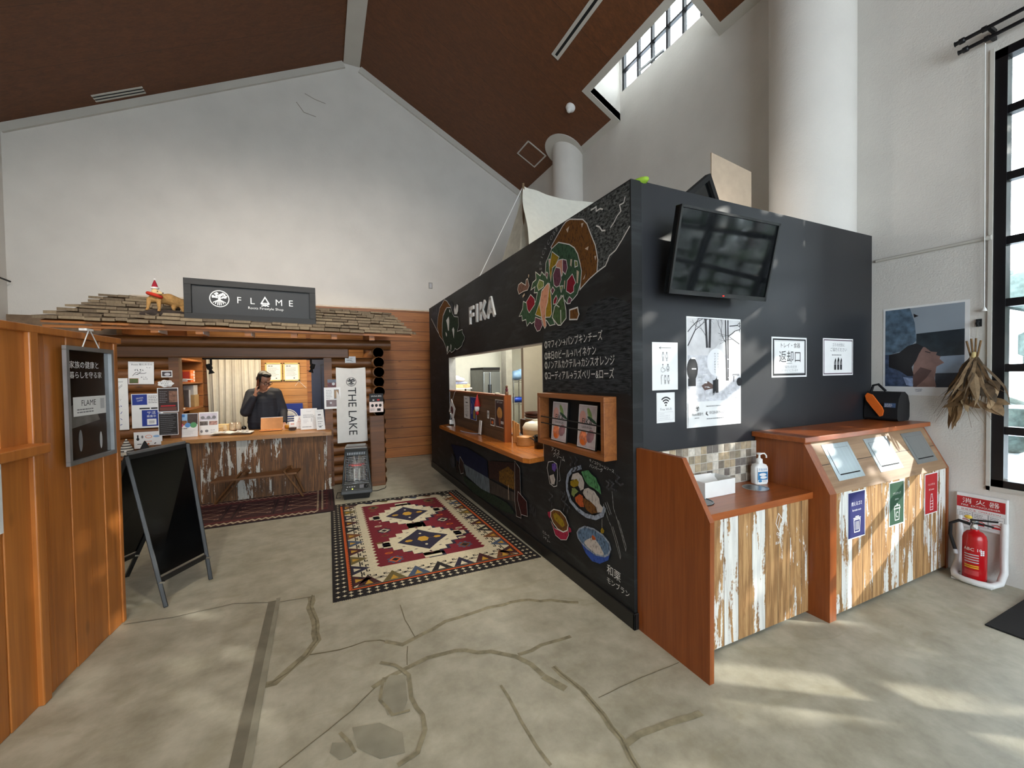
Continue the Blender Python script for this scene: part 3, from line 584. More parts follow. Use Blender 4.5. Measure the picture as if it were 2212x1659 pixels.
# leafy tree outside: leaves break the sun into patches
tt = thing('leafy_tree', 'tall tree outside whose leaves dapple the sunlight at the window', 'tree', (7.6, -2.5, 0))
G().tube([(7.6, -2.5, -.1), (7.55, -2.5, 2.5), (7.7, -2.6, 6)], [.16, .12, .07], 'brown').build('trunk', tt)
g = G(); rr = random.Random(11); SUND = V((-1.78, 1.3, -.95)).normalized()
DAPPLE = [V(p) for p in ((2.2, 1.2, 0), (3.05, 1.46, .28), (3.1, 1.46, .46), (3.3, 1.46, .36), (3.95, 1.46, .62), (3.85, 1.53, .97), (4.0, 1.5, .9), (2.55, 1.92, 1.5), (2.6, 1.92, 1.36), (2.75, 1.8, 1.13))]
for i in range(9000):
    u_, v_ = rr.uniform(-3.4, 2.6), rr.uniform(.8, 7.0)
    c_ = V((7.4+rr.uniform(-.6, .8), -1.75+u_, v_))
    if min((c_-T).cross(SUND).length for T in DAPPLE) < .27: continue
    a = V((rr.uniform(-1, 1), rr.uniform(-1, 1), rr.uniform(-1, 1))).normalized(); b = a.cross(V((.3, .5, .8))).normalized(); s_ = rr.uniform(.12, .19)
    g.add([c_-a*s_, c_-b*s_*.5, c_+a*s_, c_+b*s_*.5], [(0, 1, 2, 3)], PM('leaf_out', (90, 110, 80), var=.3))
g.build('foliage', tt)['kind'] = 'stuff'

# ceiling fittings
def slope_frame(c, side=1):
    s_ = V((1, 0, -.527 if side > 0 else .493)).normalized(); return Fr(c, s_, (0, -1, 0))
def fitbox(g, fr, u0, v0, u1, v1, d, mat, w0=0):
    g.prism([fr.at(u0, v0, w0), fr.at(u1, v0, w0), fr.at(u1, v1, w0), fr.at(u0, v1, w0)], fr.n*d, mat)
t_ = thing('linear_air_slot', 'long white air slot with a black gap on the right slope', 'vent', (3.08, 3.8, zR(3.08)))
fr = slope_frame((3.03, 5.06, zR(3.03))); g = G()
for a, b in ((0, .042), (.078, .12)): fitbox(g, fr, a, 0, b, 2.6, .012, 'trim')
fitbox(g, fr, .042, 0, .078, .03, .012, 'trim'); g.build('frame', t_); g = G(); fitbox(g, fr, .042, .03, .078, 2.6, .004, 'matblack'); g.build('slot', t_)
t_ = thing('access_hatch', 'square ceiling hatch with a thin pale frame near the far column', 'hatch', (3.69, 6.93, zR(3.69)))
fr = slope_frame((3.495, 7.17, zR(3.495))); g = G(); W_, H_ = .43, .47
for q in ((0, 0, W_, .025), (0, H_-.025, W_, H_), (0, 0, .025, H_), (W_-.025, 0, W_, H_)): fitbox(g, fr, *q, .008, 'trim')
g.build('frame', t_); g = G(); fitbox(g, fr, .025, .025, W_-.025, H_-.025, .003, 'ceil'); g.build('panel', t_)
g = G(); fr = slope_frame((3.635, 5.509, zR(3.635))); g.lathe([(.075, 0), (.075, .03), (.06, .045), (.04, .05), (.035, .085), (.02, .095), (0, .097)], fr.at(0, 0), 'white', 24, fr.n)
tag(g.build('smoke_detector'), 'round white smoke detector on the brown ceiling near the window recess', 'smoke detector')
t_ = thing('ceiling_vent', 'short white louvred vent in the left ceiling slope', 'vent', (-2.92, 7.62, zL(-2.92)))
fr = slope_frame((-2.883, 7.99, zL(-2.883)), -1); g = G(); W_, H_ = .64, .155
for k in range(3): fitbox(g, fr, 0, H_*k*.4, W_, H_*(k*.4+.16), .012, 'trim')
g.build('louvre', t_); g = G(); fitbox(g, fr, .01, .01, W_-.01, H_*.95, .004, 'matblack'); g.build('opening', t_)
g = G(); g.box(1.96, 2.035, YB-.012, YB, 3.285, 3.405, PM('switchgrey', (150, 148, 142))); g.box(1.975, 2.02, YB-.016, YB-.01, 3.3, 3.39, 'lgrey'); tag(g.build('switch_plate'), 'small grey plate on the white gable wall above the cladding', 'switch plate')
t_ = thing('wall_fixture', 'small black camera fixture on the left wall at the picture edge', 'lamp', (XL+.02, 7.75, 3.0)); G().box(XL, XL+.06, 7.62, 7.78, 2.98, 3.06, 'black').build('mount', t_); G().tube([(XL+.03, 7.7, 2.97), (XL+.08, 8.0, 2.93)], .012, 'black').build('arm', t_)  # plain black camera-like fixture, no lamp in it

# ================================================================ black food kiosk
KX, KY0, KY1, KX1, KZ = 1.684, 1.924, 6.96, 4.326, 2.70
OY0, OY1, OZ0, OZ1 = 3.02, 5.83, .86, 1.82
t = NT('chalkboard', .6, 0, .3); n = t.noise(1.6, 5, None, .6, .6); n2 = t.noise(1.2, 4, t.vec((1, 2, 9)), .6, .4)
c = t.ramp(n, [(.35, lin((21, 22, 23))), (.7, lin((40, 42, 44)))]); c = t.mix(t.ramp(n2, [(.52, (0, 0, 0, 1)), (.8, (.4, .4, .4, 1))]), c, lin((78, 82, 86))); t.col(c); MT['chalkwall'] = t.m
def chalk(name, c, st=(3, 60, 22), lo=.42, base=(30, 31, 32)):
    t = NT(name, .85, 0, .1); t.col(t.ramp(t.noise(1.2, 4, t.vec(st), .65, .4), [(lo-.14, lin(base)), (lo+.12, lin(c))])); return t.m
for k_, c_, lo_ in (('smudge', (62, 65, 69), .5), ('scrib', (104, 107, 106), .52), ('bun', (112, 74, 38), .4), ('beige', (196, 178, 158), .3), ('lettuce', (64, 92, 70), .4), ('purple', (104, 64, 80), .36), ('pink', (198, 142, 118), .34), ('yellow', (150, 124, 36), .38), ('red', (132, 34, 50), .34), ('leaf', (74, 98, 64), .4), ('lime', (124, 138, 82), .38), ('brown', (116, 88, 80), .4), ('smoke', (92, 92, 98), .5), ('white', (214, 214, 212), .2), ('dgreen', (52, 66, 52), .46), ('plate', (150, 160, 178), .42), ('rice', (190, 182, 176), .36), ('salad', (84, 138, 92), .4), ('carrot', (176, 86, 46), .38), ('pot', (156, 44, 70), .34), ('bowl', (58, 84, 160), .36), ('bowlin', (98, 122, 150), .42), ('violet', (104, 80, 160), .38), ('grey', (150, 152, 154), .4), ('night', (32, 36, 62), .4), ('fence', (112, 124, 134), .44), ('dbrown', (64, 44, 40), .46), ('sunset', (130, 94, 40), .46), ('fence2', (80, 72, 66), .44), ('maroon', (70, 34, 34), .42)):
    MT['chalk_'+k_] = chalk('chalk_'+k_, c_, (3, 9, 60) if k_ == 'smudge' else ((3, 30, 60) if k_ in ('scrib',) else ((3, 60, 6) if k_ in ('fence', 'fence2', 'smoke') else (3, 46, 26))), lo_)
kio = thing('food_kiosk', 'black walled food kiosk with chalk drawings and a serving hatch', 'kiosk', (3.0, 4.4, 0))
g = G()
for q in ((KY0, KY1, 0, OZ0-.04), (KY0, KY1, OZ1, KZ), (KY0, OY0, OZ0-.04, OZ1), (OY1, KY1, OZ0-.04, OZ1)): g.box(KX, KX+.08, *q, 'chalkwall')
cw = g.build('chalkboard_wall', kio)
t = NT('kiosk_black', .42, 0, .45); n = t.noise(1.1, 4); t.col(t.ramp(n, [(.3, lin((27, 28, 32))), (.7, lin((37, 38, 43)))])); t.bump(t.noise(60, 3), .06, .003); MT['kblack'] = t.m
G().box(KX+.08, KX1, KY0, KY0+.08, 0, KZ, 'kblack').build('end_wall', kio)
G().box(KX1-.08, KX1, KY0+.08, KY1, 0, KZ, 'kblack').box(KX+.08, KX1-.08, KY1-.06, KY1, 0, KZ, 'kblack').build('rear_wall', kio)
G().box(KX-.014, KX, KY0-.014, KY1, 0, .10, 'black').box(KX-.014, KX+.03, KY0-.014, KY0, 0, .10, 'black').build('baseboard', kio, bevel=.004)
WI = PM('kitchen_white', (226, 226, 214), rough=.6, var=.02)
G().box(KX+.08, KX1-.08, KY1-.09, KY1-.06, 0, 2.55, WI).box(KX1-.11, KX1-.08, KY0+.08, KY1-.09, 0, 2.55, WI).box(KX+.08, KX1-.08, KY0+.08, KY0+.1, 0, 2.55, WI).build('lining', kio)
G().box(KX+.08, KX1-.08, KY0+.08, KY1-.06, 2.55, 2.6, WI).build('ceiling_panel', kio)
G().box(2.18, 3.1, 4.38, 4.44, 0, 2.55, PM('beige_wall', (186, 178, 160), rough=.7, var=.03)).build('partition_panel', kio)
G().box(2.72, 2.83, 6.1, 6.3, 0, 2.55, PM('greypost', (150, 148, 138), rough=.6)).build('post', kio)
g = G()
for q in ((OY0, OY0+.012, OZ0, OZ1), (OY1-.012, OY1, OZ0, OZ1), (OY0, OY1, OZ1-.008, OZ1)): g.box(KX+.001, KX+.10, *q, 'alu')
g.build('hatch_lining', kio)
MT['redwood'] = wood('red_brown_veneer', (152, 82, 36), (122, 60, 24), 2, .32, knots=False, s=1.2, bump=.05)
MT['counterwood'] = wood('honey_counter', (178, 108, 46), (146, 82, 32), 1, .22, knots=False, bump=.03)
g = G(); pts = [(2.25, 3.02), (1.684, 3.02), (1.532, 2.986), (1.497, 3.05), (1.476, 5.63), (1.684, 5.75), (1.684, 5.82), (2.25, 5.82)]
g.prism([(x, y, .82) for x, y in pts], (0, 0, .04), 'counterwood'); g.build('serving_counter', kio, bevel=.004)
MT['screenwood'] = wood('hatch_screen_boards', (116, 84, 54), (70, 48, 30), 1, .55, plank=(2, .16), s=.7, seamw=.02)
scr = G().box(1.69, 1.752, 3.86, 5.82, .86, 1.325, 'screenwood').build('hatch_screen', kio)
G().box(1.684, 1.762, 3.834, 3.862, .86, 1.345, 'redwood').box(1.684, 1.762, 3.862, 5.82, 1.325, 1.345, 'redwood').build('edge_trim', scr)
# chalk drawings, all thin marks on the board
WK = XF(KX, 0, 0); WKY = lambda pts: [(-y, z) for y, z in pts]
g = G()
def flush(name):
    global g
    if g.v: g.build(name, cw)
    g = G()
for i, (kind, colr, a, pts) in enumerate(CHALK):
    if i in (1, 40, 52, 87): flush({1: 'chalk_smudge', 40: 'wrap_drawing', 52: 'small_wrap_drawing', 87: 'meal_drawing'}[i])
    if kind == 'P':
        g.fpoly(WK, WKY(pts), 'chalk_'+colr)
        if a: g.stroke(WK, WKY(pts), a, 'chalk_white' if colr != 'bowlin' else 'chalk_plate', True)
    else: g.stroke(WK, WKY(pts), a, 'chalk_'+colr)
flush('landscape_drawing')
def chk(st, pts, z0, size, name, rot=0, width=None, col_='chalk_white'):
    g = G(); g.text(WK, st, -pts, z0, size, col_, 'l', rot, width=width); g.build(name, cw)
for st, z, wd_ in (('◎マフィン→パンプキンチーズ', 1.765, .77), ('◎本日のビール→ハイネケン', 1.673, .70), ('◎ノンアルカクテル→カシスオレンジ', 1.598, .89), ('◎コーディアル→ラズベリー&ローズ', 1.512, .885)):
    chk(st, 2.958, z, .074, 'menu_lettering', width=wd_, rot=.012)
g = G()
for ch, (y, z), r_ in zip('SPICYCOBB', [(2.985, 2.42), (2.985, 2.467), (2.966, 2.505), (2.94, 2.532), (2.905, 2.56), (2.858, 2.587), (2.812, 2.612), (2.772, 2.634), (2.732, 2.652)], [75, 72, 62, 55, 48, 40, 36, 32, 30]):
    g.text(WK, ch, -y, z, .055, 'chalk_grey', 'c', RAD(r_))
g.build('arched_lettering', cw)
for st, y, z, s_, r_ in (('アイス', 2.87, .935, .045, -.1), ('クリーム', 2.84, .895, .045, -.06), ('キノコクリームソース', 2.348, .945, .027, -.1), ('ハンバーグ', 2.346, .908, .03, -.06), ('和栗', 2.165, .25, .07, -.04), ('モンブラン', 2.168, .185, .045, 0), ('とろ〜り', 3.03, .215, .03, -.1), ('シチュー', 3.02, .175, .03, -.1)):
    chk(st, y, z, s_, 'chalk_lettering', r_)
g = G(); H_, W_ = .212, .044
def lbar(p, q): g.bar(WK.at(-4.832+p[0], 2.18+p[1], .010), WK.at(-4.832+q[0], 2.18+q[1], .010), W_, .02, 'white', up=(1, 0, 0))
for p, q in (((.022, 0), (.022, H_)), ((.022, H_-.022), (.16, H_-.022)), ((.022, .105), (.15, .105)), ((.265, 0), (.265, H_)), ((.385, 0), (.385, H_)), ((.40, .085), (.53, H_-.01)), ((.43, .12), (.535, .008)), ((.605, .0), (.70, H_)), ((.70, H_), (.80, 0)), ((.64, .062), (.765, .062))): lbar(p, q)
g.build('raised_sign_letters', kio)
light('kitchen_ceiling_light', 'AREA', (2.35, 5.2, 2.5), (2.35, 5.2, 0), 62, (1, .98, .88), shape='RECTANGLE', size=.5, size_y=1.6)
light('kitchen_ceiling_light', 'AREA', (2.1, 3.5, 2.5), (2.1, 3.5, 0), 20, (1, .95, .82), shape='RECTANGLE', size=.4, size_y=.6)
light('hatch_downlight', 'SPOT', (1.0, 3.3, 3.6), (1.72, 3.5, .86), 40, (1, .8, .5), spot_size=RAD(60), spot_blend=.7, shadow_soft_size=.04)

# --- in the hatch and on its ledge
fr_ = thing('refrigerator', 'steel two-door kitchen refrigerator behind the serving hatch', 'refrigerator', (2.52, 6.45, 0))
G().box(2.37, 2.67, 6.25, 6.85, .05, 1.64, PM('fridgegrey', (96, 98, 96), rough=.35, metal=.6)).box(2.37, 2.67, 6.24, 6.85, 1.64, 1.68, 'matblack').build('body', fr_)
for x0, x1 in ((2.375, 2.47), (2.48, 2.665)):
    d_ = G().box(x0, x1, 6.215, 6.25, .1, 1.6, 'steel').build('door', fr_, bevel=.006); G().box(x1-.02 if x0 < 2.4 else x0+.005, (x1-.005) if x0 < 2.4 else x0+.02, 6.195, 6.215, .8, 1.4, 'matblack').build('handle', d_)
rk = thing('wire_rack', 'chrome wire rack shelving behind the serving hatch', 'rack', (2.98, 6.3, 0))
g = G()
for x in (2.86, 3.14):
    for y in (6.12, 6.5): g.tube([(x, y, 0), (x, y, 1.48)], .012, 'chrome')
g.build('uprights', rk)
for z in (.5, 1.09, 1.46):
    g = G()
    for k in range(9): g.tube([(2.86+.035*k, 6.12, z), (2.86+.035*k, 6.5, z)], .004, 'chrome', 5)
    for y in (6.12, 6.5): g.tube([(2.86, y, z), (3.14, y, z)], .007, 'chrome', 6); g.tube([(2.86, y, z-.03), (3.14, y, z-.03)], .005, 'chrome', 6)
    g.build('shelf', rk)
g = G(); g.lathe([(.0, 0), (.13, 0), (.15, .07), (.16, .07), (.145, .005), (0, .01)], (2.99, 6.28, 1.10), PM('blue_basin', (34, 74, 190), rough=.4), 24); tag(g.build('blue_basin'), 'blue plastic basin on the middle shelf of the wire rack', 'basin')
g = G(); rr = random.Random(4)
g.ball((3.0, 6.3, 1.545), (.13, .12, .085), PM('bagblue', (150, 190, 232), rough=.35, var=.15), 16); g.ball((3.06, 6.28, 1.58), (.07, .07, .075), PM('bagblue', (0, 0, 0)), 12); g.ball((2.93, 6.3, 1.52), (.07, .08, .058), 'white', 12)
remesh(tag(g.build('plastic_bag'), 'pale blue plastic bag on top of the wire rack', 'bag'), .012, 6)
sh_ = thing('wall_shelf', 'small white shelf of supplies at the left of the serving hatch', 'shelf', (2.0, 6.1, 1.33)); G().box(1.78, 2.08, 5.95, 6.25, 1.35, 1.365, 'white').build('board', sh_); G().box(1.8, 1.82, 6.22, 6.25, .9, 1.35, 'steel').box(2.0, 2.02, 6.05, 6.07, 1.22, 1.35, 'matblack').build('bracket', sh_)
tag(G().box(1.79, 2.06, 5.98, 6.2, 1.366, 1.42, PM('bun_pack', (206, 176, 128), var=.4, scale=30)).build('bread_tray', bevel=.01), 'tan packet tray at the bottom of the hatch shelf pile', 'tray')
tag(G().box(1.8, 2.02, 5.99, 6.18, 1.421, 1.455, PM('bluewrap', (150, 160, 200), var=.3)).build('flat_package', bevel=.01), 'flat bluish wrapped packet in the middle of the hatch shelf pile', 'package')
g = G(); g.ball((1.9, 6.05, 1.488), (.1, .09, .04), 'white', 14); g.ball((1.87, 6.05, 1.52), (.05, .06, .035), 'white', 12); remesh(tag(g.build('plastic_sack'), 'crumpled white plastic sack on top of the hatch shelf pile', 'bag'), .012, 5)
bk = thing('back_counter', 'dark counter inside the kiosk that holds the rice cooker', 'counter', (2.1, 4.0, 0)); G().box(1.95, 2.5, 3.3, 4.36, .86, .875, PM('darktop', (58, 44, 36))).build('worktop', bk); G().box(2.27, 2.48, 3.32, 4.34, 0, .86, 'fridgegrey').build('body', bk)
tag(G().box(2.06, 2.3, 3.86, 4.25, .876, 1.045, PM('dark_crate', (52, 36, 28), rough=.6)).build('dark_crate', bevel=.005), 'dark brown crate behind the rice cooker', 'crate')
for i in range(3):
    g = G(); g.lathe([(0, 0), (.105, 0), (.12, .028), (.125, .028), (.11, .004), (0, .006)], (2.14, 4.02, 1.046+i*.03), PM('lacquer', (70, 36, 26), rough=.3) if i else PM('stonebowl', (176, 170, 158)), 24)
    tag(g.build('lacquer_tray'), ['pale round bowl under the stacked brown trays', 'round brown tray between the pale bowl and the upper tray', 'round brown tray on top of the stack behind the rice cooker'][i], 'tray')
cj = thing('coffee_jar', 'dark and white jar right of the stacked round trays', 'jar', (2.2, 3.72, 1.0)); G().lathe([(.06, 0), (.07, .06), (.065, .1)], (2.2, 3.72, .876), 'white', 18).build('jar_body', cj); G().lathe([(.068, 0), (.06, .03), (.03, .045), (0, .047)], (2.2, 3.72, .976), 'matblack', 18).build('jar_lid', cj)
rc = thing('rice_cooker', 'cream rice cooker with a domed lid inside the serving hatch', 'rice cooker', (2.0, 3.72, .876))
CR = PM('cream_plastic', (226, 218, 200), rough=.35, var=.03)
G().lathe([(.13, 0), (.15, .03), (.155, .1), (.15, .11)], (2.02, 3.75, .876), PM('cooker_tan', (206, 178, 138), rough=.4), 28).build('cooker_body', rc); ld = G().lathe([(.155, 0), (.158, .02), (.13, .065), (.06, .085), (0, .09)], (2.02, 3.75, .987), CR, 28).build('cooker_lid', rc); G().box(1.97, 2.07, 3.73, 3.77, 1.07, 1.085, CR).build('lid_handle', ld)
g = G()
for i in range(8): g.lathe([(0, 0), (.082, 0), (.085, .004), (.085, .009), (0, .009)], (1.80, 3.60, .861+i*.0105), PM('bamboo', (190, 132, 72), rough=.5), 22)
tag(g.build('coaster_stack'), 'stack of round tan wooden saucers on the hatch counter', 'saucers')
g = G(); g.lathe([(.0, 0), (.05, 0), (.055, .12), (.05, .12), (.045, .01), (0, .01)], (1.84, 3.38, .861), 'glossblack', 20); g.tube([(1.80, 3.40, .93), (1.76, 3.43, .96), (1.80, 3.40, .97)], .006, 'glossblack'); tag(g.build('black_pot'), 'glossy black pot at the right end of the hatch counter', 'pot')
g = G(); g.lathe([(.035, 0), (.04, .15), (.036, .15), (.03, .01)], (1.93, 3.42, .876), 'glass', 16); g.lathe([(.042, .15), (.02, .17), (0, .17)], (1.93, 3.42, .876), 'white', 16); tag(g.build('glass_jar'), 'clear glass jar between rice cooker and black pot', 'jar')
for i, (dy, dx, tl) in enumerate(((0, 0, .03), (-.025, .012, .06), (-.05, .02, .1))):
    g = G(); p0 = V((1.772+dx, 3.80+dy, .861)); g.bar(p0, p0+V((.0, -tl*.3+.02, .22-.012*i)), .05, .007, PM('chopwood', (212, 160, 96), rough=.5), up=(1, 0, 0)); tag(g.build('wooden_board'), ['tallest thin wooden board leaning beside the orange hatch post', 'middle thin wooden board leaning beside the hatch post', 'outermost thin wooden board leaning beside the hatch post'][i], 'board', 'thin boards by the hatch post')
g = G(); g.bar((1.80, 3.76, .868), (1.75, 3.62, .90), .05, .007, 'chopwood'); tag(g.build('wooden_scoop_board'), 'thin wooden board lying slanted in front of the saucer stack', 'board')
# cards and trinkets on the screen
def card(name, label, cat, y0, z0, w_, h_, draw, x=1.69, tilt=0, group=None):
    fr = Fr((x-.0015, y0, z0), (0, -1, 0), (math.sin(tilt), 0, math.cos(tilt))); g = G()
    g.prism([fr.at(0, 0), fr.at(w_, 0), fr.at(w_, h_), fr.at(0, h_)], -fr.n*.0012, 'paper'); draw(g, fr, w_, h_); return tag(g.build(name), label, cat, group)
def d1(g, fr, w, h):
    g.lines(fr, w*.2, w*.8, h*.88, 1, .02, .008, 'grey', 1); g.frect(fr, w*.3, h*.7, w*.7, h*.74, 'ink'); g.lines(fr, w*.15, w*.85, h*.58, 7, .02, .005, 'grey', 2); g.lines(fr, w*.3, w*.7, h*.15, 2, .015, .007, 'ink', 3)
def d2(g, fr, w, h):
    g.frect(fr, .004, .004, w-.004, h-.004, 'blue'); g.fpoly(fr, [(w*.45, .02), (w*.85, .02), (w*.8, h*.5), (w*.5, h*.42)], PM('olive', (150, 130, 50))); g.text(fr, 'SEASON', w*.3, h*.25, .035, 'white', 'l', RAD(90)); g.stroke(fr, [(w*.3, h*.85), (w*.8, h*.6)], .004, 'sky')
def d3(g, fr, w, h):
    g.frect(fr, .006, .006, w-.006, h-.006, PM('plumdark', (58, 34, 38))); g.text(fr, 'SOFT CREAM', w/2, h*.88, .026, 'lgrey'); g.fell(fr, w/2, h*.52, w*.3, h*.22, PM('bread', (196, 140, 70), var=.3)); g.fpoly(fr, [(w*.35, h*.35), (w*.65, h*.35), (w*.55, h*.06), (w*.45, h*.06)], PM('cone', (128, 70, 36))); g.frect(fr, w*.62, h*.14, w*.94, h*.24, 'lgrey')
def d4(g, fr, w, h): g.frect(fr, .008, .012, w-.008, h-.01, PM('plumdark', (58, 34, 38))); g.fell(fr, w/2, h*.45, w*.25, h*.2, 'orange')
def d5(g, fr, w, h): g.frect(fr, .006, .015, w-.006, h-.006, 'lgrey'); g.fell(fr, w/2, h*.6, w*.2, h*.15, 'green')
card('leaflet', 'narrow white leaflet with grey text on the hatch screen', 'leaflet', 5.166, 1.0, .225, .285, d1)
card('leaflet', 'narrow blue leaflet with olive shape on the hatch screen', 'leaflet', 4.906, 1.0, .215, .285, d2)
card('poster', 'dark brown card with a golden soft cream on the hatch screen', 'card', 4.088, 1.0, .235, .29, d3)
card('photo_card', 'small square dark photo card low on the hatch screen', 'card', 4.234, .995, .114, .085, d4)
card('photo_card', 'smallest pale photo card above the square dark one on the hatch screen', 'card', 4.33, 1.065, .053, .088, d5)
gn = thing('hanging_gnome', 'red capped white bearded gnome ornament hanging on the hatch screen', 'ornament', (1.665, 4.58, 1.09))
G().lathe([(.038, 0), (.025, .06), (.008, .12), (0, .14)], (1.66, 4.575, 1.185), 'red', 14).build('cap', gn); G().ball((1.655, 4.575, 1.165), (.03, .036, .045), 'white', 12).build('beard', gn); G().ball((1.655, 4.565, 1.105), (.018, .03, .024), 'red', 10).build('boots', gn); G().tube([(1.66, 4.575, 1.32), (1.686, 4.575, 1.345)], .002, 'red', 5).build('loop', gn)
st = thing('photo_display_stand', 'curved white display stand with a tilted square photo card', 'display stand', (1.6, 5.4, .86))
fr = Fr((1.615, 5.47, 1.08), (0, -.82, -.57), (0, -.57, .82)); g = G(); g.prism([fr.at(-.11, -.11), fr.at(.11, -.11), fr.at(.11, .11), fr.at(-.11, .11)], (.003, 0, 0), 'paper'); g.fell(fr, .0, 0, .06, .05, 'maroon'); g.stroke(fr, [(-.05, -.06), (.0, 0), (.05, -.02)], .012, 'ink'); g.build('card', st)
g = G()
for i in range(8): g.obox((1.612+.003*i*(7-i)*.2, 5.44-.012*i, 1.0-.018*i), (.003, .05, .024), (0, .0, 0), 'white')
g.build('paper_strip', st); G().tube([(1.62, 5.47, 1.2), (1.66, 5.47, 1.33), (1.69, 5.47, 1.345)], .002, 'grey', 5).build('string', st)
for i, (x, y) in enumerate(((1.614, 5.548), (1.645, 5.53))):
    t_ = thing('sauce_bottle', ['slim dark bottle with silver cap nearer the ledge front', 'slim dark bottle with silver cap nearer the hatch screen'][i], 'bottle', (x, y, .86), 'slim bottles at the far end of the hatch ledge')
    G().lathe([(.018, 0), (.018, .1), (.009, .13), (.009, .16)], (x, y, .86), 'glossblack', 14).lathe([(.0185, .02), (.0185, .08)], (x, y, .86), 'white', 14).build('bottle', t_); G().lathe([(.011, 0), (.011, .03), (0, .03)], (x, y, 1.02), 'chrome', 12).build('cap', t_)
tag(G().box(1.53, 1.57, 5.36, 5.46, .8602, .867, 'paper').build('card_stack'), 'little stack of white cards at the far ledge end', 'cards')
t_ = thing('price_stand', 'small upright white tag stand with a pale blue cord', 'stand', (1.655, 4.49, .86)); fr = Fr((1.65, 4.53, .865), (0, -1, 0), (.1, 0, 1)); g = G(); g.prism([fr.at(0, 0), fr.at(.075, 0), fr.at(.075, .16), fr.at(0, .16)], (.006, 0, 0), 'white'); g.lines(fr, .025, .05, .14, 9, .013, .006, 'grey', 4); g.build('tag', t_)
G().tube([(1.655, 4.5, .868), (1.60, 4.62, .866), (1.56, 4.75, .867), (1.55, 4.9, .866)], .003, PM('cordblue', (150, 180, 214)), 6).build('cord', t_); G().box(1.64, 1.68, 4.47, 4.54, .8605, .867, 'matblack').build('foot', t_)
t_ = thing('figurine', 'tiny dark wooden figure on top of the hatch screen post', 'figurine', (1.72, 3.85, 1.345)); G().lathe([(.018, 0), (.018, .035), (.014, .035)], (1.72, 3.85, 1.345), 'brown', 10).build('base', t_); G().lathe([(.012, 0), (.016, .02), (.009, .04)], (1.72, 3.85, 1.38), 'maroon', 10).ball((1.72, 3.85, 1.43), .014, 'brown', 10).build('body', t_)
g = G(); g.ball((1.72, 4.1, 1.352), (.03, .045, .01), 'beige_wall', 12); tag(g.build('shell'), 'small beige shell lying on top of the hatch screen', 'shell')

# --- menu box with two menus, vertical notice
mb = thing('menu_box', 'wooden wall box holding two food menus behind black bars', 'menu box', (1.63, 2.5, 1.0))
MT['boxwood'] = wood('menu_box_wood', (150, 92, 46), (116, 66, 30), 1, .4, knots=False)
g = G(); a, b = 2.072, 2.94; X0 = KX-.1
for q in ((a, b, 1.0, 1.035), (a, b, 1.37, 1.403), (a, a+.035, 1.035, 1.37), (b-.035, b, 1.035, 1.37)): g.box(X0, KX-.001, *q, 'boxwood')
g.build('frame', mb, bevel=.002); G().box(KX-.012, KX-.002, a+.035, b-.035, 1.035, 1.37, 'matblack').build('back', mb)
for z in (1.165, 1.215): G().tube([(X0+.015, a+.03, z), (X0+.015, b-.03, z)], .0045, 'matblack').build('bar', mb)
for i, y in enumerate((2.80, 2.44)):
    fr = Fr((X0+.045, y, 1.037), (0, -1, 0), (.08, 0, 1)); g = G(); g.prism([fr.at(-.008, -.002), fr.at(.218, -.002), fr.at(.218, .304), fr.at(-.008, .304)], (.008, 0, 0), 'matblack'); g.frect(fr, 0, .004, .21, .30, 'paper'); g.frect(fr, .006, .01, .204, .294, PM('menu_bg', (196, 186, 190), var=.12, scale=20))
    for k, (u_, v_, a_, b_, m_) in enumerate(((.05, .21, .04, .05, 'pink'), (.13, .24, .02, .05, PM('menugreen', (130, 160, 90), var=.4)), (.16, .2, .012, .06, 'green'), (.07, .07, .055, .05, PM('menuorange', (226, 130, 90), var=.4, scale=40)), (.15, .09, .04, .05, PM('menumauve', (150, 110, 120), var=.3)), (.06, .04, .03, .02, 'orange'))): g.fell(fr, u_, v_, a_, b_, m_, 9, rot=.6*k)
    g.text(fr, 'FIKA', .105, .165, .06, 'ink'); g.text(fr, 'Lunch & Cafe', .105, .14, .022, 'ink'); fr.L += 0
    tag(g.build('food_menu'), ['printed food menu on a black board at the left of the wooden box', 'printed food menu on a black board at the right of the wooden box'][i], 'menu', 'two menus in the wooden box')
fr = XF(KX, 2.998, 1.012); g = G(); g.prism([fr.at(0, 0), fr.at(.056, 0), fr.at(.056, .385), fr.at(0, .385)], (-.003, 0, 0), 'paper'); fr = XF(KX-.003, 2.998, 1.012); g.stroke(fr, [(.008, .01), (.048, .01), (.048, .372), (.008, .372)], .003, 'ink', True)
for i, ch in enumerate('スタッフにお申し付けください'): g.text(fr, ch, .028, .342-i*.025, .026, 'ink')
tag(g.build('vertical_notice'), 'narrow upright white notice beside the wooden menu box', 'notice')

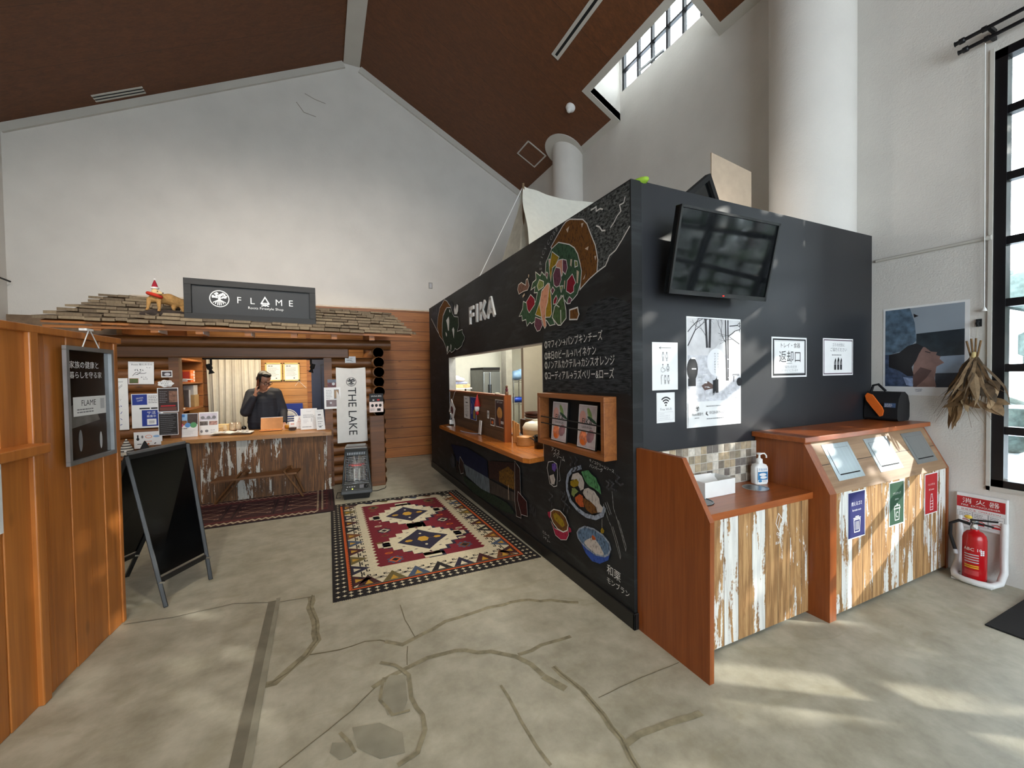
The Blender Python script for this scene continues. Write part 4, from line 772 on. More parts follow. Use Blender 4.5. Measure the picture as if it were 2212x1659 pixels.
# --- on top of the kiosk
tn = thing('canvas_tent', 'cream canvas tent pitched on top of the black kiosk', 'tent', (2.6, 4.3, KZ))
CV = plain('canvas', (222, 220, 208), .8, var=.04, bump=.2, bscale=30)
g = G(); NX, NZ = 26, 14; P0, P1 = V((2.22, 4.4, 3.80)), V((3.35, 4.4, 3.80)); vs = []; rr = random.Random(2)
for side in (-1, 1):
    b = len(vs)
    for i in range(NX+1):
        t_ = i/NX; top = P0.lerp(P1, t_) + V((0, 0, -.07*math.sin(math.pi*t_) - .1*max(0, t_-.75)))
        for j in range(NZ+1):
            s_ = j/NZ; spread = .75*s_ + .05*math.sin(s_*math.pi)*(-1)
            ph = t_*20 + s_*2; fold = .012*math.sin(ph*1.3)*s_ + .03*math.exp(-t_*7)*math.sin(s_*8+t_*26)
            sag = -.06*math.sin(math.pi*t_)*math.sin(math.pi*s_)
            x_ = top.x + (.08*s_ if t_ > .9 else 0) - (.0 if t_ else 0) + (-.28*s_*(1-t_)**6 if side < 0 else 0)
            vs.append(V((x_, 4.4+side*spread+fold+side*sag, top.z-(top.z-KZ)*s_)))
    g.add(vs[b:], [(i*(NZ+1)+j, i*(NZ+1)+j+1, (i+1)*(NZ+1)+j+1, (i+1)*(NZ+1)+j) for i in range(NX) for j in range(NZ)], CV, True)
g.build('canvas', tn)
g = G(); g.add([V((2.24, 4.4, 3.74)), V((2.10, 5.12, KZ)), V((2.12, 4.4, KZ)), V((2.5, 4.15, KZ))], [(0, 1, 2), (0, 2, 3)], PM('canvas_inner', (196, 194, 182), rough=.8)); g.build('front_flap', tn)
G().tube([(2.22, 4.4, KZ), (2.22, 4.4, 3.82)], .016, PM('polewood', (120, 96, 70))).build('pole', tn); G().tube([(3.34, 4.4, KZ), (3.34, 4.4, 3.78)], .016, MT['polewood']).build('pole', tn)
G().tube([(2.22, 4.4, 3.79), (1.80, 4.95, KZ)], .006, 'white', 6).build('guy_rope', tn)
tag(G().prism([(3.22, 2.62, KZ), (3.70, 2.58, KZ), (3.70, 2.58, 3.42), (3.22, 2.62, 3.52)], (0, .012, 0), PM('cardboard', (176, 158, 138), rough=.85, var=.05)).build('cardboard_sheet'), 'tan cardboard sheet standing on the kiosk beside the round column', 'cardboard')
fl = thing('floodlight', 'black square floodlight glowing on top of the kiosk', 'lamp', (2.95, 2.45, KZ))
mrot = Euler((RAD(8), RAD(-38), 0)).to_matrix(); c_ = V((2.90, 2.45, 2.92)); g = G()
for sx, sz, w_, h_ in ((0, .17, .38, .04), (0, -.17, .38, .04), (.17, 0, .04, .3), (-.17, 0, .04, .3)): g.obox(c_+mrot @ V((sx, 0, sz)), (w_, .05, h_), mrot, 'matblack')
g.build('housing', fl); G().obox(c_+mrot @ V((0, .01, 0)), (.3, .02, .3), mrot, 'glossblack').build('back_plate', fl); G().obox(c_+mrot @ V((.192, .0, -.1)), (.004, .04, .06), mrot, PM('lamp_glow', (255, 250, 240), emis=14)).build('lens', fl); G().tube([(2.9, 2.45, 2.9), (2.95, 2.45, KZ)], .015, 'matblack').build('stand', fl)
light('floodlight_beam', 'POINT', (3.12, 2.5, 2.86), (3.12, 3, 2.8), 10, (1, .95, .9), shadow_soft_size=.05)
g = G(); g.ball((1.78, 2.05, KZ+.008), (.05, .17, .03), PM('limecloth', (140, 176, 50), rough=.8), 12); tag(g.build('lime_cloth'), 'lime green cloth peeking over the kiosk corner', 'cloth')
g = G(); g.ball((1.79, 2.45, KZ+.01), (.07, .24, .03), 'matblack', 12); tag(g.build('black_bag'), 'flat black bag lying along the kiosk roof edge', 'bag')

# ================================================================ log cabin shop
MT['log'] = wood('log_wood', (140, 88, 42), (92, 54, 24), 0, .5, s=.7)
MT['logy'] = wood('log_wood_side', (150, 98, 48), (100, 60, 26), 1, .5, s=.7)
MT['logend'] = wood('log_end_grain', (120, 76, 38), (80, 48, 22), 0, .7, s=.6, knots=False)
MT['beam'] = wood('beam_wood', (120, 74, 36), (78, 46, 20), 0, .5, s=.6)
MT['litwood'] = wood('cabin_planks_lit_tone', (206, 150, 84), (164, 108, 52), 0, .5, plank=(2, .125), seam=(96, 58, 24), seamw=.05)  # cladding in a paler tone, lamp light put into the plank colour
cab = thing('log_cabin_shop', 'log cabin shop front with a shingled eave and open counter', 'cabin', (-.7, 6.5, 0))
LY = 6.40
def logrow(g, x0, x1, z, r, y=LY, mat='log', flat=1.0):
    n = 12; vs = []
    for x in (x0, x1):
        for j in range(n): a = 2*math.pi*j/n; vs.append((x, y+.085-.085*1.0+.085*math.cos(a)*flat, z+r*math.sin(a)))
    g.add(vs, [(j, (j+1) % n, n+(j+1) % n, n+j) for j in range(n)], mat, True); g.add(vs[:n], [tuple(range(n))[::-1]], 'logend'); g.add(vs[n:], [tuple(range(n))], 'logend')
g = G()
for i in range(13):
    z = .07+i*.141; logrow(g, -2.5, -1.70, z, .077, LY+.085); logrow(g, .10, .84, z, .077, LY+.085)
g.build('log_wall', cab)
G().box(-1.72, -1.62, LY, LY+.14, .78, 1.83, 'beam').box(.03, .13, LY-.02, LY+.14, 0, 1.83, 'beam').build('jamb', cab)
g = G(); g.box(-2.45, .36, LY-.03, LY+.12, 1.83, 1.965, 'beam'); g.build('lintel', cab, bevel=.012)
g = G(); logrow(g, -2.6, .95, 2.03, .075, LY+.06); g.build('top_log', cab)
g = G(); rr = random.Random(8)
for i in range(14):
    z = .07+i*.141; y0 = 6.17+rr.uniform(-.03, .03) if z > 1.05 else 6.12; g.lathe([(.074, 0), (.08, .01), (.08, 1.6)], (.745, y0, z), 'logy', 16, (0, 1, 0)); g.lathe([(0, 0), (.073, 0)], (.745, y0-.001, z), 'logend', 16, (0, 1, 0))
g.build('corner_logs', cab)
G().box(.60, .80, 6.09, 6.13, 0, 1.0, 'beam').build('corner_board', cab, bevel=.01)
G().box(-1.9, .70, 7.98, 8.05, 0, 2.6, 'litwood').build('inner_back_wall', cab)
G().box(-2.25, -2.2, 6.55, 8.0, 0, 2.3, 'litwood').build('inner_side_wall', cab)
for x in (-1.66, -.20): G().box(x-.035, x+.035, 7.95, 7.98, 0, 2.3, 'clad').build('inner_post', cab)
# roof of shingles
EY, RY, EZ0, RZ0 = 5.86, 7.40, 2.135, 2.665
tiltz = lambda x: -.0175*(x+.7)
def roofz(x, y): return EZ0+(RZ0-EZ0)*(y-EY)/(RY-EY)+tiltz(x)
SH = NT('cedar_shingle', .8); wn = SH.n('ShaderNodeTexWhiteNoise', noise_dimensions='3D'); gi = SH.n('ShaderNodeNewGeometry'); SH.put(wn.inputs['Vector'], SH.vec((0, 0, 0)))
wn2 = SH.n('ShaderNodeTexWhiteNoise', noise_dimensions='1D'); SH.put(wn2.inputs['W'], gi.outputs['Random Per Island'])
cc = SH.ramp(SH.noise(1.2, 5, SH.vec((40, 3, 3)), .6), [(.3, lin((92, 76, 58))), (.7, lin((142, 124, 98)))]); cc = SH.mix(.55, cc, SH.ramp(wn2.outputs[0], [(0, lin((84, 70, 54))), (1, lin((158, 140, 112)))])); SH.col(cc); SH.bump(SH.noise(2, 4, SH.vec((60, 4, 4))), .4, .005); MT['shingle'] = SH.m
g = G(); rr = random.Random(21); NR = 8; L_ = (RY-EY)/NR
for k in range(NR):
    x = -2.64+rr.uniform(-.05, .05)+.0*k
    xe = 1.20-k*.018
    while x < xe:
        w_ = rr.uniform(.10, .24); x1 = min(x+w_, xe+.03)
        y0 = EY+k*L_+rr.uniform(-.018, .018); y1 = y0+L_*1.55; th = rr.uniform(.024, .036); lift = rr.uniform(0, .01)
        p = []
        for zz in (0, 1):
            for (xx, yy, up_) in ((x, y0, .034+lift), (x1-.006, y0, .034+lift), (x1-.006, y1, .004), (x, y1, .004)):
                p.append((xx, yy, roofz(xx, yy)+up_+(0 if zz == 0 else (th if yy == y0 else .008))))
        g.hexa(p, 'shingle'); x = x1
g.build('shingle_roof', cab)
g = G(); g.hexa([(-2.62, EY+.03, roofz(-2.62, EY+.03)-.01), (1.17, EY+.03, roofz(1.17, EY+.03)-.01), (1.1, RY, roofz(1.1, RY)-.01), (-2.6, RY, roofz(-2.6, RY)-.01)] + [(-2.62, EY+.03, roofz(-2.62, EY+.03)+.012), (1.17, EY+.03, roofz(1.17, EY+.03)+.012), (1.1, RY, roofz(1.1, RY)+.012), (-2.6, RY, roofz(-2.6, RY)+.012)], 'clad'); g.build('roof_boards', cab)
for i, x in enumerate((-2.2, -1.71, -1.295, -.81, -.31, .16, .635)):
    g = G(); y0, y1 = 5.93, 7.3; w_ = .035; za, zb = roofz(x, y0)-.012, roofz(x, y1)-.012
    g.hexa([(x-w_, y0, za-.075), (x+w_, y0, za-.075), (x+w_, y1, zb-.1), (x-w_, y1, zb-.1), (x-w_, y0, za), (x+w_, y0, za), (x+w_, y1, zb), (x-w_, y1, zb)], 'clad'); r_ = g.build('rafter', cab)
    if i in (1, 2, 3): G().box(x+w_, x+w_+.003, y0+.01, y0+.3, za-.07, za-.005, 'paper').build('painted_lit_side', r_)  # white sheet stands in for the rafter side lit from indoors
G().box(-2.62, 1.15, 5.92, 5.95, 2.12, 2.15, 'clad').build('eave_batten', cab)
light('cabin_lamp', 'AREA', (-.7, 7.1, 2.18), (-.7, 7.5, 0), 26, (1, .86, .62), shape='RECTANGLE', size=1.6, size_y=.25)
light('cabin_lamp', 'AREA', (-.7, 6.75, 2.2), (-.7, 8, 2.3), 5, (1, .86, .6), shape='RECTANGLE', size=2.2, size_y=.1)
# navy door + curtain inside
dr = thing('navy_door', 'dark navy panelled door at the right inside the log cabin', 'door', (-.02, 7.93, 0))
G().box(-.165, .30, 7.93, 7.975, 0, 2.0, PM('navydoor', (26, 34, 62), rough=.5)).build('door_leaf', dr)
g = G()
for q in ((-.02, -.005, .2, 1.78), (.2, .215, .2, 1.78), (-.02, .215, 1.77, 1.785)): g.box(q[0], q[1], 7.922, 7.93, q[2], q[3], PM('navyline', (14, 18, 36)))
g.build('panel_moulding', dr)
g = G(); NX = 90; vs = []; CUR = plain('linen', (204, 198, 186), .9, var=.05, bump=.15, bscale=200)
for i in range(NX+1):
    u_ = i/NX
    for j in range(9):
        v_ = j/8; x = -1.64+.73*u_ + .03*math.sin(v_*2+u_*9)*v_; y = 7.86+.035*math.sin(u_*46+.6*v_*math.sin(u_*7))*(.6+.4*v_)+.012*math.sin(u_*103)
        vs.append((x, y, 2.15-2.1*v_))
g.add(vs, [(i*9+j, i*9+j+1, (i+1)*9+j+1, (i+1)*9+j) for i in range(NX) for j in range(8)], CUR, True); tag(g.build('curtain'), 'cream pleated curtain hanging behind the man in the cabin', 'curtain')
G().tube([(-1.66, 7.86, 2.16), (-.88, 7.86, 2.16)], .01, 'white').build('curtain_rail', cab)
for i, x in enumerate((-.857, -.591)):
    t_ = thing('framed_certificate', ['framed certificate in a gold frame nearer the curtain', 'framed certificate in a gold frame nearer the navy door'][i], 'certificate', (x+.122, 7.97, 1.506), 'pair of gold framed certificates')
    fr = YF(x, 7.965, 1.506); g = G(); W_, H_ = .245, .308
    for q in ((0, 0, W_, .02), (0, H_-.02, W_, H_), (0, 0, .02, H_), (W_-.02, 0, W_, H_)): g.box(x+q[0], x+q[2], 7.95, 7.972, 1.506+q[1], 1.506+q[3], PM('gilt', (206, 184, 110), rough=.4, metal=.2))
    g.build('frame', t_); g = G(); g.frect(fr, .02, .02, W_-.02, H_-.02, 'paper'); g.lines(fr, .04, .14, .255, 1, .02, .012, 'ink', 3); g.lines(fr, .04, .2, .22, 7, .022, .006, 'grey', 5+i); g.frect(fr, .15, .04, .17, .055, 'ink'); g.build('document', t_)
fr = YF(-.64, 7.94, .72); g = G(); g.box(-.64, -.31, 7.94, 7.95, .72, 1.12, 'blue'); g.fell(fr, .09, .14, .17, .17, 'paper'); g.ring(fr, .09, .14, .15, .15, .01, 'blue')
for z in (.09, .13, .17): g.frect(fr, -.0, z, .22, z+.02, 'blue')
g.text(fr, 'FIRE STYLE', .1, .205, .03, 'blue'); tag(g.build('blue_poster_board'), 'blue poster board with a round white emblem behind the man', 'poster')
for i, (x0, z0, x1, z1) in enumerate(((-.46, 1.36, -.2, 1.5),)):
    g = G(); g.tube([(-.42, 7.96, 1.42), (-.36, 7.95, 1.5), (-.25, 7.96, 1.38)], .003, 'paper', 5); tag(g.build('decorative_string'), 'thin pale cord pinned in a peak under the certificates', 'cord')
# track spotlights
tr_ = thing('spotlight_track', 'black lighting track under the cabin lintel', 'track', (-.65, 6.62, 1.83)); G().box(-1.42, .02, 6.60, 6.64, 1.815, 1.845, 'matblack').build('rail', tr_)
for i, (x, k) in enumerate(((-1.33, -1), (-.14, 1))):
    t_ = thing('track_spotlight', ['black spotlight hanging near the wooden shelf unit', 'black spotlight hanging before the right certificate'][i], 'spotlight', (x, 6.62, 1.6))
    G().tube([(x, 6.62, 1.82), (x, 6.62, 1.74)], .014, 'matblack').build('stem', t_); h0 = V((x+k*.03, 6.62, 1.755)); h1 = V((x+k*.005, 6.62, 1.665)); g = G(); g.lathe([(.03, 0), (.032, .005), (.032, .07), (.018, .075), (.018, .09), (.036, .13), (.034, .13)], h0, 'matblack', 18, h1-h0); g.build('lamp_head', t_)
    G().lathe([(0, 0), (.033, 0)], h0+(h1-h0).normalized()*.1275, PM('bulb', (255, 226, 170), emis=20 if i == 0 else 4), 16, h1-h0).build('bulb', t_)
    light('spot_beam', 'SPOT', h0+(h1-h0).normalized()*.15, (x-.1*k, 6.55, .8), 9, (1, .82, .5), spot_size=RAD(75), spot_blend=.6, shadow_soft_size=.03)
# shelf unit with things on it
su = thing('shelf_unit', 'open wooden shelf unit at the left inside the cabin', 'shelf', (-1.9, 7.2, .8))
SX0, SX1, SY0, SY1 = -2.05, -1.665, 6.58, 7.75
G().box(SX0, SX1, SY0, SY0+.025, 1.13, 1.84, 'clad').box(SX0, SX1, SY1-.025, SY1, 1.13, 1.84, 'clad').build('side_panel', su)
for z in (1.815, 1.49, 1.13): G().box(SX0, SX1, SY0, SY1, z, z+.025, 'clad').build('shelf', su)
G().box(SX0-.01, SX0, SY0, SY1, 1.13, 1.84, PM('darkback', (40, 28, 18))).build('back_panel', su)
g = G(); g.obox((-1.80, 6.85, 1.64), (.12, .16, .25), (0, RAD(-8), 0), PM('bagdark', (20, 20, 22), rough=.7)); remesh(tag(g.build('black_bag', bevel=.03), 'upright black bag on the upper shelf of the wooden unit', 'bag'), .012, 4)
g = G(); g.obox((-1.85, 7.15, 1.61), (.15, .3, .18), (0, 0, .1), 'bagdark'); remesh(tag(g.build('black_pouch'), 'rounded black pouch behind the orange box on the upper shelf', 'bag'), .014, 8)
t_ = thing('orange_box', 'orange and white carton on the upper shelf of the wooden unit', 'box', (-1.72, 7.3, 1.516)); fr = Fr((-1.675, 7.42, 1.516), (0, -1, 0), (0, 0, 1)); G().box(-1.79, -1.69, 7.2, 7.42, 1.516, 1.69, 'orange').build('carton', t_)
fr = Fr((-1.69, 7.2, 1.516), (0, 1, 0), (0, 0, 1)); g = G(); [g.frect(fr, .15, .01+.04*k, .21, .04+.04*k, 'paper') for k in range(4)]; g.text(fr, 'COOK', .08, .09, .05, 'paper'); fr2 = YF(-1.79, 7.2, 1.516); g.frect(fr2, .01, .02, .09, .15, PM('boxred', (196, 60, 40))); g.build('print', t_)
g = G(); g.obox((-1.72, 6.98, 1.54), (.08, .2, .03), (0, 0, .3), 'paper'); g.obox((-1.70, 7.05, 1.557), (.08, .16, .012), (0, .1, -.2), 'lgrey'); tag(g.build('white_cloths'), 'crumpled white cloths lying on the upper shelf', 'cloth')
t_ = thing('framed_picture', 'small pale framed picture on the lower shelf of the wooden unit', 'frame', (-1.70, 7.05, 1.156)); G().obox((-1.70, 7.05, 1.29), (.02, .16, .24), (0, 0, .6), 'lgrey').build('frame', t_); G().obox((-1.688, 7.048, 1.29), (.008, .12, .19), (0, 0, .6), 'grey').build('picture', t_)
t_ = thing('tan_box', 'tan carton with a white label on the lower shelf', 'box', (-1.75, 7.42, 1.156)); G().box(-1.82, -1.68, 7.32, 7.55, 1.156, 1.33, PM('tan', (170, 140, 96))).build('carton', t_); G().box(-1.81, -1.69, 7.33, 7.54, 1.331, 1.47, 'lgrey').build('lid', t_)
g = G(); g.obox((-1.72, 6.8, 1.165), (.1, .22, .015), (0, .05, .2), 'paper'); tag(g.build('paper_pile'), 'loose white papers lying on the lower shelf', 'papers')

# --- counter
MT['ctop'] = wood('counter_top_oak', (176, 126, 70), (136, 90, 44), 0, .35, s=.8)
MT['peelhut'] = peeled('reclaimed_boards_brown', (126, 86, 50), (88, 58, 34), 0, .127, (196, 192, 184), .53, (74, 58, 46))
ctr = thing('shop_counter', 'log cabin counter with an oak top and peeling white boards', 'counter', (-.8, 6.4, 0))
g = G(); g.prism([(-1.75, 6.16, .775), (.105, 6.15, .76), (.10, 6.74, .765), (-1.73, 7.05, .775)], (0, 0, .05), 'ctop'); g.build('counter_top', ctr, bevel=.006)
G().box(-1.9, .09, 6.235, 6.26, 0, .775, 'peelhut').build('front_panel', ctr); G().box(.045, .095, 6.22, 6.5, .22, .76, 'beam').build('end_post', ctr); G().box(-1.88, .05, 6.262, 6.9, .0, .05, 'beam').build('plinth', ctr)
CZ = .826
def leaning(name, label, cat, p, w_, h_, draw, tilt=.25, yaw=0, group=None, th=.0015, face='paper'):
    u_ = V((math.cos(yaw), math.sin(yaw), 0)); b_ = V((-math.sin(yaw), math.cos(yaw), 0)); v_ = b_*math.sin(tilt)+V((0, 0, math.cos(tilt)))
    fr = Fr(p, u_, v_); g = G(); g.prism([fr.at(0, 0), fr.at(w_, 0), fr.at(w_, h_), fr.at(0, h_)], -fr.n*th, face); draw(g, fr, w_, h_); return tag(g.build(name), label, cat, group)
def f1(g, fr, w, h):
    g.frect(fr, .004, h*.52, w*.48, h-.006, 'sky'); g.frect(fr, w*.48, h*.52, w-.004, h-.006, PM('duskpic', (66, 48, 40), var=.3)); g.frect(fr, .004, h*.5, w*.46, h*.7, PM('firepic', (130, 80, 40), var=.5, scale=30)); g.frect(fr, .0, h*.85, w*.35, h*.97, PM('fly_blue', (60, 120, 190)))
    for u_, c_, r_ in ((.16, PM('pinkdot', (206, 88, 128)), .026), (.5, PM('bluedot', (84, 140, 206)), .03), (.78, PM('greendot', (84, 152, 100)), .035)): g.fell(fr, w*u_, h*.5, r_, r_, c_)
    g.lines(fr, w*.06, w*.6, h*.36, 1, .02, .012, 'grey', 5); g.lines(fr, w*.06, w*.95, h*.28, 5, .013, .004, 'lgrey', 6)
def f2(g, fr, w, h):
    g.frect(fr, w*.06, h*.64, w*.94, h*.95, PM('palepic', (196, 190, 204)));
    for u_ in (.2, .5, .78): g.fell(fr, w*u_, h*.76, .022, .022, 'grey', 10)
    g.frect(fr, w*.2, h*.7, w*.85, h*.73, 'grey'); g.frect(fr, w*.05, h*.42, w*.46, h*.6, PM('mixpic', (90, 80, 74), var=.6, scale=50)); g.frect(fr, w*.52, h*.42, w*.95, h*.6, PM('mixpic2', (170, 130, 120), var=.5, scale=50)); g.fell(fr, w*.14, h*.16, .014, .02, 'grey', 8); g.fell(fr, w*.4, h*.17, .02, .018, 'grey', 8); g.lines(fr, w*.6, w*.9, h*.2, 2, .03, .012, 'lgrey', 4)
leaning('flyer', 'flyer with three coloured dots standing at the left end of the counter', 'flyer', (-1.665, 6.44, CZ), .21, .297, f1, .12)
leaning('flyer', 'flyer with small tent pictures standing beside the dotted flyer', 'flyer', (-1.47, 6.55, CZ), .21, .297, f2, .12, .05)
g = G()
for sgn in (-1, 1):
    vs = []
    for i in range(9):
        u_ = i/8
        for y in (-.13, .13): vs.append(V((-1.10+sgn*u_*.23+.02*(y > 0), 6.47+y*.9-.03*sgn*u_+.0, CZ+.006+.026*math.sin(min(1, u_*1.6)*math.pi*.62)*(1-.55*u_)+.012*(1-u_))))
    g.add(vs, [(2*i, 2*i+1, 2*i+3, 2*i+2) for i in range(8)], 'paper', True); g.add([v-V((0, 0, .006)) for v in vs], [(2*i, 2*i+1, 2*i+3, 2*i+2) for i in range(8)], 'paper', True)
    for q in range(3): g.add([V((-1.10+sgn*(.06+.05*q), 6.40, CZ+.0415)), V((-1.10+sgn*(.09+.05*q), 6.40, CZ+.040)), V((-1.10+sgn*(.09+.05*q), 6.53, CZ+.040)), V((-1.10+sgn*(.06+.05*q), 6.53, CZ+.0415))], [(0, 1, 2, 3)], 'lgrey')
tag(g.build('open_book'), 'open white catalogue lying on the counter', 'book')
for i, (x, y, rz_, h_, k_) in enumerate(((-1.33, 6.78, .25, .07, 0), (-1.25, 6.86, -.3, .10, 1))):
    g = G(); g.obox((x, y, CZ+h_/2), (.16, .08, h_), (0, 0, rz_), PM('kraft', (214, 184, 132), rough=.8)); g.obox((x-.02, y-.045, CZ+h_*.6), (.13, .006, h_*.7), (.2, 0, rz_), PM('creamcard', (240, 226, 190)))
    tag(g.build('paper_box'), ['low pale kraft box with a cream card on the counter', 'taller kraft box behind the low one on the counter'][i], 'box')
for i, x in enumerate((-1.145, -1.085)):
    g = G(); g.lathe([(0, 0), (.034, 0), (.036, .115), (.032, .115), (.03, .004), (0, .004)], (x, 6.83+.03*i, CZ), PM('cupclear', (190, 170, 150), rough=.2, metal=.4, var=.3), 18); g.lathe([(.0368, .02), (.037, .09)], (x, 6.83+.03*i, CZ), PM('cupband', (206, 190, 160), var=.4), 18)
    tag(g.build('tumbler'), ['shiny tumbler beside the kraft boxes on the counter', 'shiny tumbler nearest the man on the counter'][i], 'tumbler', 'tumblers on the counter')
g = G(); g.ball((-1.02, 6.88, CZ+.03), (.032, .03, .032), 'glossblack', 12); tag(g.build('black_ball_stand'), 'small round black holder beside the tumblers', 'holder')
lp = thing('tablet', 'open tablet with a copper coloured back on the counter', 'tablet', (-.665, 6.78, CZ))
fr = Fr((-.80, 6.72, CZ+.004), (1, .05, 0), (0, .33, .94)); g = G(); g.prism([fr.at(0, 0), fr.at(.275, 0), fr.at(.275, .17), fr.at(0, .17)], -fr.n*.008, PM('copper', (168, 118, 76), rough=.25, metal=.7)); g.build('back_cover', lp, bevel=.002)
G().prism([fr.at(0, .17, .001), fr.at(.275, .17, .001), fr.at(.275, .176, .001), fr.at(0, .176, .001)], -fr.n*.01, 'paper').build('screen_edge', lp); G().box(-.80, -.53, 6.56, 6.72, CZ+.001, CZ+.008, PM('orangeleather', (206, 130, 70), rough=.4)).build('cover_flap', lp)
t_ = thing('amber_tin', 'small amber tin beside the man\'s resting hand', 'tin', (-.47, 6.7, CZ)); G().lathe([(0, 0), (.05, 0), (.05, .045), (.046, .05), (0, .05)], (-.455, 6.75, CZ), PM('amber', (176, 120, 30), rough=.3), 20).build('tin', t_)
g = G(); g.prism([(-.44, 6.50, CZ), (-.36, 6.48, CZ), (-.34, 6.56, CZ), (-.42, 6.58, CZ)], (0, 0, .034), PM('darkleather', (52, 32, 22), rough=.5)); tag(g.build('leather_case', bevel=.008), 'dark brown leather case in front of the small white cards', 'case')
g = G(); [g.obox((-.5+.025*k, 6.55+.01*(k % 2), CZ+.004), (.03, .018, .007), (0, 0, k), PM('keytan', (190, 140, 80))) for k in range(4)]; tag(g.build('key_tags'), 'tan tags scattered beside the tablet', 'tags')
leaning('small_card', 'small pink printed card standing behind the leather case', 'card', (-.44, 6.66, CZ), .085, .105, lambda g, fr, w, h: (g.frect(fr, w*.2, h*.55, w*.8, h*.75, 'pink'), g.lines(fr, w*.1, w*.9, h*.4, 3, .018, .005, 'lgrey', 2)), .2)
leaning('price_card', 'medium white card with a small tent drawing on the counter', 'card', (-.375, 6.62, CZ), .13, .185, lambda g, fr, w, h: (g.stroke(fr, [(w*.35, h*.55), (w*.5, h*.85), (w*.65, h*.55)], .006, 'pink', True), g.lines(fr, w*.2, w*.8, h*.48, 4, .02, .006, 'pink', 7), g.frect(fr, w*.7, h*.1, w*.8, h*.2, 'grey')), .2)
leaning('notice_sheet', 'white printed sheet standing near the right counter end', 'notice', (-.285, 6.46, CZ), .21, .297, lambda g, fr, w, h: (g.text(fr, 'FLAME', w/2, h*.83, .02, 'lgrey'), g.lines(fr, w*.15, w*.85, h*.7, 4, .014, .005, 'grey', 5), g.frect(fr, w*.62, h*.36, w*.68, h*.52, 'lgrey'), g.lines(fr, w*.15, w*.5, h*.45, 3, .02, .005, 'lgrey', 5), g.lines(fr, w*.1, w*.8, h*.12, 1, .02, .008, 'grey', 9)), .2)
leaning('price_list', 'narrow leaning price list at the right counter end', 'price list', (-.08, 6.30, CZ), .115, .285, lambda g, fr, w, h: (g.text(fr, 'FLAME', w/2, h*.87, .024, 'lgrey'), g.lines(fr, w*.3, w*.7, h*.74, 1, .02, .012, 'ink', 5), g.lines(fr, w*.2, w*.8, h*.6, 2, .016, .006, 'grey', 5), g.lines(fr, w*.2, w*.8, h*.4, 3, .03, .007, 'grey', 6), g.lines(fr, w*.3, w*.7, h*.14, 1, .02, .011, 'ink', 8)), .22, .35)
tag(G().box(.02, .08, 6.5, 6.7, CZ, CZ+.016, 'ctop').build('wood_offcut'), 'thin wood offcut lying at the right counter end', 'wood')

# ================================================================ the man on the phone
man = thing('person', 'person in a dark navy jacket and glasses talking on a phone behind the counter', 'person', (-.79, 7.08, 0))
SKIN = plain('skin', (172, 124, 100), .5, var=.05, scale=30); NAVY = plain('jacket', (17, 20, 32), .75, var=.15, scale=30, bump=.2, bscale=90); HAIR = plain('hair', (12, 11, 11), .45, var=.3, scale=60)
def cap(g, a, b, ra, rb, mat, k=9):
    a, b = V(a), V(b)
    for i in range(k): t_ = i/(k-1); g.ball(a.lerp(b, t_), ra+(rb-ra)*t_, mat, 12)
HC = V((-.765, 6.93, 1.52)); HR = Euler((RAD(26), 0, RAD(38))).to_matrix()     # bowed, turned to his left (+x)
hd = lambda x, y, z: HC + HR @ V((x, y, z))                                    # head space: -y is the face
g = G()
hb = lambda c, r, k=14: g.ball(hd(*c), r, SKIN, k, HR.to_euler())
hb((0, .01, .04), (.076, .095, .085), 18); hb((0, -.025, -.035), (.064, .07, .085), 16); hb((0, -.055, -.095), (.036, .032, .028)); hb((0, -.098, -.028), (.013, .019, .024), 10); hb((0, -.092, .0), (.011, .012, .03), 10)
hb((0, -.086, -.068), (.024, .013, .008), 10); hb((0, -.085, -.079), (.022, .012, .008), 10)
for k in (-1, 1): hb((k*.034, -.08, .022), (.028, .018, .009), 10); hb((k*.04, -.07, -.03), (.026, .024, .026), 10); hb((k*.078, .005, -.01), (.009, .02, .032), 10)
cap(g, hd(0, .02, -.06), (-.785, 7.08, 1.37), .052, .06, SKIN)
cap(g, (-.79, 7.10, 1.36), (-.79, 7.08, 1.0), .105, .12, SKIN); cap(g, (-.79, 7.08, 1.0), (-.79, 7.08, .93), .13, .13, SKIN)
for k in (-1, 1):
    cap(g, (-.79+k*.09, 7.08, .92), (-.79+k*.10, 7.09, .50), .085, .06, SKIN); cap(g, (-.79+k*.10, 7.09, .5), (-.79+k*.10, 7.12, .09), .055, .04, SKIN); cap(g, (-.79+k*.10, 7.12, .05), (-.79+k*.11, 6.94, .04), .04, .035, SKIN, 5)
SR, ER, WR = V((-.965, 7.10, 1.33)), V((-1.00, 6.93, 1.08)), V((-.868, 6.86, 1.32))
SL, EL, WL = V((-.615, 7.10, 1.33)), V((-.545, 7.06, 1.06)), V((-.515, 6.84, .885))
cap(g, SR, ER, .05, .042, SKIN); cap(g, ER, WR, .04, .028, SKIN); cap(g, SL, EL, .05, .042, SKIN); cap(g, EL, WL, .04, .028, SKIN)
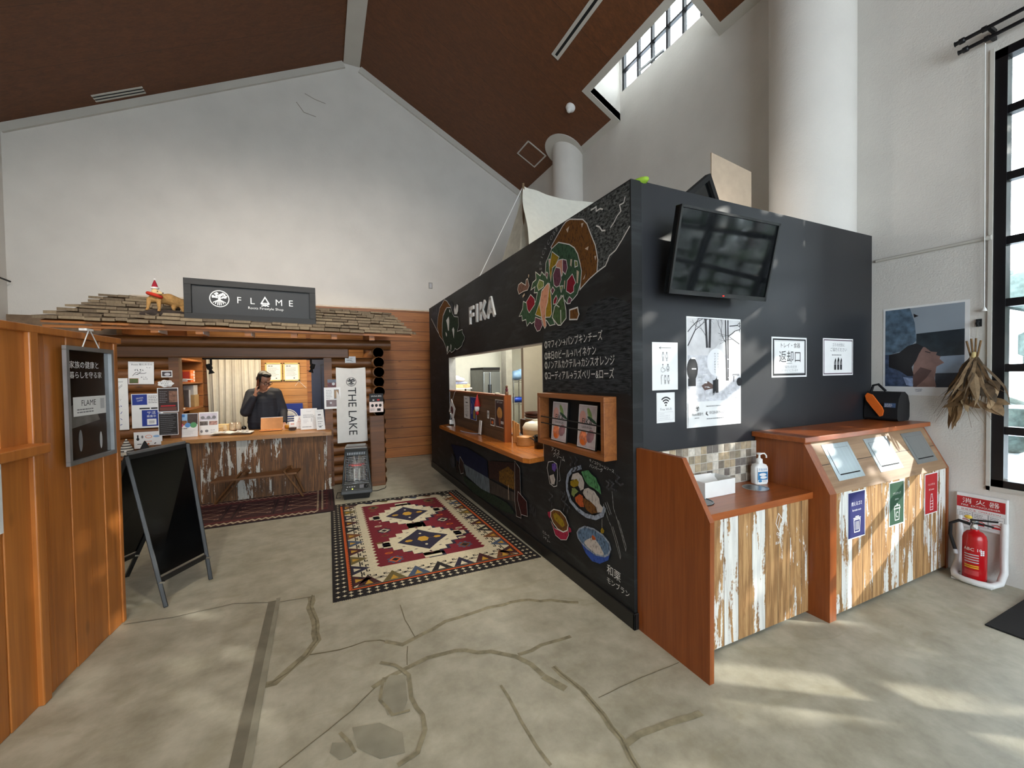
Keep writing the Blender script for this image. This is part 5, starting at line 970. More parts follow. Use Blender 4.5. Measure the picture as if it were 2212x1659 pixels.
# right hand closed on the phone, left hand resting on the counter
PH = hd(-.10, -.02, -.03)
def hand(base, d, nrm_, sd, curl, ln=1.0):
    d, nrm_, sd = V(d).normalized(), V(nrm_).normalized(), V(sd).normalized()
    for u_ in (-1, -.35, .35, 1): cap(g, base+sd*u_*.018, base+d*.075+sd*u_*.03, .015, .0125, SKIN, 7)
    for i, (u_, l_) in enumerate(((-1.0, .062), (-.35, .074), (.35, .07), (1.0, .054))):
        p = base+d*.078+sd*u_*.031; a = 0
        for q, seg in enumerate((.45, .32, .23)):
            a += curl*(1+.12*i); e_ = p+(d*math.cos(a)+nrm_*math.sin(a))*l_*seg*ln; cap(g, p, e_, .0092-.0008*q, .0086-.0008*q, SKIN, 5); p = e_
    p = base+d*.018-sd*.024; e1 = p+(d*.55-sd*.65+nrm_*.5)*.04; e2 = e1+(d*.85-sd*.05+nrm_*.55)*.032; cap(g, p, e1, .0125, .0105, SKIN, 5); cap(g, e1, e2, .010, .0088, SKIN, 5)
hand(V((-.866, 6.855, 1.335)), (.12, .05, 1), (.8, .35, -.1), (-.25, .9, 0), .42)
hand(V((-.512, 6.83, .872)), (.12, -.9, -.32), (.0, .2, -1), (-1, -.1, 0), .16)
bod = g.build('body', man, origin=(-.79, 7.08, 0)); remesh(bod, .0065, 3)
g = G(); cap(g, (-.885, 7.10, 1.315), (-.695, 7.10, 1.315), .105, .105, NAVY); cap(g, (-.79, 7.09, 1.38), (-.79, 7.10, 1.34), .072, .1, NAVY, 5)
cap(g, (-.85, 7.08, 1.25), (-.865, 7.07, .92), .135, .145, NAVY); cap(g, (-.73, 7.08, 1.25), (-.715, 7.07, .92), .135, .145, NAVY); cap(g, (-.79, 7.05, 1.2), (-.79, 7.04, .92), .13, .14, NAVY); cap(g, (-.875, 7.07, .86), (-.705, 7.07, .86), .13, .13, NAVY)
cap(g, SR+V((.02, 0, -.01)), ER, .088, .074, NAVY); cap(g, ER, ER.lerp(WR, .82), .072, .05, NAVY); cap(g, SL+V((-.02, 0, -.01)), EL, .088, .07, NAVY); cap(g, EL, EL.lerp(WL, .84), .066, .048, NAVY)
jk = g.build('jacket', man, origin=(-.79, 7.08, .8)); remesh(jk, .011, 3)
g = G()
for k in (-1, 1): cap(g, (-.79+k*.085, 7.08, .86), (-.79+k*.10, 7.09, .5), .115, .085, PM('trousers', (26, 26, 30), rough=.8)); cap(g, (-.79+k*.10, 7.09, .5), (-.79+k*.10, 7.12, .08), .08, .06, MT['trousers'])
remesh(g.build('trousers', man, origin=(-.79, 7.08, .08)), .014, 3)
g = G(); hb2 = lambda c, r, k=14: g.ball(hd(*c), r, HAIR, k, HR.to_euler())
hb2((0, .03, .062), (.081, .088, .078), 18); hb2((0, .055, .01), (.079, .068, .075), 16); hb2((0, -.03, .105), (.062, .055, .035), 14)
for k in (-1, 1): hb2((k*.066, .0, .035), (.017, .035, .045), 10)
remesh(g.build('hair', man), .007, 2)
g = G()
for k in (-1, 1):
    c_ = [hd(k*.034+.026*math.cos(a), -.108-.004*math.cos(a)*0, .004+.02*math.sin(a)) for a in [2*math.pi*i/16 for i in range(17)]]; g.tube(c_, .0028, 'matblack', 6); g.tube([hd(k*.06, -.105, .008), hd(k*.08, .0, .004)], .0028, 'matblack', 6)
    g.add([hd(k*.034+.024*math.cos(a), -.108, .004+.018*math.sin(a)) for a in [2*math.pi*i/16 for i in range(16)]], [tuple(range(16))], 'glass')
g.tube([hd(-.01, -.109, .008), hd(.01, -.109, .008)], .0028, 'matblack', 6); g.build('glasses', man)
g = G()
for k in (-1, 1):
    g.ball(hd(k*.034, -.094, .002), (.011, .006, .0055), 'paper', 10, HR.to_euler()); g.ball(hd(k*.034, -.0995, -.001), (.005, .003, .005), 'matblack', 8, HR.to_euler()); g.ball(hd(k*.034, -.098, .03), (.02, .007, .0045), HAIR, 8, HR.to_euler())
g.build('eyes_and_brows', man)
pd = (HR @ V((-.15, -.5, -.75))).normalized(); pm = Matrix((HR @ V((1, 0, 0)), pd.cross(HR @ V((1, 0, 0))).normalized(), pd)).transposed()
tag(G().obox(hd(-.097, -.035, -.035), (.009, .07, .145), pm, 'glossblack').build('mobile_phone', bevel=.004), 'black mobile phone held to the man\'s ear', 'phone')

# ================================================================ papers and cloth on the cabin front
PY = 6.39
def pinned(name, label, cat, x0, z0, w_, h_, draw, face='paper', y=PY, rot=0, group=None):
    fr = Fr((x0, y, z0), (math.cos(rot), 0, math.sin(rot)), (-math.sin(rot), 0, math.cos(rot))); g = G(); g.prism([fr.at(0, 0), fr.at(w_, 0), fr.at(w_, h_), fr.at(0, h_)], (0, .002, 0), face); draw(g, fr, w_, h_); return tag(g.build(name), label, cat, group)
def scrawl(g, fr, u, v, n, du, h, mat='ink', seed=1, wd=.004):
    rr = random.Random(seed)
    for i in range(n): g.stroke(fr, [(u+du*i+rr.uniform(0, du*.8), v+rr.uniform(-h, h)) for _ in range(4)], wd, mat)
def sg(g, fr, w, h):
    g.text(fr, 'Roots 樹と火さん', .03, h-.045, .026, 'ink', 'l', .02); scrawl(g, fr, .17, h-.07, 2, .02, .006, seed=3); scrawl(g, fr, .06, h-.1, 4, .022, .012, seed=4, wd=.005)
    g.stroke(fr, [(.04, .1), (.07, .14), (.12, .15), (.09, .12), (.06, .11), (.1, .13), (.15, .13), (.17, .14)], .005, 'ink'); scrawl(g, fr, .12, .085, 3, .018, .006, seed=6); g.text(fr, '6.13', .16, .055, .024, 'ink'); g.frect(fr, .01, .01, .095, .07, PM('olivelabel', (84, 96, 54))); g.stroke(fr, [(.01, .01), (.095, .01), (.095, .07), (.01, .07)], .004, 'pink', True)
pinned('autograph_board', 'square handwritten autograph board on the dark log wall', 'sign', -2.105, 1.508, .242, .272, sg, rot=-.02)
def wb_(g, fr, w, h):
    g.text(fr, 'TODAY', .03, h-.05, .02, 'ink', 'l'); g.stroke(fr, [(.05, h-.13), (.09, h-.09)], .004, 'grey'); g.stroke(fr, [(.05, h-.115), (.09, h-.075)], .004, 'grey')
    for k in range(5): scrawl(g, fr, .015, h-.26-k*.075, 3, .024, .012, 'lgrey' if k == 0 else 'blue', 9+k, .005)
pinned('memo_board', 'tall white memo board with blue handwriting beside the wooden partition', 'board', -2.25, .964, .14, .617, wb_, 'white')
pinned('photo_card', 'small pinned photo card above the speech shaped tag', 'card', -1.79, 1.585, .108, .083, lambda g, fr, w, h: (g.frect(fr, .008, .012, w-.008, h-.012, PM('photodark', (64, 54, 58), var=.5, scale=60)), g.fell(fr, w*.55, h*.45, .03, .018, 'lgrey')))
g = G(); fr = YF(-1.75, PY, 1.508); g.prism([fr.at(.078*math.cos(a)*(1+.08*math.cos(7*a)), .043*math.sin(a)*(1+.1*math.cos(7*a))) for a in [2*math.pi*i/42 for i in range(42)]], (0, .002, 0), 'paper'); g.text(fr, 'テントサウナ', 0, .014, .02, 'ink'); g.text(fr, 'あります', -.01, -.006, .02, 'ink'); g.text(fr, '予約受付中', .02, -.028, .016, 'ink'); tag(g.build('speech_tag'), 'white cloud shaped handwritten tag on the log wall', 'tag')
def sk(g, fr, w, h):
    g.frect(fr, .008, h-.135, w*.5, h-.008, 'blue'); g.text(fr, 'SAUNA', w*.27, h-.06, .026, 'paper', rot=.15, xs=.8); g.text(fr, 'CAMP', w*.27, h-.09, .026, 'paper', rot=.15, xs=.8); g.lines(fr, w*.54, w*.95, h-.03, 5, .02, .007, 'grey', 3); g.frect(fr, w*.25, h*.55, w*.58, h*.59, 'ink'); g.frect(fr, w*.62, h*.55, w*.95, h*.59, 'ink')
    g.frect(fr, w*.32, .02, w*.92, h*.52, 'blue'); g.text(fr, 'サ活', w*.62, h*.40, .044, 'paper'); g.text(fr, '募集中', w*.62, h*.31, .03, 'paper'); g.frect(fr, w*.48, .035, w*.78, h*.26, 'paper'); g.frect(fr, w*.54, .05, w*.72, h*.21, 'lgrey')
pinned('blue_notice_sheet', 'white sheet with two royal blue panels on the log wall', 'poster', -2.083, .974, .297, .415, sk)
pinned('dark_menu_sheet', 'dark sheet with a red bar pinned above the black price sheet', 'poster', -1.835, 1.155, .207, .30, lambda g, fr, w, h: (g.frect(fr, .008, .01, w-.008, h-.008, PM('choc', (44, 28, 24), var=.2)), g.frect(fr, w*.55, .12, w-.01, h-.04, PM('glowpic', (120, 84, 66), var=.5, scale=40)), g.lines(fr, w*.1, w*.5, h*.85, 7, .022, .006, 'grey', 6), g.frect(fr, w*.15, .07, w*.85, .085, 'red'), g.frect(fr, w*.1, .02, w*.9, .06, PM('rust', (104, 56, 46)))), y=PY-.004)
pinned('black_price_sheet', 'black price sheet with thin pale lines beside the counter end', 'poster', -1.832, .87, .195, .275, lambda g, fr, w, h: (g.frect(fr, .006, .006, w-.006, h-.006, PM('choc2', (26, 20, 20))), g.lines(fr, w*.1, w*.9, h*.93, 11, .0235, .005, 'grey', 8)), y=PY-.006)
pinned('illustrated_sheet', 'white sheet with small tool drawings low on the log wall', 'poster', -2.07, .725, .27, .20, lambda g, fr, w, h: (g.frect(fr, .03, .13, .045, .165, 'ink'), g.fell(fr, .0375, .115, .014, .018, 'ink'), g.fell(fr, .08, .14, .01, .018, 'grey'), g.ring(fr, .14, .14, .03, .018, .005, 'orange'), g.fell(fr, .215, .14, .032, .014, 'sky'), g.frect(fr, .03, .05, .07, .058, 'ink'), g.fell(fr, .135, .05, .014, .016, PM('brick', (186, 110, 84)), 4), g.fell(fr, .2, .055, .012, .006, 'ink', rot=.6), g.lines(fr, .1, .17, .085, 1, .01, .006, 'orange', 2)), rot=.01)
ls = thing('plank_ledge', 'brown plank ledge behind the black folding sign', 'ledge', (-2.0, 6.25, 0)); G().box(-2.3, -1.76, 6.12, 6.38, .64, .67, 'clad').build('plank', ls)
for x in (-2.26, -1.8): G().box(x, x+.03, 6.15, 6.35, 0, .64, 'clad').build('leg', ls)
def gnome(name, label, x, y, z, r, h, hatm, stripes=False, hearts=False):
    t_ = thing(name, label, 'gnome', (x, y, z))
    G().lathe([(r*.7, 0), (r, .015), (r, .05), (r*.85, .07)], (x, y, z), PM('gnomefelt', (196, 190, 176), rough=.9), 18).build('body', t_)
    g = G(); prof = [(r*1.05*(1-k/10)**.9+.004, .055+(h-.055)*k/10) for k in range(11)]
    for k in range(10): g.lathe(prof[k:k+2], (x, y, z), (PM('wool_white', (206, 202, 192), rough=.9) if (stripes and k % 2) else hatm), 20)
    if hearts:
        fr = YF(x, y-r*.52, z+h*.6); g.fell(fr, -.008, .006, .010, .010, 'paper', 10); g.fell(fr, .008, .006, .010, .010, 'paper', 10); g.fpoly(fr, [(-.016, .002), (.016, .002), (0, -.016)], 'paper')
    g.build('hat', t_); G().ball((x+.01, y-r*.95, z+.06), .014, 'paper', 10).build('nose', t_)
gnome('gnome', 'gnome with a grey and white striped knit hat on the ledge', -2.085, 6.22, .672, .062, .20, PM('wool_grey', (74, 72, 70), rough=.9), True)
gnome('gnome', 'gnome with a dark pointed hat bearing a white heart on the ledge', -1.918, 6.22, .672, .045, .165, PM('wool_dark', (34, 34, 38), rough=.9), False, True)
# towel banner
class FrT(Fr):
    def at(s, u, v, w=0.0):
        d = .010*math.sin(u*26+.6)*(1-v/1.1)*.8+.016*math.sin((u-.2)*15)*(1-v/1.085)**2+.01*math.cos(u*8+v*3); sag = -.018*math.sin(math.pi*u/.4)*(v/1.09)**6
        return V((s.o.x+u*(1+.03*(1-v/1.09))-.012*(1-v/1.09)*0, s.o.y-d-w, s.o.z+v+sag))
tw = FrT((.182, 6.36, .612), (1, 0, 0), (0, 0, 1)); TWL = plain('towel', (214, 212, 208), .95, var=.03, bump=.35, bscale=260)
g = G(); NX, NZ = 24, 48; g.add([tw.at(.397*i/NX, 1.085*j/NZ) for i in range(NX+1) for j in range(NZ+1)], [(i*(NZ+1)+j, (i+1)*(NZ+1)+j, (i+1)*(NZ+1)+j+1, i*(NZ+1)+j+1) for i in range(NX) for j in range(NZ)], TWL, True)
tree_logo(g, tw, .20, .878, .068, 'ink', None); g.text(tw, 'THE LAKE', .155, .795, .155, 'ink', 'l', RAD(-90), width=.69)
for u_ in (.008, .389): g.ball(tw.at(u_, 1.08, .003), .006, 'alu', 8)
tag(g.build('towel_banner'), 'white hanging towel lettered THE LAKE with a tree emblem', 'towel')
pinned('small_notice', 'little white notice pinned above the hanging towel', 'notice', .308, 1.76, .145, .095, lambda g, fr, w, h: (g.text(fr, 'THE LAKE', .02, h*.62, .018, 'ink', 'l'), g.lines(fr, .02, w*.85, h*.42, 1, .02, .008, 'ink', 4), g.lines(fr, w*.5, w*.9, h*.25, 1, .01, .005, 'grey', 4)))
pinned('red_grey_card', 'small grey and red picture card above the phone leaflet', 'card', .07, 1.41, .11, .115, lambda g, fr, w, h: (g.frect(fr, 0, 0, w, h*.6, PM('mutedred', (96, 50, 56), var=.5, scale=50)), g.frect(fr, 0, h*.6, w, h, PM('steelblue', (92, 98, 112))), g.fell(fr, w*.7, h*.45, .02, .02, 'lgrey')), y=PY-.02)
pinned('phone_leaflet', 'white leaflet showing a smartphone beside the towel', 'leaflet', .022, 1.108, .215, .303, lambda g, fr, w, h: (g.frect(fr, w*.12, .03, w*.9, h*.42, PM('mauvepic', (120, 104, 106), var=.25)), g.fell(fr, w*.4, h*.28, .014, .014, 'lgrey'), g.frect(fr, w*.6, h*.46, w*.9, h*.9, 'grey'), g.frect(fr, w*.62, h*.5, w*.88, h*.87, PM('tanscreen', (156, 128, 96))), g.lines(fr, w*.12, w*.52, h*.86, 6, .022, .006, 'grey', 5)), y=PY-.024)
pinned('camp_flyer', 'black and pale pink flyer pinned on the corner logs', 'flyer', .60, 1.05, .19, .265, lambda g, fr, w, h: (g.frect(fr, 0, h*.56, w, h, 'ink'), g.text(fr, 'SAUNA BBQ', w/2, h*.83, .026, 'paper'), g.fell(fr, w*.3, h*.65, .014, .01, 'lgrey'), g.fell(fr, w*.65, h*.66, .02, .012, 'red'), [g.fell(fr, w*u_, h*.36, .02, .024, 'ink', 7) for u_ in (.22, .5, .78)], g.lines(fr, w*.08, w*.5, h*.18, 2, .018, .006, 'grey', 4), g.frect(fr, w*.55, h*.06, w*.8, h*.2, 'ink')), PM('palepink', (226, 208, 202)), y=6.115)
# sign board
sg_ = thing('shop_sign', 'black framed FLAME sign board standing on the shingle roof', 'sign', (-.775, 6.2, 2.28))
def srect(g, x0, z0, x1, z1, y0, y1, mat):
    f_ = lambda x: -.02*(x+1.495)/1.44
    g.hexa([(x0, y0, z0+f_(x0)), (x1, y0, z0+f_(x1)), (x1, y1, z0+f_(x1)), (x0, y1, z0+f_(x0)), (x0, y0, z1+f_(x0)), (x1, y0, z1+f_(x1)), (x1, y1, z1+f_(x1)), (x0, y1, z1+f_(x0))], mat)
MT['signwood'] = wood('black_stained_wood', (34, 33, 32), (18, 18, 18), 0, .6, knots=False); g = G(); A_, B_, C_, D_ = -1.495, 2.29, -.055, 2.788
for q in ((A_, B_, C_, B_+.075), (A_, D_-.075, C_, D_), (A_, B_+.075, A_+.075, D_-.075), (C_-.075, B_+.075, C_, D_-.075)): srect(g, *q, 6.18, 6.24, 'signwood')
g.build('frame', sg_, bevel=.003); g = G(); srect(g, A_+.07, B_+.07, C_-.07, D_-.07, 6.21, 6.235, PM('signblack', (17, 19, 21), rough=.5)); g.build('panel', sg_)
fr = Fr((0, 6.2095, 2.53), (1, 0, -.0139), (0, 0, 1)); g = G(); tree_logo(g, fr, -1.14, .012, .105, 'white')
for ch, x in (('F', -.935), ('L', -.79), ('M', -.495), ('E', -.355)): g.text(fr, ch, x, -.03, .115, 'white', xs=1.0)
g.stroke(fr, [(-.69, -.012), (-.605, -.012), (-.6475, .065)], .014, 'white', True); g.stroke(fr, [(-.695, -.02), (-.605, -.05)], .012, 'white'); g.stroke(fr, [(-.6, -.02), (-.69, -.05)], .012, 'white'); g.stroke(fr, [(-.6475, -.02), (-.6475, -.055)], .01, 'white')
g.text(fr, 'Roots Firestyle Shop', -.64, -.095, .044, 'white', width=.40); g.build('lettering', sg_)
# stuffed animal on driftwood
an = thing('animal_figure', 'tan animal figure in a red hat and scarf on driftwood atop the roof', 'figure', (-1.75, 6.4, 2.33))
FUR = plain('tan_fur', (176, 134, 78), .9, var=.2, scale=40, bump=.5, bscale=160); FURL = plain('cream_fur', (222, 196, 146), .9, var=.1, scale=40)
g = G()
for a, b, ra, rb in (((-1.815, 6.32, 2.535), (-1.70, 6.42, 2.55), .055, .07), ((-1.70, 6.42, 2.55), (-1.585, 6.5, 2.51), .072, .058), ((-1.80, 6.31, 2.56), (-1.785, 6.28, 2.595), .045, .04), ((-1.855, 6.30, 2.52), (-1.862, 6.27, 2.41), .028, .016), ((-1.765, 6.30, 2.52), (-1.748, 6.25, 2.40), .03, .016), ((-1.862, 6.27, 2.40), (-1.866, 6.245, 2.392), .017, .015), ((-1.748, 6.25, 2.39), (-1.748, 6.225, 2.382), .017, .015), ((-1.66, 6.46, 2.47), (-1.65, 6.40, 2.44), .034, .022), ((-1.65, 6.40, 2.44), (-1.645, 6.42, 2.40), .02, .014), ((-1.58, 6.49, 2.47), (-1.57, 6.44, 2.43), .03, .02), ((-1.57, 6.44, 2.43), (-1.565, 6.46, 2.39), .018, .014), ((-1.575, 6.5, 2.52), (-1.47, 6.5, 2.475), .026, .016)): cap(g, a, b, ra, rb, FUR, 7)
remesh(g.build('body', an), .008, 3)
g = G(); cap(g, (-1.79, 6.265, 2.61), (-1.735, 6.235, 2.592), .036, .022, FURL, 5); cap(g, (-1.735, 6.235, 2.592), (-1.715, 6.225, 2.588), .02, .013, FURL, 4)
for k in (-1, 1): g.ball((-1.80+.012*k, 6.28-.025*k, 2.645), (.012, .008, .014), FUR, 8)
h_ = remesh(g.build('head', an), .006, 2); G().ball((-1.70, 6.218, 2.59), .007, 'matblack', 8).ball((-1.75, 6.212, 2.607), .006, 'matblack', 8).ball((-1.735, 6.262, 2.61), .006, 'matblack', 8).build('eyes_and_nose', h_)
g = G(); g.tube([V((-1.80+.06*math.cos(a), 6.285+.05*math.sin(a), 2.572-.02*math.cos(a))) for a in [2*math.pi*i/20 for i in range(21)]], .02, PM('scarf_red', (196, 46, 24), rough=.8), 10); g.build('scarf', an)
ht = G().lathe([(.036, 0), (.022, .05), (.006, .095), (0, .1)], (-1.79, 6.27, 2.65), PM('hat_red', (158, 20, 42), rough=.8), 16).build('hat', an); G().lathe([(.036, 0), (.042, .008), (.04, .02), (.034, .022)], (-1.79, 6.27, 2.642), 'white', 16).ball((-1.79, 6.27, 2.757), .012, 'white', 10).build('hat_trim', ht)
g = G(); cap(g, (-1.96, 6.27, 2.335), (-1.80, 6.26, 2.355), .022, .05, PM('driftwood', (58, 48, 42), rough=.9, var=.3)); cap(g, (-1.80, 6.26, 2.355), (-1.68, 6.33, 2.36), .05, .045, 'driftwood'); cap(g, (-1.68, 6.33, 2.37), (-1.53, 6.46, 2.37), .045, .035, 'driftwood'); remesh(g.build('driftwood', an), .012, 4)

# ================================================================ heater
hx, hy, hr = .385, 5.70, RAD(-6)
ht = thing('heater', 'grey upright heater with a wire guard in front of the log corner', 'heater', (hx, hy, 0))
HM = Matrix.Rotation(hr, 3, 'Z'); HP = lambda x, y, z: V((hx, hy, 0)) + HM @ V((x, y, z))
HG = PM('heater_grey', (58, 60, 60), rough=.4); HD = PM('heater_dark', (26, 27, 28), rough=.5)
def hhex(g, z0, z1, a0, a1, mat): g.hexa([HP(*p, z0) for p in ((a0[0], a0[2]), (a0[1], a0[2]), (a0[1], a0[3]), (a0[0], a0[3]))] + [HP(*p, z1) for p in ((a1[0], a1[2]), (a1[1], a1[2]), (a1[1], a1[3]), (a1[0], a1[3]))], mat); return g
hhex(G(), .0, .07, (-.15, .15, -.13, .13), (-.165, .165, -.15, .14), HD).build('base', ht)
hhex(hhex(G(), .07, .12, (-.19, .19, -.17, .15), (-.185, .185, -.165, .145), HG), .12, .19, (-.185, .185, -.165, .145), (-.155, .155, -.10, .13), HG).build('control_deck', ht, bevel=.01)
g = G(); g.obox(HP(.06, -.135, .155), (.05, .01, .05), Euler((RAD(-45), 0, hr)), 'grey'); g.lathe([(.024, 0), (.022, .02), (0, .02)], HP(.115, -.135, .155), HD, 14, (0, -.7, .7)); g.build('knob', ht)
g = G(); [g.obox(HP(-.11+.028*k, -.135, .16), (.016, .006, .01), Euler((RAD(-45), 0, hr)), 'lgrey') for k in range(4)]; g.ball(HP(-.05, -.155, .135), .008, PM('led', (210, 220, 90), emis=2), 8); g.ball(HP(-.12, -.155, .135), .007, 'paper', 8); g.build('buttons', ht)
hhex(G(), .19, .63, (-.14, .14, .05, .13), (-.115, .115, .04, .12), HD).build('rear_housing', ht)
g = G(); g.add([HP(-.11+.22*i/10, .045-.05*abs(i/5-1)**2, z) for i in range(11) for z in (.2, .55)], [(2*i, 2*i+2, 2*i+3, 2*i+1) for i in range(10)], PM('reflector', (188, 186, 182), rough=.2, metal=.9), True); g.build('reflector', ht)
g = G()
for k in (-.03, .03): g.tube([HP(k, .0, .2), HP(k, .0, .36)], .009, PM('quartz', (240, 238, 230), rough=.3))
g.tube([HP(-.06, .0, .40), HP(.06, .0, .40)], .006, PM('element_red', (200, 40, 30), emis=.6)); g.build('heating_element', ht)
for s_ in (-1, 1):
    g = G(); g.tube([HP(s_*.165, -.10, .17), HP(s_*.13, -.085, .56), HP(s_*.13, -.06, .60)], .012, HG); g.tube([HP(s_*.165, .06, .17), HP(s_*.13, .06, .60)], .012, HG); g.build('post', ht)
g = G()
for i in range(17): z = .19+i*.021; k = 1-.18*(z-.17)/.43; g.tube([HP(-.15*k, -.098+.03*(z-.17), z), HP(.15*k, -.098+.03*(z-.17), z)], .0016, 'chrome', 5)
for i in range(9): x = -.14+.035*i; g.tube([HP(x, -.098, .19), HP(x*.86, -.088, .53)], .0018, 'chrome', 5)
g.build('wire_guard', ht)
g = hhex(G(), .545, .60, (-.125, .125, -.08, .05), (-.12, .12, -.075, .06), HD)
for i in range(11): g.obox(HP(-.10+.02*i, -.083, .572), (.006, .008, .026), Euler((0, 0, hr)), 'alu')
g.build('grille', ht); hhex(hhex(G(), .60, .645, (-.13, .13, -.10, .13), (-.14, .14, -.11, .13), HG), .645, .668, (-.14, .14, -.11, .13), (-.115, .115, -.085, .11), 'alu').build('top_cap', ht, bevel=.008)
G().tube([HP(-.16, .08, .05), HP(-.24, .02, .06), HP(-.25, -.05, .01), HP(-.2, -.04, .008)], .005, 'matblack').tube([HP(.15, .1, .02), HP(.25, .14, .006), HP(.36, .25, .006), HP(.37, .35, .006)], .005, 'matblack').build('power_cord', ht)
# ================================================================ low folding bench
bn = thing('low_bench', 'low wooden folding bench with crossed legs before the shop counter', 'bench', (-.77, 6.05, 0))
MT['benchwood'] = wood('bench_wood', (126, 84, 46), (88, 56, 28), 0, .55, knots=False)
g = G(); g.hexa([(-1.24, 5.95, .305), (-.32, 5.90, .325), (-.28, 6.10, .335), (-1.20, 6.15, .315), (-1.24, 5.95, .33), (-.32, 5.90, .35), (-.28, 6.10, .36), (-1.20, 6.15, .34)], 'benchwood'); g.build('seat', bn, bevel=.003)
for p0, p1 in (((-.92, 5.93, .41), (-1.23, 6.12, .012)), ((-.88, 6.15, .40), (-1.18, 6.19, .012)), ((-.47, 5.90, .385), (-.26, 5.985, .012)), ((-.40, 6.12, .40), (-.255, 6.19, .012))): G().bar(p0, p1, .035, .02, 'benchwood').build('leg', bn)
G().bar((-.90, 5.97, .385), (-.87, 6.13, .385), .03, .03, 'benchwood').bar((-.46, 5.94, .37), (-.41, 6.10, .385), .03, .03, 'benchwood').build('crossbar', bn)

# ================================================================ rugs
for k_, c_ in dict(r_red=(112, 16, 34), r_ivory=(206, 196, 170), r_black=(24, 18, 20), r_navy=(32, 28, 52), r_orange=(196, 86, 30), r_gold=(190, 146, 50), r_olive=(104, 92, 54), r_blue=(66, 80, 104), r_brown=(112, 66, 34), r_dark=(64, 22, 26)).items(): MT[k_] = plain(k_, c_, .95, var=.1, scale=60, bump=.5, bscale=400)
RX, RY_, RW, RH = .04, 3.05, 1.60, 2.32
class FrR(Fr):
    def at(s, u, v, w=0.0):
        x = .033+(1.652-.033)*u/RW + (v/RH)*(.028-.07*u/RW); y = 3.06-.024*u/RW + v*(1+(.008)*(1-u/RW))
        return V((x, y, .006+w*.6))
rg = FrR((0, 0, 0), (1, 0, 0), (0, 1, 0)); g = G()
g.prism([rg.at(0, 0, -.009), rg.at(RW, 0, -.009), rg.at(RW, RH, -.009), rg.at(0, RH, -.009)], (0, 0, .0050), 'r_black')
L0 = g.frect(rg, .0, .0, RW, RH, 'r_black')
w_ = g.lay(rg)
def flower(u, v, s_): g.fpoly(rg, [(u, v-s_), (u+s_*.35, v-s_*.35), (u+s_, v), (u+s_*.35, v+s_*.35), (u, v+s_), (u-s_*.35, v+s_*.35), (u-s_, v), (u-s_*.35, v-s_*.35)], 'r_ivory', w_)
for i in range(34):
    v = .05+i*(RH-.1)/33
    for u in (.035, .078, RW-.035, RW-.078): flower(u, v, .017)
for i in range(24):
    u = .12+i*(RW-.24)/23
    for v in (.035, .08, RH-.04): flower(u, v, .019)
g.frect(rg, .108, .11, .132, RH-.10, 'r_orange'); g.frect(rg, RW-.132, .11, RW-.108, RH-.1, 'r_orange'); g.frect(rg, .108, .108, RW-.108, .125, 'r_orange')
w_ = g.lay(rg)
for i in range(60):
    v = .12+i*(RH-.24)/59
    for u, s_ in ((.132, 1), (RW-.132, -1)): g.fpoly(rg, [(u-s_*.008, v), (u-s_*.008, v+.016), (u+s_*.006, v+.008)], 'r_black', w_)
IV0, IV1 = .142, RW-.142
g.frect(rg, IV0, .14, IV1, RH-.10, 'r_ivory')
FU0, FU1, FV0, FV1 = .36, RW-.36, .40, RH-.22
w1_, w2_, w3_ = g.lay(rg), g.lay(rg), g.lay(rg)
cols = ['r_dark', 'r_navy', 'r_olive', 'r_dark', 'r_blue', 'r_brown', 'r_black']
def tri(u, v, du, dv, hgt, m_):
    """a border triangle with hooked arms: base centre (u,v), along (du,dv), height vector perpendicular"""
    nx, ny = -dv, du; b_ = lambda a, h: (u+du*a+nx*h, v+dv*a+ny*h)
    g.fpoly(rg, [b_(-.088, 0), b_(.088, 0), b_(0, hgt)], m_, w1_); g.fpoly(rg, [b_(-.03, .015), b_(.03, .015), b_(0, hgt*.5)], 'r_ivory' if m_ in ('r_navy', 'r_black') else 'r_gold', w3_)
    for s_ in (-1, 1):
        for q in (.45, .75): h_ = hgt*q; a_ = s_*(.088*(1-q)+.0); g.fpoly(rg, [b_(a_, h_), b_(a_+s_*.045, h_), b_(a_+s_*.045, h_+.028), b_(a_+s_*.018, h_+.028), b_(a_+s_*.018, h_+.019), b_(a_+s_*.034, h_+.019), b_(a_+s_*.034, h_+.010), b_(a_, h_+.010)], 'r_black', w2_)
for i in range(11):
    v = .24+i*.19; tri(IV0, v, 0, -1, .14, cols[i % 7]); tri(IV1, v, 0, 1, .14, cols[(i+3) % 7])
for i in range(7): u = .25+i*.183; tri(u, .142, 1, 0, .16, cols[(i*2) % 7])
for i in range(7): u = .25+i*.183; g.fpoly(rg, [(u-.06, RH-.1), (u+.06, RH-.1), (u+.03, RH-.16), (u-.02, RH-.14)], cols[i % 7], w1_)
# red field with saw-toothed sides
pts = [(FU0, FV0), (FU1, FV0)]; n = 26
for i in range(n): v0 = FV0+(FV1-FV0)*i/n; dv = (FV1-FV0)/n; pts += [(FU1+.028, v0+dv*.5), (FU1, v0+dv)]
pts += [(FU0, FV1)]
for i in range(n): v0 = FV1-(FV1-FV0)*i/n; dv = (FV1-FV0)/n; pts += [(FU0-.028, v0-dv*.5), (FU0, v0-dv)]
g.fpoly(rg, pts[:-1], 'r_red')
CU = RW/2
def stepped(cu, cv, a, b, n, sh=0.0):
    q = []
    for k in range(n): q += [(a*(1-k/n), b*k/n), (a*(1-k/n), b*(k+1)/n)]
    q = q[0:]
    full = [(cu+x, cv+y) for x, y in q] + [(cu-x, cv+y) for x, y in q[::-1]] + [(cu-x, cv-y) for x, y in q] + [(cu+x, cv-y) for x, y in q[::-1]]
    return [(x+sh, y-sh*.6) for x, y in full]
LW = [g.lay(rg) for _ in range(5)]
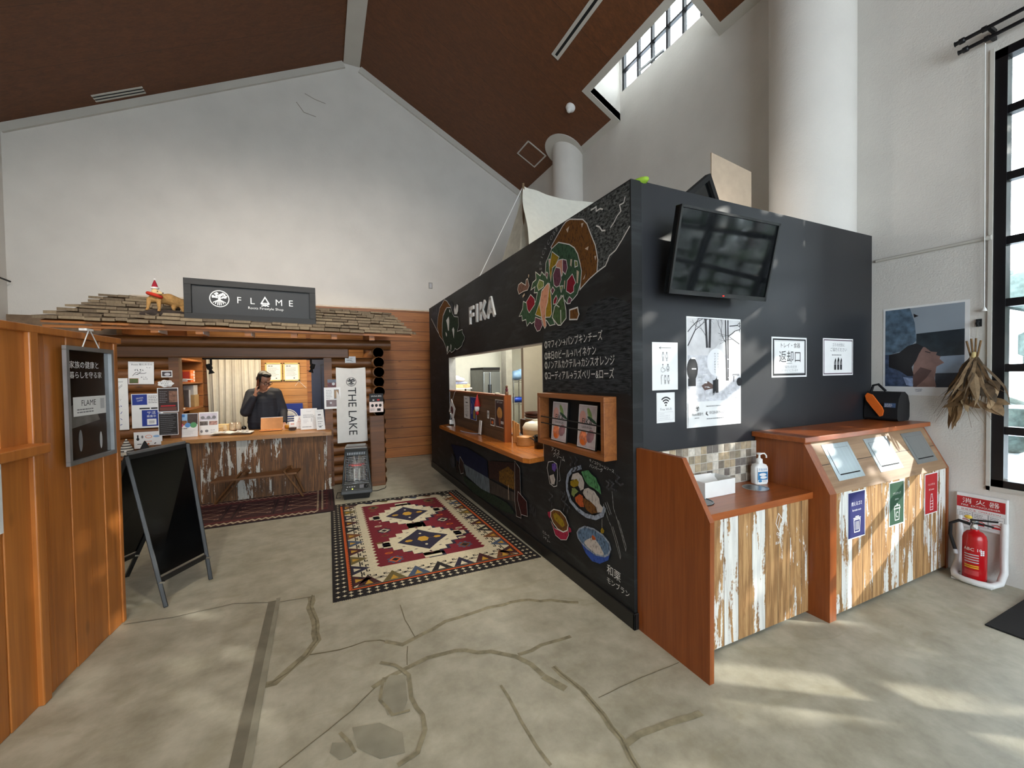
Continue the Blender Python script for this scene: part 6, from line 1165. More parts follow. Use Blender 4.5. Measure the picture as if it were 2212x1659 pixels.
for cv in (FV0+.43, FV0+1.22):
    for sh, m_, w_ in ((.03, 'r_navy', LW[0]), (0, 'r_ivory', LW[1])):
        g.fpoly(rg, stepped(CU, cv, .37, .38, 5, sh), m_, w_)
        for s_ in (-1, 1): g.frect(rg, CU+s_*.36+sh-.055, cv-.05-sh*.6, CU+s_*.36+sh+.055, cv+.05-sh*.6, m_, w_); g.frect(rg, CU-.075+sh, cv+s_*.37-.05-sh*.6, CU+.075+sh, cv+s_*.37+.05-sh*.6, m_, w_)
    g.fpoly(rg, [(CU-.24, cv), (CU-.11, cv-.14), (CU, cv-.26), (CU+.11, cv-.13), (CU+.24, cv), (CU+.1, cv+.13), (CU, cv+.26), (CU-.1, cv+.14)], 'r_navy', LW[2])
    g.fell(rg, CU, cv, .055, .065, 'r_gold', 6, LW[3])
    for s_ in (-1, 1): g.fell(rg, CU+s_*.135, cv, .038, .028, 'r_gold', 6, LW[3]); g.fell(rg, CU, cv+s_*.14, .014, .018, 'r_ivory', 6, LW[3]); g.frect(rg, CU+s_*.05-.02, cv-.003, CU+s_*.1+.02, cv+.003, 'r_brown', LW[3])
    for s_ in (-1, 1):
        g.frect(rg, CU+s_*.33-.03, cv-.006, CU+s_*.33+.03, cv+.006, 'r_navy', LW[4]); g.frect(rg, CU+s_*.37-.004, cv-.02, CU+s_*.37+.004, cv+.02, 'r_navy', LW[4]); g.fell(rg, CU, cv+s_*.30, .016, .016, 'r_dark', 4, LW[4]); g.fell(rg, CU, cv+s_*.335, .022, .016, 'r_dark', 4, LW[4])
        for q in (-1, 1): g.fell(rg, CU+s_*.2, cv+q*.11, .025, .008, 'r_navy', 4, LW[4]); g.fell(rg, CU+s_*.11, cv+q*.21, .02, .008, 'r_navy', 4, LW[4])
def motif(u, v, m1, m2, s_=.055):
    g.fpoly(rg, [(u+s_*1.35*math.cos(a)*(1 if i % 2 else .72), v+s_*1.35*math.sin(a)*(1 if i % 2 else .72)) for i, a in enumerate([2*math.pi*j/16 for j in range(16)])], m1, LW[1]); g.fell(rg, u, v, s_, s_, m2, 4, LW[2]); g.fell(rg, u, v, s_*.6, s_*.6, 'r_black', 4, LW[3])
for u, v, a, b in ((FU0+.13, FV0+.09, 'r_blue', 'r_orange'), (FU1-.13, FV0+.13, 'r_blue', 'r_brown'), (FU0+.13, FV0+.80, 'r_navy', 'r_ivory'), (FU1-.13, FV0+.86, 'r_navy', 'r_ivory'), (FU0+.11, FV1-.1, 'r_brown', 'r_olive'), (FU1-.1, FV1-.1, 'r_olive', 'r_brown')): motif(u, v, a, b)
rr = random.Random(6)
for u, v in ((FU0+.1, FV0+.24), (FU0+.12, FV0+.66), (FU0+.09, FV0+.95), (FU1-.1, FV0+.3), (FU1-.1, FV0+.7), (FU1-.12, FV0+1.02), (FU0+.09, FV1-.22), (FU1-.08, FV1-.22), (FU1-.05, FV0+.55), (FU0+.05, FV0+.5)):
    g.fell(rg, u, v, .04, .022, rr.choice(['r_ivory', 'r_brown', 'r_orange']), 8, LW[1]); g.fell(rg, u, v, .022, .01, rr.choice(['r_brown', 'r_dark', 'r_olive']), 6, LW[2])
for i in range(22):
    u = rr.choice([rr.uniform(FU0+.03, FU0+.2), rr.uniform(FU1-.2, FU1-.03)]); v = rr.uniform(FV0+.1, FV1-.1); g.fell(rg, u, v, .012, .009, rr.choice(['r_ivory', 'r_brown', 'r_dark']), 4, LW[1])
rug = tag(g.build('patterned_rug'), 'large red rug with two ivory and navy diamond medallions', 'rug')
g = G()
for i in range(150):
    u = RW*i/150+rr.uniform(0, .01)
    p = rg.at(u, 0); g.stroke(FLR, [(p.x, p.y), (p.x+rr.uniform(-.012, .012), p.y-rr.uniform(.02, .045))], .003, PM('fringe', (196, 186, 160), rough=.9), w=.003)
    p = rg.at(u, RH); g.stroke(FLR, [(p.x, p.y), (p.x+rr.uniform(-.012, .012), p.y+rr.uniform(.015, .03))], .003, 'fringe', w=.003)
g.build('fringe', rug)['kind'] = 'stuff'
for k_, c_ in dict(q_base=(66, 30, 34), q_dark=(34, 18, 22), q_red=(96, 34, 36), q_line=(150, 116, 100), q_ivory=(196, 176, 150)).items(): MT[k_] = plain(k_, c_, .95, var=.12, scale=60, bump=.5, bscale=400)
q = Fr((-2.02, 5.17, .007), (1, 0, .0), (0, 1, 0)); QW, QH = 2.13, 1.03; g = G(); g.prism([q.at(0, 0, -.0068), q.at(QW, 0, -.0068), q.at(QW, QH, -.0068), q.at(0, QH, -.0068)], (0, 0, .0068), 'q_dark'); g.frect(q, .02, .02, QW-.02, QH-.02, 'q_base')
for v in (.075, QH-.075):
    g.stroke(q, [(.02+.0325*i, v+(.024 if i % 2 else -.024)) for i in range(60)], .026, 'q_ivory' if v < .5 else 'q_line')
    g.frect(q, .02, v+.045 if v < .5 else v-.1, QW-.1, v+.10 if v < .5 else v-.045, 'q_red')
for k in range(4):
    u0 = .12+k*.5; g.stroke(q, [(u0, .24), (u0+.33, .24), (u0+.33, QH-.26), (u0, QH-.26)], .008, 'q_dark', True)
    for a in range(3):
        v0 = .27+a*.16; g.stroke(q, [(u0+.02, v0), (u0+.31, v0+.15)], .012, 'q_line'); g.stroke(q, [(u0+.02, v0+.15), (u0+.31, v0)], .012, 'q_line')
        for uu in (u0+.02, u0+.31): g.frect(q, uu-.022, v0-.02, uu+.022, v0+.02, 'q_line'); g.frect(q, uu-.01, v0-.01, uu+.01, v0+.01, 'q_red')
    for a in range(4): g.fell(q, u0+.41, .3+a*.14, .03, .012, 'q_line', 8)
    for uu in (u0+.36, u0+.46): g.frect(q, uu-.006, .2, uu+.006, QH-.2, 'q_dark')
for k in range(3):
    uu = QW-.20+k*.05
    for a in range(24): g.frect(q, uu, .06+a*.038, uu+.02, .08+a*.038, 'q_ivory' if k < 2 else 'q_red')
tag(g.build('runner_rug'), 'long dark maroon rug with crossed line panels under the low bench', 'rug')

# ================================================================ wooden partition at the left with the poster, and the A-board
PA, PB = V((-1.19, 3.445, 0)), V((-1.42, 1.05, 0)); pd_ = (PB-PA).normalized(); pn = V((pd_.y*-1, pd_.x, 0)); pn = pn if pn.x > 0 else -pn
MT['part'] = wood('orange_pine', (196, 122, 56), (154, 88, 34), 2, .38, s=.55)
part = thing('wooden_partition', 'tall orange pine partition at the left picture edge', 'partition', (-1.25, 2.6, 0))
PL = (PB-PA).length
def ppt(s_, out, z): return PA+pd_*s_+pn*out+V((0, 0, z))
def pbox(g, s0, s1, o0, o1, z0, z1, mat): g.hexa([ppt(s0, o0, z0), ppt(s1, o0, z0), ppt(s1, o1, z0), ppt(s0, o1, z0), ppt(s0, o0, z1), ppt(s1, o0, z1), ppt(s1, o1, z1), ppt(s0, o1, z1)], mat); return g
edges_ = [0.035, .17, .31, .46, .62, .655, .73, .9, 1.08, 1.3, 1.5, 1.75, 2.0, PL]
g = G()
for i, (a, b) in enumerate(zip(edges_, edges_[1:])): pbox(g, a+.002, b-.002, -.05, -.004 if i % 2 else 0, 0, 1.79, 'part')
g.build('boards', part, bevel=.004)
pbox(pbox(G(), 0, .035, -.06, .008, 0, 1.79, 'part'), .69, .745, -.05, .022, 0, 1.79, 'part').build('post', part, bevel=.006)
pbox(G(), -.012, PL, -.07, .024, 1.785, 1.822, 'part').build('cap_rail', part, bevel=.004)
pbox(G(), .755, PL, .0, .09, 1.215, 1.262, 'part').build('ledge_rail', part, bevel=.006)
pbox(G(), -.0, PL, -.06, -.05, 0, 1.79, 'part').build('back_panel', part)
fp = thing('framed_poster', 'silver framed dark poster hanging by a cord on the pine partition', 'poster', ppt(.32, .02, 1.1))
fr = Fr(ppt(.535, .022, 1.105), -pd_, (0, 0, 1)); W_, H_ = .42, .635; g = G()
for a in ((0, 0, W_, .022), (0, H_-.022, W_, H_), (0, .022, .022, H_-.022), (W_-.022, .022, W_, H_-.022)): g.prism([fr.at(a[0], a[1]), fr.at(a[2], a[1]), fr.at(a[2], a[3]), fr.at(a[0], a[3])], fr.n*.018, 'alu')
g.build('frame', fp, bevel=.003); g = G(); g.prism([fr.at(.02, .02), fr.at(W_-.02, .02), fr.at(W_-.02, H_-.02), fr.at(.02, H_-.02)], -fr.n*.004, PM('posterdark', (34, 28, 24), rough=.12, var=.5, scale=7))
g.frect(fr, .02, .02, W_-.02, .2, PM('posterlow', (44, 36, 30), rough=.12, var=.7, scale=18)); g.fpoly(fr, [(.02, .19), (.3, .22), (.25, .3), (.12, .34), (.02, .3)], PM('postermid', (92, 90, 86), rough=.12, var=.4, scale=9))
g.text(fr, '家族の健康と', .05, .52, .043, 'paper', 'l'); g.text(fr, '暮らしを守る家', .05, .465, .04, 'paper', 'l'); g.frect(fr, .07, .255, .36, .36, 'paper'); g.text(fr, 'FLAME', .2, .31, .045, 'ink'); g.lines(fr, .1, .3, .29, 2, .015, .007, 'grey', 3); g.frect(fr, .305, .285, .345, .345, 'lgrey'); g.fell(fr, .12, .12, .016, .06, 'grey'); g.fell(fr, .3, .1, .012, .05, 'lgrey'); g.build('picture', fp)
G().tube([fr.at(.15, H_, .008), fr.at(.2, H_+.095, .012), fr.at(.215, H_+.097, .012), fr.at(.30, H_, .008)], .003, 'paper').build('cord', fp); G().obox(fr.at(.205, H_+.10, .0), (.06, .035, .012), Euler((0, 0, math.atan2(pd_.y, pd_.x))), 'white').build('hook', fp)
g = G(); pbox(g, .905, 1.2, .002, .004, .895, 1.215, 'paper'); tag(g.build('paper_sheet'), 'white paper on the pine partition at the left picture edge', 'paper')
ab = thing('folding_sign', 'black double sided folding sign board beside the pine partition', 'sign board', (-1.05, 3.72, 0))
T0, T1, B0, B1 = V((-1.235, 3.66, 1.03)), V((-.965, 4.0, 1.05)), V((-1.008, 3.518, 0)), V((-.815, 3.862, 0))
nn = (T1-T0).cross(T0-B0).normalized(); nn = nn if nn.x > 0 else -nn
P_ = lambda a, b: (T0.lerp(T1, a)).lerp(B0.lerp(B1, a), b)
def leaf(shift, bot):
    Q = lambda a, b: P_(a, b)+shift*b
    g = G(); g.prism([Q(0, .02), Q(1, .02), Q(1, .80), Q(0, .80)], -nn*.012, 'glossblack'); g.build('panel', ab)
    for a in (.02, .98):
        G().bar(Q(a, 0), Q(a, 1), .038, .026, 'black', up=(1, .3, 0)).build('leg', ab, bevel=.004)
    G().bar(Q(0, .83), Q(1, .83), .02, .03, 'black').bar(Q(0, .01), Q(1, .01), .02, .03, 'black').build('rail', ab)
    for a in (.03, .97): G().obox(Q(a, .84)+nn*.012, (.03, .03, .012), (0, .3, .5), 'chrome').build('bracket', ab)
leaf(V((0, 0, 0)), 0); leaf(V((-.62, .36, 0)), 1)
G().bar(P_(.05, -.01)-nn*.01, P_(.95, -.01)-nn*.01, .02, .03, 'alu').build('hinge', ab)
G().tube([P_(.03, .45)+nn*.012, P_(.03, .62)+nn*.012], .005, 'chrome').build('stay_clip', ab)

# ================================================================ end wall of the kiosk: television and signs
tv = thing('television', 'black flat television tilted forward on the dark end wall', 'television', (2.279, 1.75, 2.0))
tm = Matrix.Rotation(-.023, 3, 'Z') @ Matrix.Rotation(.21, 3, 'X'); tc = V((2.279, 1.75, 2.257)); TP = lambda x, y, z: tc + tm @ V((x, y, z))
TW, TH = .848, .492
G().obox(TP(0, .022, 0), (TW, .04, TH), tm, 'glossblack').build('housing', tv, bevel=.005)
g = G(); b = .014
for q in ((-TW/2, TH/2-b, TW/2, TH/2), (-TW/2, -TH/2, TW/2, -TH/2+.026), (-TW/2, -TH/2, -TW/2+b, TH/2), (TW/2-b, -TH/2, TW/2, TH/2)): g.obox(TP((q[0]+q[2])/2, -.001, (q[1]+q[3])/2), (q[2]-q[0], .012, q[3]-q[1]), tm, 'black')
bz = g.build('bezel', tv); G().obox(TP(.02, -.0085, -TH/2+.012), (.01, .004, .005), tm, PM('led_red', (230, 30, 20), emis=3)).build('standby_light', bz)
G().obox(TP(0, .0005, .006), (TW-.026, .002, TH-.038), tm, PM('tv_screen', (5, 6, 8), rough=.06, var=0)).build('screen', tv)
G().box(2.15, 2.41, 1.90, 1.924, 2.13, 2.37, 'matblack').bar((2.28, 1.91, 2.30), TP(0, .04, .03), .06, .06, 'matblack').bar((2.28, 1.91, 2.2), TP(0, .04, -.05), .06, .06, 'matblack').build('wall_bracket', tv)
EW = 1.9235
def esign(name, label, x0, z0, w_, h_, draw, face='paper', cat='sign'): return pinned(name, label, cat, x0, z0, w_, h_, draw, face, EW-.002)
def man_icon(g, fr, u, v, s_, skirt, m='grey'):
    g.fell(fr, u, v+s_*.9, s_*.1, s_*.1, m, 12)
    if skirt: g.stroke(fr, [(u-s_*.08, v+s_*.75), (u+s_*.08, v+s_*.75), (u+s_*.17, v+s_*.35), (u-s_*.17, v+s_*.35)], s_*.035, m, True)
    else: g.stroke(fr, [(u-s_*.14, v+s_*.75), (u+s_*.14, v+s_*.75), (u+s_*.12, v+s_*.42), (u-s_*.12, v+s_*.42)], s_*.035, m, True)
    g.stroke(fr, [(u-s_*.06, v+s_*.38), (u-s_*.06, v)], s_*.05, m); g.stroke(fr, [(u+s_*.06, v+s_*.38), (u+s_*.06, v)], s_*.05, m)
def toi(g, fr, w, h):
    g.stroke(fr, [(.06, .262), (.155, .262)], .0025, 'ink'); g.stroke(fr, [(.072, .27), (.058, .262), (.072, .254)], .0025, 'ink')
    man_icon(g, fr, .088, .18, .057, False); man_icon(g, fr, .118, .18, .057, True)
    g.fell(fr, .085, .158, .005, .005, 'grey', 10); g.ring(fr, .085, .127, .0155, .0155, .002, 'grey', 20, 1.4, 5.9); g.stroke(fr, [(.085, .152), (.086, .135), (.099, .132), (.107, .119)], .0025, 'grey'); g.fell(fr, .127, .157, .0055, .0055, 'grey', 10); g.ring(fr, .127, .138, .01, .01, .003, 'grey'); g.ring(fr, .127, .124, .008, .006, .003, 'grey')
    g.stroke(fr, [(.072, .036), (.072, .092), (.078, .095), (.084, .09)], .0022, 'grey'); man_icon(g, fr, .103, .038, .055, False); man_icon(g, fr, .13, .038, .055, True)
esign('toilet_sign', 'white sheet with an arrow and toilet pictograms on the dark wall', 1.836, 1.442, .212, .297, toi)
def wifi(g, fr, w, h):
    for r_ in (.018, .034, .050): g.ring(fr, w/2, .108, r_, r_, .009, 'ink', 14, RAD(45), RAD(135))
    g.fell(fr, w/2, .109, .006, .006, 'ink'); g.text(fr, 'Free Wi-Fi', w/2, .077, .022, 'grey'); g.stroke(fr, [(.014, .018), (.136, .018), (.136, .066), (.014, .066)], .0015, 'lgrey', True); g.lines(fr, .022, .08, .056, 1, .01, .003, 'lgrey', 3); g.text(fr, 'BUFFALO-FIKA_G', .022, .039, .011, 'lgrey', 'l'); g.text(fr, 'BUFFALO-FIKA_A', .022, .025, .011, 'lgrey', 'l')
esign('wifi_sign', 'small white Free Wi-Fi sign under the toilet sheet', 1.87, 1.238, .15, .188, wifi)
def roots(g, fr, w, h):
    PG = PM('snowpic', (196, 196, 202), var=.25, scale=26); g.frect(fr, .008, .165, w-.008, h-.008, PG); g.frect(fr, .008, .47, w-.008, h-.008, PM('snowpic2', (206, 204, 206), var=.12, scale=12)); g.fpoly(fr, [(.2, .47), (.36, .6), (.36, h-.01), (.23, h-.01)], PM('snowpic3', (184, 182, 184), var=.1))
    D_ = PM('treepic', (44, 42, 46), var=.5, scale=40)
    for u0, u1, wd_ in ((.172, .185, .02), (.215, .208, .022), (.362, .372, .012), (.386, .386, .012)): g.stroke(fr, [(u0, h-.01), (u1, .52 if u0 < .3 else .30)], wd_, D_)
    rr = random.Random(12)
    def br(u, v, a, l, wd_, d):
        if d == 0 or l < .015: return
        u1, v1 = u+l*math.cos(a), v+l*math.sin(a); u1 = min(max(u1, .01), w-.01); v1 = min(max(v1, .17), h-.01)
        g.stroke(fr, [(u, v), ((u+u1)/2+rr.uniform(-.006, .006), (v+v1)/2), (u1, v1)], wd_, D_, w=.0016)
        for k in range(2): br(u1, v1, a+rr.uniform(-.7, .7), l*rr.uniform(.6, .85), wd_*.65, d-1)
    br(.01, .53, 1.0, .12, .008, 5); br(.01, .62, .7, .1, .006, 4); br(.385, .60, .5, .08, .007, 4); br(.37, .55, 2.2, .08, .005, 4); br(.40, .67, .1, .08, .007, 4); br(.17, .6, 2.3, .06, .004, 4); br(.5, .55, 2.7, .08, .005, 4)
    g.fell(fr, .05, .38, .05, .075, 'ink', 14); g.frect(fr, .012, .27, .08, .32, 'ink'); g.frect(fr, .43, .33, .5, .345, 'grey'); g.frect(fr, .44, .29, .446, .33, 'ink'); g.fell(fr, .5, .29, .03, .03, 'ink', 10)
    g.fpoly(fr, [(.13, .27), (.19, .30), (.25, .27), (.24, .25), (.16, .24)], PM('tentbrown', (86, 64, 58))); g.fpoly(fr, [(.24, .36), (.27, .38), (.28, .28), (.25, .21), (.235, .21)], 'ink'); g.fell(fr, .245, .335, .03, .03, PG, 12); g.frect(fr, .26, .22, .29, .31, 'ink')
    for i in range(40): u, v = rr.uniform(.02, w-.05), rr.uniform(.18, .45); g.frect(fr, u, v, u+rr.uniform(.01, .05), v+rr.uniform(.003, .01), rr.choice(['paper', 'lgrey', PG]), w=.0024)
    g.fell(fr, .27, .425, .088, .092, PM('bubble', (226, 226, 230), var=.02), 36)
    for k, s_ in enumerate(('サウナのある', 'サウナがあるもり')):
        for i, ch in enumerate(s_): g.text(fr, ch, .285-.03*k, .475-i*.0175, .015, 'ink')
    g.frect(fr, .008, .008, w-.008, .168, 'paper'); tree_logo(g, fr, .088, .122, .018, 'ink'); g.text(fr, 'Roots猪苗代', .088, .078, .022, 'ink', width=.1); g.lines(fr, .06, .12, .062, 1, .01, .004, 'grey', 3); g.lines(fr, .17, .37, .135, 1, .02, .005, 'grey', 3); g.text(fr, '0120-019-555', .195, .083, .026, 'grey', 'l', width=.15); g.stroke(fr, [(.172, .1), (.168, .085), (.182, .074)], .006, 'ink'); g.lines(fr, .17, .35, .052, 1, .02, .005, 'grey', 6); g.stroke(fr, [(.42, .085), (.475, .085), (.475, .14), (.42, .14)], .002, 'lgrey', True); g.lines(fr, .41, .48, .16, 1, .01, .005, 'lgrey', 9)
esign('snowy_forest_poster', 'tall poster of bare trees in snow with a speech bubble', 2.125, 1.19, .515, .72, roots, cat='poster')
def tray(g, fr, w, h):
    g.frect(fr, .012, .012, w-.012, h-.012, 'ink'); g.frect(fr, .028, .028, w-.028, h-.024, 'paper'); g.stroke(fr, [(.032, .034), (w-.032, .034), (w-.032, h-.03), (.032, h-.03)], .0015, 'grey', True)
    g.text(fr, 'トレイ・食器', w*.51, .222, .042, 'ink', width=.245); g.text(fr, '返却口', w*.5, .118, .094, 'ink', width=.26); g.lines(fr, .17, .27, .102, 1, .01, .004, 'grey', 3); g.text(fr, 'ご協力いただき', .21, .068, .024, 'grey'); g.text(fr, 'ありがとうございます', .21, .043, .02, 'grey')
esign('tray_return_sign', 'tray return notice with a black border on the dark wall', 2.975, 1.503, .42, .298, tray)
def gomi(g, fr, w, h):
    g.stroke(fr, [(.012, .014), (w-.012, .014), (w-.012, h-.014), (.012, h-.014)], .008, PM('plumink', (84, 60, 76)), True); g.text(fr, 'ゴミの分別に', w/2, .236, .03, 'grey'); g.text(fr, 'ご協力ください', w/2, .196, .034, 'grey'); g.lines(fr, .12, .31, .165, 1, .01, .007, 'grey', 3)
    for k, u in enumerate((.165, .207, .247)):
        g.frect(fr, u-.014, .045, u+.014, .105, 'ink'); g.fpoly(fr, [(u-.014, .108), (u+.014, .108), (u+.012, .128), (u+.004, .142), (u-.008, .118)] if k != 1 else [(u-.014, .108), (u+.014, .108), (u+.016, .13), (u, .15), (u-.008, .13)], 'ink'); g.frect(fr, u-.014, .09, u+.014, .094, 'paper')
esign('sorting_sign', 'garbage sorting notice with three bottle shapes on the dark wall', 3.61, 1.508, .424, .298, gomi)

# ================================================================ water counter
wc = thing('water_counter', 'brown self service counter with white peeling boards and a sloped side', 'counter', (2.25, 1.75, 0))
MT['peel'] = peeled('reclaimed_boards_tan', (184, 144, 96), (146, 106, 64), 0, .118, (226, 224, 218), .50, (112, 86, 58))
def yz(g, prof, x0, x1, mat): return g.prism([(x0, y, z) for y, z in prof], (x1-x0, 0, 0), mat)
yz(G(), [(1.92, 0), (1.41, 0), (1.405, .81), (1.575, 1.10), (1.92, 1.10)], 1.705, 1.735, 'redwood').build('side_panel', wc, bevel=.003)
G().box(1.735, 2.783, 1.565, 1.585, .018, .748, 'peel').build('front_boards', wc); G().box(1.74, 2.78, 1.60, 1.90, 0, .03, 'matblack').build('plinth', wc)
def holed(g, x0, x1, y0, y1, z, c, r, mat, n=32):
    cx, cy = c; sq = []; ci = []
    for i in range(n):
        a = 2*math.pi*i/n+math.pi/4; ci.append((cx+r*math.cos(a), cy+r*math.sin(a), z)); q = i/(n/4); k = int(q) % 4; f = q-int(q); cs = [(x1, y1), (x0, y1), (x0, y0), (x1, y0)]; p, s_ = cs[k], cs[(k+1) % 4]; sq.append((p[0]+(s_[0]-p[0])*f, p[1]+(s_[1]-p[1])*f, z))
    g.add(sq+ci, [(i, (i+1) % n, n+(i+1) % n, n+i) for i in range(n)], mat); g.add(ci+[(x, y, z-.03) for x, y, _ in ci], [(i, (i+1) % n, n+(i+1) % n, n+i) for i in range(n)], mat)
MT['redtop'] = wood('red_brown_counter', (168, 92, 44), (138, 70, 30), 0, .3, knots=False, s=1.2, bump=.04)
S1, S2 = (2.567, 1.765), (2.0, 1.735); g = G(); Z = .785
holed(g, 1.735, 2.25, 1.54, 1.905, Z, S2, .085, 'redtop'); holed(g, 2.25, 2.80, 1.54, 1.905, Z, S1, .073, 'redtop'); g.add([(1.735, 1.54, Z), (2.80, 1.54, Z), (2.80, 1.54, .746), (1.735, 1.54, .746), (1.735, 1.905, .746), (2.80, 1.905, .746), (2.80, 1.905, Z)], [(0, 3, 2, 1), (1, 2, 5, 6)], 'redtop'); g.add([(1.735, 1.54, .746), (2.80, 1.54, .746), (2.80, 1.57, .746), (1.735, 1.57, .746)], [(0, 3, 2, 1)], 'redtop'); g.build('counter_top', wc)
for c_, r_, m_ in ((S1, .073, 'steel'), (S2, .085, 'glossblack')): G().lathe([(r_+.006, .001), (r_+.005, .004), (r_, .004), (r_-.004, -.01), (r_-.012, -.06), (r_-.03, -.072), (0, -.074)], (c_[0], c_[1], Z), m_, 36).build('sink_bowl', wc)
g = G(); rr = random.Random(17); g.box(1.735, 2.783, 1.908, 1.92, Z, 1.062, PM('grout', (190, 184, 174), rough=.9)); TC = [PM('tile%d' % i, c_, rough=.4, var=.2, scale=40) for i, c_ in enumerate(((188, 178, 164), (150, 138, 122), (122, 112, 100), (206, 198, 186), (168, 150, 124), (112, 104, 98), (176, 168, 156), (140, 128, 108)))]
for j in range(5):
    for i in range(19):
        x, z = 1.737+i*.055, Z+.003+j*.0555; g.hexa([(x+.0015, 1.9085, z+.0015), (x+.0525, 1.9085, z+.0015), (x+.0525, 1.9085, z+.053), (x+.0015, 1.9085, z+.053), (x+.004, 1.9045, z+.004), (x+.05, 1.9045, z+.004), (x+.05, 1.9045, z+.0505), (x+.004, 1.9045, z+.0505)], rr.choice(TC))
g.build('mosaic_backsplash', wc)
fr = YF(0, 1.5648, 0); g = G(); g.stroke(fr, [(2.46, .632), (2.485, .69), (2.525, .648), (2.495, .58)], .004, 'white', True); g.stroke(fr, [(2.475, .60), (2.50, .665)], .003, 'white')
for u, v in ((2.475, .568), (2.492, .562), (2.488, .548)): g.ring(fr, u, v, .007, .008, .003, 'white')
g.text(fr, '飲み残し', 2.49, .505, .02, 'white', width=.07); g.build('drink_icon', wc)
t_ = thing('white_tray_box', 'white open plastic box on the water counter', 'box', (2.25, 1.86, Z)); x0, x1, y0, y1, H_ = 2.05, 2.345, 1.745, 1.895, .098; g = G()
x0 = 2.075; 
for q in ((x0, x1, y0, y0+.004, 0, H_), (x0, x1, y1-.004, y1, 0, H_), (x0, x0+.004, y0, y1, 0, H_), (x1-.004, x1, y0, y1, 0, H_), (x0, x1, y0, y1, 0, .004)): g.box(q[0], q[1], q[2], q[3], Z+q[4]+.0005, Z+q[5], 'white')
g.build('tray', t_, bevel=.002); g = G(); g.add([(x0+.02, y0+.05, Z+.06), (x1-.06, y0+.06, Z+.06), (x1-.07, y1-.03, Z+.112), (x0+.03, y1-.03, Z+.115)], [(0, 1, 2, 3)], 'paper'); g.build('napkins', t_)
sb = thing('sanitizer_bottle', 'white pump sanitizer bottle with a blue label beside the sink', 'bottle', (2.70, 1.83, Z)); bx, by = 2.70, 1.83
bm_ = Matrix.Rotation(RAD(-14), 3, 'Z'); g = G(); BP = lambda x, y, z: V((bx, by, Z)) + bm_ @ V((x, y, z))
prof = [(.048, .0), (.052, .006), (.052, .115), (.04, .13), (.018, .138), (.018, .146)]; vs = []
for r_, z in prof:
    for j in range(24): a = 2*math.pi*j/24; e_ = lambda t_: math.copysign(abs(t_)**.55, t_); vs.append(BP(r_*e_(math.cos(a)), min(r_, .03)*e_(math.sin(a)), z))
g.add(vs, [(i*24+j, i*24+(j+1) % 24, (i+1)*24+(j+1) % 24, (i+1)*24+j) for i in range(5) for j in range(24)], 'white', True); g.build('bottle', sb)
fr = Fr(BP(0, -.0305, 0), bm_ @ V((1, 0, 0)), (0, 0, 1)); g = G(); LB = PM('label_teal', (38, 112, 160)); g.frect(fr, -.04, .014, .04, .112, 'paper'); g.frect(fr, -.038, .03, .038, .085, LB); g.text(fr, '手指消毒', 0, .094, .017, LB); g.fell(fr, 0, .066, .028, .010, 'paper', 16); g.fell(fr, .006, .046, .026, .009, 'paper', 16); g.fell(fr, -.02, .022, .014, .008, LB, 14); g.lines(fr, 0, .036, .025, 2, .008, .004, 'lgrey', 5); g.build('label', sb)
g = G(); g.lathe([(.02, 0), (.02, .02), (.012, .024), (.007, .03), (.007, .05), (.016, .052), (.016, .062), (0, .064)], BP(0, 0, .146), 'white', 18); g.tube([BP(0, 0, .203), BP(.03, -.012, .205), BP(.04, -.016, .19), BP(.041, -.016, .175)], .005, 'white', 8); g.build('pump', sb)

# ================================================================ bin cabinet
bc = thing('bin_cabinet', 'long brown waste sorting cabinet with three metal flaps', 'bin cabinet', (3.58, 1.7, 0))
CX0, CX1 = 2.787, 4.388
yz(G(), [(1.92, 0), (1.444, 0), (1.444, .79), (1.597, 1.09), (1.92, 1.09)], CX0, CX0+.07, 'redwood').build('side_panel', bc, bevel=.003)
yz(G(), [(1.92, 0), (1.455, 0), (1.455, .785), (1.605, 1.09), (1.92, 1.09)], CX1-.03, CX1, 'redwood').build('side_panel', bc)
G().box(CX0-.035, XR-.003, 1.565, 1.922, 1.092, 1.126, 'redtop').build('top', bc, bevel=.003)
MT['slantwood'] = wood('greyed_slant_boards', (172, 140, 108), (128, 98, 72), 0, .55, plank=(1, .09), s=.7, seamw=.02)
sl = V((0, 1.60-1.452, 1.088-.785)).normalized(); so = V((0, 1.452, .785)); fs_ = Fr(so, (1, 0, 0), sl); SL = (1.088-.785)/sl.z
g = G(); g.prism([fs_.at(CX0+.07, 0), fs_.at(CX1-.03, 0), fs_.at(CX1-.03, SL), fs_.at(CX0+.07, SL)], -fs_.n*.02, 'slantwood'); g.build('sloped_front', bc)
G().box(CX0+.07, CX1-.03, 1.463, 1.483, .018, .79, 'peel').build('front_boards', bc); G().box(CX0+.07, CX1-.03, 1.50, 1.9, 0, .03, 'matblack').build('plinth', bc)
